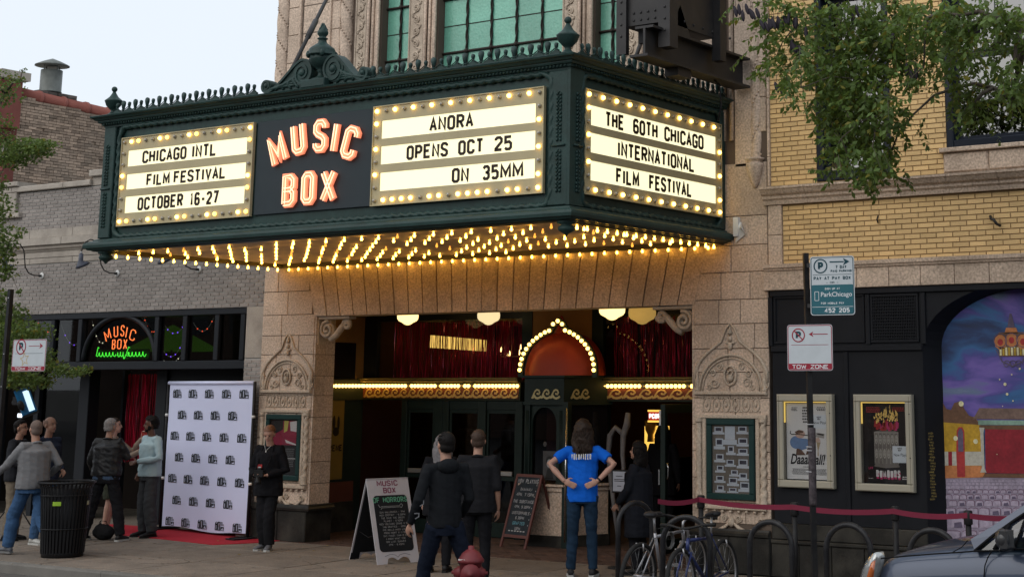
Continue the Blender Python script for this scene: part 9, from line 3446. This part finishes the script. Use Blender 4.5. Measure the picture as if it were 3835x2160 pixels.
# BICYCLES
M_rub=mat('tyre_rubber',(0.02,0.02,0.02),0.8,var=0.2,scale=30)
M_chr=mat('chrome',(0.6,0.6,0.6),0.2,metal=1.0)
M_alu=mat('dull_alloy',(0.32,0.32,0.33),0.4,metal=0.7,var=0.1)
def bicycle(label,P,rz,lean,fm,steer=0.0,wheel=0.335):
 t=thing('bicycle',label,'bicycle',P,rz,None)
 t.rotation_euler=(lean,0,rz)
 W=wheel
 def b(mb,name,m,par=None):
  return mb.build(name,m,par or t,origin=(0,0,0),local=True)
 rear,front=Vector((-0.50,0,W)),Vector((0.54,0,W))
 bb,seat,head0,head1=Vector((-0.06,0,0.28)),Vector((-0.22,0,0.74)),Vector((0.36,0,0.62)),Vector((0.33,0,0.74))
 f=MB()
 f.tube([bb,seat],0.017,8).tube([seat-UZ*.04,head1-UZ*.02],0.017,8).tube([bb,head0],0.021,8).tube([head0,head1],0.021,8)
 for s in (-0.045,0.045):
  o=Vector((0,s,0))
  f.tube([bb+o*.5,rear+o],0.010,6).tube([seat-UZ*.05+o*.4,rear+o],0.008,6)
 b(f,'frame',fm)
 f=MB()
 for s in (-0.05,0.05):
  f.tube([head0+Vector((0.01,s,-.02)),front+Vector((-.03,s,.1)),front+Vector((0,s,0))],0.012,6)
 f.tube([head0+Vector((0.01,-.05,-.02)),head0+Vector((.01,.05,-.02))],0.015,6)
 b(f,'fork',fm)
 for c in (rear,front):
  m=MB()
  m.tube([c+Vector((W*.93*cos(a),0,W*.93*sin(a))) for a in [2*pi*i/36 for i in range(36)]],0.024,8,closed=True)
  ty=b(m,'wheel',M_rub)
  m=MB()
  m.tube([c+Vector((W*.86*cos(a),0,W*.86*sin(a))) for a in [2*pi*i/36 for i in range(36)]],0.010,6,closed=True)
  b(m,'rim',M_alu,ty)
  m=MB()
  for i in range(20):
   a=2*pi*i/20
   s=0.03 if i%2 else -0.03
   m.tube([c+Vector((0.02*cos(a+.8),s,0.02*sin(a+.8))),c+Vector((W*.86*cos(a),0,W*.86*sin(a)))],0.0016,3)
  m.tube([c-UYb*.05,c+UYb*.05],0.018,8)
  b(m,'spokes',M_alu,ty)['kind']='stuff'
 m=MB()
 m.tube([seat,seat+Vector((-.035,0,.17))],0.013,8)
 b(m,'seat_post',M_alu)
 m=MB()
 sp=seat+Vector((-.04,0,.19))
 R=Matrix.Rotation(0,3,'X')
 m.ball(sp+Vector((-.06,0,0)),(0.085,0.075,0.035),12,8)
 m.ball(sp+Vector((.05,0,.0)),(0.12,0.03,0.025),12,8)
 remeshed(m,'saddle',mat('saddle_black',(0.018,0.018,0.02),0.45),t,0.009,smooth=2)
 m=MB()
 st=head1+Vector((.07,0,.10))
 m.tube([head1,head1+UZ*.07,st],0.015,8)
 b(m,'stem',M_alu)
 RS=Matrix.Rotation(steer,3,'Z')
 m=MB()
 hb=[(-.06,-.32,.03),(-.03,-.2,.03),(0,-.05,0),(0,.05,0),(-.03,.2,.03),(-.06,.32,.03)]
 m.tube([st+RS@Vector(q) for q in hb],0.012,8)
 o=b(m,'handlebar',M_pole)
 for s in (-1,1):
  m=MB()
  m.tube([st+RS@Vector((-.062,s*.33,.03)),st+RS@Vector((-.045,s*.22,.03))],0.018,8)
  m.tube([st+RS@Vector((.0,s*.2,.02)),st+RS@Vector((.04,s*.3,.0))],0.006,5)
  b(m,'grip',blks,o)
 m=MB()
 m.lathe([(0.09,-0.06),(0.09,-0.055)],(bb.x,0,bb.z),20,axis='y')
 for s,a in ((-1,0.9),(1,0.9+pi)):
  e=bb+Vector((0.165*cos(a),s*.07,0.165*sin(a)))
  m.tube([bb+Vector((0,s*.06,0)),e],0.010,6)
  m.box(e.x-.045,e.x+.045,e.y+s*.0,e.y+s*.09,e.z-.012,e.z+.012)
 b(m,'crankset',M_alu)
 m=MB()
 for dz in (-0.045,0.045):
  m.tube([bb+Vector((0,-.06,dz*1.8)),rear+Vector((0,-.06,dz*.8))],0.004,4)
 b(m,'bike_chain',M_steel)
 for (a,c) in (((-.36,0,.62),rear),((.42,0,.66),front)):
  m=MB()
  m.tube([c+Vector((0,-.04,W*.97)),c+Vector((-.0,-.05,W*.75))],0.010,5).tube([c+Vector((0,.04,W*.97)),c+Vector((-.0,.05,W*.75))],0.010,5)
  b(m,'brake',M_alu)
 return t,b
Pr=PZ(2385,2225)
Pf=PZ(2625,2178)
dx_=(Pf-Pr)
B1=Vector(((Pr.x+Pf.x)/2-0.02,(Pr.y+Pf.y)/2,0))
t_b,bfn=bicycle('silver mountain bicycle with black saddle and coiled cable lock at the hoop',Vector((PZ(2385,2285).x,PZ(2385,2285).y+0.50,0)),radians(90),radians(3),mat('silver_paint',(0.30,0.30,0.32),0.35,metal=0.6,var=0.1),0.5)
m=MB()
pts=[]
for i in range(70):
 a=i*0.36
 pts.append((-0.06+0.085*cos(a)+0.004*sin(i),-0.05-i*0.0006,0.66+0.085*sin(a)))
m.tube(pts,0.007,5)
bfn(m,'cable_lock',mat('grey_lock_cable',(0.10,0.10,0.10),0.6))
bicycle('dark blue bicycle with white down tube decal behind the silver bicycle',Vector((at_height(2565,1915,1.0).x,at_height(2565,1915,1.0).y+0.40,0)),radians(-84),radians(3),mat('blue_paint',(0.02,0.03,0.10),0.35,var=0.5,scale=9),-0.15)
# CAR (only its nose and pillar enter the picture)
M_car=mat('slate_blue_metallic',(0.034,0.048,0.082),0.38,metal=0.4,var=0.03,coat=0.6)
M_cgl=gmat('car_glass',(0.30,0.36,0.38),1.6,0.01)
M_seam=mat('panel_gap',(0.004,0.004,0.005),0.8,var=0)
CY=-5.55
Pn_=PYY(3287,2062,CY)
CXo,CZo=Pn_.x,Pn_.z
car=thing('parked_car','slate blue car parked at the kerb, hood and headlight at lower right','car',(CXo+2.2,CY+0.85,-0.13))
def cq(q,yq,Y=CY):
 p=PYY(q,yq,Y)
 return (p.x,p.z)
hood_lo=[cq(3287,2088),cq(3400,2080),cq(3565,2067),cq(3650,2062)]
belt=[cq(3650,2062),cq(3720,2060),cq(3835,2053)]
hz_,hx_=cq(3287,2062)[1],cq(3287,2062)[0]
bx_,bz_=belt[-1]
Wc_=1.74
gz=-0.13
def sect(x,zs,ztopc,inset,nose=0.0):
 """half-loop from near sill over the top to the far sill"""
 return [(x+nose*0.3,CY+0.05,gz+0.22),(x,CY-0.02,gz+0.42),(x,CY-0.03,(gz+0.42+zs)/2),(x,CY,zs),(x,CY+inset,ztopc-0.03),(x-0.02*nose,CY+Wc_/2,ztopc),(x,CY+Wc_-inset,ztopc-0.03),(x,CY+Wc_,zs),(x,CY+Wc_+0.03,(gz+0.42+zs)/2),(x,CY+Wc_+0.02,gz+0.42),(x+nose*.3,CY+Wc_-.05,gz+0.22)]
top_c=[cq(3290,2060,CY+0.25),cq(3400,2037,CY+0.25),cq(3480,2023,CY+0.25),cq(3600,2013,CY+0.25)]
st_=[(hx_-0.14,hz_-0.34,hz_-0.24),(hx_-0.05,hz_-0.16,hz_-0.08),(hx_+0.06,hood_lo[0][1]+0.005,top_c[0][1]+.015),(hx_+0.25,hood_lo[1][1],top_c[1][1]+.01),(hx_+0.50,hood_lo[1][1]+.02,top_c[2][1]+.02),(hx_+0.88,hood_lo[2][1]+.01,top_c[3][1]+0.03),(hx_+1.05,hood_lo[3][1],top_c[3][1]+.05),(hx_+1.4,bz_,top_c[3][1]+0.0),(hx_+2.6,bz_+0.03,bz_+.04),(hx_+3.7,bz_+0.05,bz_+0.06),(hx_+4.15,bz_+0.0,bz_+0.02),(hx_+4.3,bz_-0.35,bz_-0.3)]
m=MB()
vs_,fs_=[],[]
for i,(x,zs,zt_) in enumerate(st_):
 e=0.22 if i==0 else (0.08 if i==1 else 0.0)
 for (a,b_,c) in sect(x,zs,zt_,0.14):
  yy=b_+(e if b_<CY+Wc_/2-0.01 else (-e if b_>CY+Wc_/2+0.01 else 0))
  vs_.append((a,yy,c))
n=11
for i in range(len(st_)-1):
 for k in range(n-1):
  fs_.append((i*n+k,(i+1)*n+k,(i+1)*n+k+1,i*n+k+1))
fs_+=[tuple(range(n)),tuple((len(st_)-1)*n+k for k in range(n-1,-1,-1))]
m.add(vs_,fs_,0,True)
body=m.build('body',M_car,car)
md=body.modifiers.new('sub','SUBSURF')
md.levels=md.render_levels=2
ap=[cq(3632,2018),cq(3700,1975),cq(3770,1925),cq(3835,1880),cq(3990,1785)]
ap2=[cq(3650,2062),cq(3715,2004),cq(3790,1947),cq(3850,1905),cq(4000,1815)]
zr=1.52+gz+0.1
def lean(x,z):
 return CY+0.02+max(0,z-bz_)*0.38
m=MB()
mf_=MB()
for i in range(len(ap)-1):
 q=[ap[i],ap[i+1],ap2[i+1],ap2[i]]
 near=[(a,lean(a,z)-0.02,z) for a,z in q]
 far=[(a,CY+Wc_-(lean(a,z)-CY),z) for a,z in q]
 inn=[(a-0.02,lean(a,z)+0.10,z) for a,z in (ap[i],ap[i+1])]
 m.add(near+[(a,y+0.05,z) for a,y,z in near]+inn,[(0,3,2,1),(4,5,6,7),(0,1,5,4),(2,3,7,6),(0,1,9,8)])
 mf_.add(far+[(a,y+0.05,z) for a,y,z in far],[(0,1,2,3),(7,6,5,4),(0,4,5,1),(2,6,7,3)])
m.build('windscreen_pillar',M_car,car)
mf_.build('windscreen_pillar',M_car,car)
a_,z_=ap[-1]
m=MB()
rf=[(a_-.05,z_-0.03),(a_+0.25,z_+0.10),(a_+0.9,z_+0.17),(a_+1.9,z_+0.15),(a_+2.35,z_+0.02),(a_+2.6,bz_)]
vs_=[]
for (x,z) in rf:
 for s in (0,1,2,3,4):
  y0=lean(x,z)
  y=y0+(CY*2+Wc_-2*y0)*s/4
  vs_.append((x,y,z+(0.03 if s in (1,3) else (0.04 if s==2 else 0))))
m.add(vs_,[(i*5+k,(i+1)*5+k,(i+1)*5+k+1,i*5+k+1) for i in range(5) for k in range(4)],0,True)
m.build('roof',M_car,car)
m=MB()
q=[ap2[0],ap2[1],ap2[2],ap2[3],ap2[4],(a_+2.3,z_-0.02),(a_+2.5,bz_+.03)]
m.add([(a,lean(a,z),z) for a,z in q],[tuple(range(len(q)))])
m.add([(a,CY*2+Wc_-lean(a,z),z) for a,z in q],[tuple(range(len(q)))])
m.build('side_glass',M_cgl,car)
m=MB()
m.add([(a+0.0,lean(a,z)+0.05,z) for a,z in ap]+[(a,CY*2+Wc_-lean(a,z)-0.05,z) for a,z in ap],[(i,i+1,i+6,i+5) for i in range(4)])
m.build('windscreen',M_cgl,car)
m=MB()
m.box(hx_+1.3,hx_+3.9,CY+0.15,CY+Wc_-.15,gz+0.4,bz_-0.05)
for xx in (1.9,2.9):
 m.box(hx_+xx,hx_+xx+.15,CY+.25,CY+.75,bz_-.05,bz_+.42)
m.build('cabin_interior',mat('cabin_grey',(0.03,0.03,0.032),0.8),car)
m=MB()
m.tube([(a,lean(a,z)-0.022,z) for a,z in ap2],0.012,5)
m.tube([(a,CY-0.012,z) for a,z in belt]+[(hx_+3.6,CY-0.01,bz_+.02)],0.007,5)
xq0,zq0_=cq(3722,2058)
xq1,zq1=cq(3770,1965)
m.tube([(xq0,lean(xq0,zq0_)-0.02,zq0_),(xq1,lean(xq1,zq1)-0.02,zq1)],0.016,5)
xq0,zq0_=cq(3800,2050)
xq1,zq1=cq(3830,1925)
m.tube([(xq0,lean(xq0,zq0_)-0.02,zq0_),(xq1,lean(xq1,zq1)-0.02,zq1)],0.010,5)
m.build('window_seal',M_seam,car)
m=MB()
m.tube([(a,CY-0.004,z) for a,z in [cq(3300,2089),cq(3400,2080),cq(3500,2072),cq(3600,2066),cq(3650,2062)]],0.006,5)
m.tube([(a,CY-0.020,z) for a,z in [cq(3718,2060),cq(3703,2085),cq(3692,2115),cq(3688,2160),cq(3690,2240)]],0.005,5)
m.tube([(a,y,z) for (a,z),y in ((cq(3568,2066),CY-.004),(cq(3590,2050),CY+.06),(cq(3600,2028),CY+.13))],0.004,5)
m.build('panel_seam',M_seam,car)
mp_=cq(3765,2010)
m=MB()
for k_ in range(4):
 m.ball((mp_[0]+0.02+0.012*k_,CY-0.12-0.025*k_,mp_[1]),(0.055,0.055,0.075),12,10)
m.box(mp_[0]+0.04,mp_[0]+0.10,CY-0.24,CY-0.09,mp_[1]-.06,mp_[1]+.065)
m.tube([(mp_[0]+0.05,CY,mp_[1]-.07),(mp_[0]+0.02,CY-.12,mp_[1]-.06)],0.03,8)
m.build('wing_mirror',mat('mirror_shell',(0.02,0.02,0.022),0.4,coat=0.3),car)
hl_=[cq(3284,2066),cq(3262,2075),cq(3232,2104),cq(3212,2140),cq(3200,2175),cq(3190,2215),cq(3225,2215),cq(3262,2200),cq(3275,2150),cq(3287,2105),cq(3290,2082)]
am=[cq(3283,2095),cq(3264,2106),cq(3252,2140),cq(3238,2170),cq(3230,2212),cq(3258,2205),cq(3272,2150)]
def wrap(pts,d):
 out=[]
 for (x,z) in pts:
  t_=max(0.0,(hx_+0.02-x))
  out.append((x,CY-0.035-d+t_*0.55,z))
 return out
def puff(pts,d,nm,m_):
 mb=MB()
 w=wrap(pts,d)
 c=sum((Vector(p) for p in w),Vector())/len(w)
 c.y-=0.02
 n=len(w)
 mid=[tuple(Vector(p).lerp(c,.5)+Vector((0,-0.012,0))) for p in w]
 back=[(p[0]+0.02,p[1]+0.10,p[2]) for p in w]
 mb.add(w+mid+[tuple(c)]+back,[(i,(i+1)%n,n+(i+1)%n,n+i) for i in range(n)]+[(n+i,n+(i+1)%n,2*n) for i in range(n)]+[(2*n+1+i,2*n+1+(i+1)%n,(i+1)%n,i) for i in range(n)],0,True)
 return mb.build(nm,m_,car)
h_=puff(hl_,0.0,'headlight',mat('lamp_lens',(0.42,0.43,0.42),0.12,metal=0.5,var=0.3,scale=30,coat=1.0))
puff(am,0.022,'turn_signal',mat('amber_lens',(0.42,0.10,0.02),0.15,coat=1.0,var=0.2,scale=30))
for wxp,nm in ((hx_+0.62,0),(hx_+3.35,1)):
 for yy,s in ((CY+0.02,-1),(CY+Wc_-0.02,1)):
  m=MB()
  m.lathe([(0.20,-0.02),(0.30,-0.02),(0.325,0.02),(0.325,0.18),(0.30,0.21),(0.20,0.21)],(wxp,yy if s<0 else yy-.19,gz+0.325),28,axis='y')
  w_=m.build('wheel',M_rub,car)
  m=MB()
  m.lathe([(0.21,0.0),(0.20,0.02),(0.05,0.0),(0.0,-0.01)],(wxp,yy if s<0 else yy+.02,gz+0.325),20,axis='y')
  m.build('rim',M_alu,w_)
 m=MB()
 q=[(wxp+0.40*cos(a),gz+0.36+0.38*sin(a)) for a in [pi*i/18 for i in range(19)]]+[(wxp-0.40,gz+0.2),(wxp+0.40,gz+0.2)]
 m.prism(q,CY-0.052,CY-0.035)
 if nm:
  m.build('wheel_arch',M_seam,car)
 else:
  m.build('wheel_arch',M_seam,car)
m=MB()
m.box(hx_-0.20,hx_+0.0,CY+0.25,CY+Wc_-0.25,gz+0.22,gz+0.40)
m.build('bumper',M_car,car)
# TREES
def leaf_cloud(name,parent,pts,rr,size,mats_,droop=0.4,wide=0.45):
 """leaf-sized blades, each a folded pair of quads"""
 mb=MB()
 for (p,d) in pts:
  L_=size*rr.uniform(0.7,1.25)
  ax=Vector(d)+Vector((rr.uniform(-.7,.7),rr.uniform(-.7,.7),rr.uniform(-.9,.4)-droop))
  ax.normalize()
  sd_=ax.cross(Vector((rr.uniform(-1,1),rr.uniform(-1,1),rr.uniform(-1,1)))).normalized()
  up_=sd_.cross(ax)
  w=L_*wide
  b0=Vector(p)
  a1,a2=b0+ax*L_*0.5,b0+ax*L_
  mb.add([b0,a1+sd_*w/2+up_*w*.15,a2,a1-sd_*w/2+up_*w*.15,a1],[(0,1,4),(1,2,4),(2,3,4),(3,0,4)],0 if rr.random()>0.06 else (1 if len(mats_)>1 else 0),True)
 return mb.build(name,mats_,parent,kind='stuff',fixn=False)
def leafmat(name,c,tr):
 if name in MATS:
  return MATS[name]
 m=mat(name,c,0.55,var=0.25,scale=1.5,tint=0.45)
 t=m.node_tree
 b_=t.nodes['Principled BSDF']
 o=t.nodes['Material Output']
 tl=t.nodes.new('ShaderNodeBsdfTranslucent')
 tl.inputs[0].default_value=(*tr,1)
 mx_=t.nodes.new('ShaderNodeMixShader')
 mx_.inputs[0].default_value=0.3
 t.links.new(b_.outputs[0],mx_.inputs[1])
 t.links.new(tl.outputs[0],mx_.inputs[2])
 t.links.new(mx_.outputs[0],o.inputs[0])
 return m
ML_a=leafmat('leaf_green',(0.080,0.130,0.030),(0.20,0.28,0.05))
ML_b=leafmat('leaf_yellowing',(0.19,0.18,0.03),(0.28,0.25,0.04))
ML_c=leafmat('ginkgo_green',(0.085,0.125,0.030),(0.17,0.25,0.05))
M_bark=mat('bark',(0.09,0.075,0.06),0.9,var=0.3,scale=12,bump=0.6,bscale=30)
Yt=-2.6
tr=thing('street_tree','drooping green tree with dark pods hanging over the yellow brick wall','tree',(-4.6,Yt,0))
rr=random.Random(77)
trunk=[Vector((-4.6,Yt,0)),Vector((-4.65,Yt,2.0)),Vector((-4.8,Yt,4.0)),Vector((-5.0,Yt,5.8)),Vector((-5.2,Yt,7.6))]
MB().tube(trunk,[0.17,0.15,0.13,0.10,0.05],12).build('trunk',M_bark,tr)
def tz(q,yq,Y=Yt):
 return PYY(q,yq,Y)
clusters=[(2860,60,80,60,150),(2960,120,110,90,320),(3080,60,130,90,420),(3200,120,140,110,620),(3330,60,140,90,520),(3470,70,130,80,480),(3600,60,120,70,360),(3740,70,120,90,430),(2900,230,70,60,120),(3000,250,90,70,260),(3120,230,110,80,520),(3230,300,110,90,640),(3200,420,100,80,520),(3300,430,80,80,300),(3150,520,60,40,90),(3230,520,90,60,380),(3260,590,70,60,330),(3310,640,50,45,160),(3120,610,45,35,70),(3190,650,30,30,50),(3350,190,110,80,380),(3460,250,90,90,200),(3560,180,120,80,360),(3580,330,60,90,190),(3640,400,70,70,190),(3720,330,90,50,190),(3800,250,60,80,240),(3700,200,110,60,300),(3420,430,45,45,60),(3030,400,50,40,60),(3380,350,45,60,80),(3820,120,60,100,260),(3790,380,40,50,60),(3220,700,0,0,0),(3540,90,130,110,380),(3290,170,110,100,420),(3180,360,90,90,380),(3270,500,80,80,300),(3000,330,60,50,70),(3100,330,80,60,200)]
pts=[]
br=MB()
cs=[]
for (cx0,cy0,rx,ry,n) in clusters:
 if not n:
  continue
 Yc=Yt+rr.uniform(-0.7,0.5)
 C0=tz(cx0,cy0,Yc)
 C1=tz(cx0+rx,cy0,Yc)
 C2=tz(cx0,cy0+ry,Yc)
 ax_,az_=(C1-C0).length,(C0-C2).length
 cs.append((C0,ax_,az_))
 n=int(n*(0.8 if cx0>3400 else 1.0))
 nt_=max(3,n//9)
 for i in range(nt_):
  a,r=rr.uniform(0,2*pi),sqrt(rr.random())
  s=C0+Vector((ax_*r*cos(a),rr.uniform(-0.35,0.35),az_*r*sin(a)))
  d=Vector((rr.uniform(-1,.5),rr.uniform(-.5,.5),rr.uniform(-1.1,0.1))).normalized()
  L_=rr.uniform(0.16,0.30)
  for j in range(11):
   p=s+d*(L_*j/11)
   sd_=d.cross(UZ)
   if sd_.length<.1:
    sd_=UX.copy()
   sd_.normalize()
   pts.append((p,sd_*(1 if j%2 else -1)+d*0.4))
  if i%3==0:
   br.tube([s,s+d*L_],0.003,3)
leaf_cloud('crown',tr,pts,rr,0.078,[ML_a,ML_b],0.35,0.52)
cs.sort(key=lambda c:-c[0].x)
nodes=[trunk[2],trunk[3],trunk[4]]
done=[(p,0.06) for p in nodes]
for (c,ax_,az_) in cs:
 q,w=min(done,key=lambda t_:(t_[0]-c).length-(t_[0].z-c.z)*0.35)
 mid=q.lerp(c,.5)+Vector((0,0,0.12*(q-c).length))
 w2=max(0.008,w*0.72)
 br.tube([q,mid,c],[w*.8,(w+w2)/2*.8,w2*.7],6)
 done.append((c,w2))
br.build('limbs',M_bark,tr,kind='stuff')
for (q,yq,n) in ((2775,45,4),(2830,45,3),(2875,95,5),(2925,85,3),(2965,75,4),(2930,330,3),(2985,165,2),(3005,180,2),(3215,50,2),(3420,265,3),(3350,150,2),(3655,110,3),(3675,100,3),(3500,90,2),(3045,115,1)):
 C0=tz(q,yq,Yt-0.3)
 for i in range(n):
  m=MB()
  p=C0+Vector((i*0.045-0.07,rr.uniform(-.03,.03),rr.uniform(-.05,.03)))
  R=Matrix.Rotation(rr.uniform(-.5,.1),3,'Y')
  m.ball(p,(0.023,0.012,0.068),7,6,0,R)
  m.tube([p+UZ*0.06,p+UZ*0.14],0.003,3)
  m.build('seed_pod',mat('pod_purple_brown',(0.022,0.018,0.026),0.6),tr)
tl_t=thing('street_tree','bright green small-leaved tree reaching in from the left edge','tree',(-21.6,-3.3,0))
Yl=-2.75
trunkL=[Vector((-21.9,Yl,0)),Vector((-21.9,Yl,2.5)),Vector((-22.1,Yl,4.5)),Vector((-22.3,Yl,6.5))]
MB().tube(trunkL,[0.13,0.12,0.09,0.04],10).build('trunk',M_bark,tl_t)
cl2=[(-40,330,90,70,260),(20,350,30,45,60),(-30,480,60,60,160),(60,560,90,45,420),(140,550,60,28,200),(40,600,60,30,160),(-20,700,40,60,120),(-10,780,50,50,150),(-20,900,60,80,220),(10,960,40,60,150),(60,885,22,14,16),(80,860,16,12,10),(75,300,14,18,9),(88,265,10,10,5),(20,1020,35,30,70),(-10,1120,40,40,120),(30,1190,60,55,260),(80,1240,80,40,260),(60,1330,60,60,200),(100,1260,70,30,160),(130,1430,60,25,120),(60,1410,70,40,180),(0,1300,80,120,420),(240,1385,60,18,90),(180,1370,50,22,90),(300,1390,34,14,45),(330,1375,12,8,9),(250,1400,50,14,40),(72,1095,10,14,8),(180,1330,30,30,40),(20,1400,60,60,200)]
pts=[]
br=MB()
done=[(p,0.05) for p in trunkL[1:]]
for (cx0,cy0,rx,ry,n) in cl2:
 C0=tz(cx0,cy0,Yl+rr.uniform(-.15,.15))
 C1,C2=tz(cx0+rx,cy0,C0.y),tz(cx0,cy0+ry,C0.y)
 ax_,az_=(C1-C0).length,(C0-C2).length
 for i in range(int(n*2.6)):
  a,r=rr.uniform(0,2*pi),rr.random()**0.6
  pts.append((C0+Vector((ax_*r*cos(a),rr.uniform(-.5,.5)*ax_,az_*r*sin(a))),Vector((rr.uniform(-1,1),rr.uniform(-1,1),0.2))))
 q,w=min(done,key=lambda t_:(t_[0]-C0).length)
 w2=max(0.006,w*0.7)
 br.tube([q,q.lerp(C0,.5)+UZ*.06,C0],[w*.8,w2*.8,w2*.5],5)
 done.append((C0,w2))
leaf_cloud('crown',tl_t,pts,rr,0.05,[ML_c,ML_b],0.1,0.9)
br.build('limbs',M_bark,tl_t,kind='stuff')
# the row across the street (behind the viewer, seen only in glass)
ob_=thing('opposite_building','two-storey brick row across the street behind the viewer, reflected in windows','building',(-14,-36,0))
m=MB()
m.box(-70,40,-46,-36,-0.1,7.2)
m.build('wall',mat('opposite_brick',(0.13,0.085,0.065),0.9,var=0.2,tint=0.2),ob_)
m=MB()
for i in range(34):
 for z in (1.0,4.6):
  m.box(-68+i*3.2,-66.2+i*3.2,-36.03,-35.99,z,z+1.8)
m.build('windows',mat('opposite_glass',(0.02,0.025,0.03),0.2),ob_,kind='stuff')
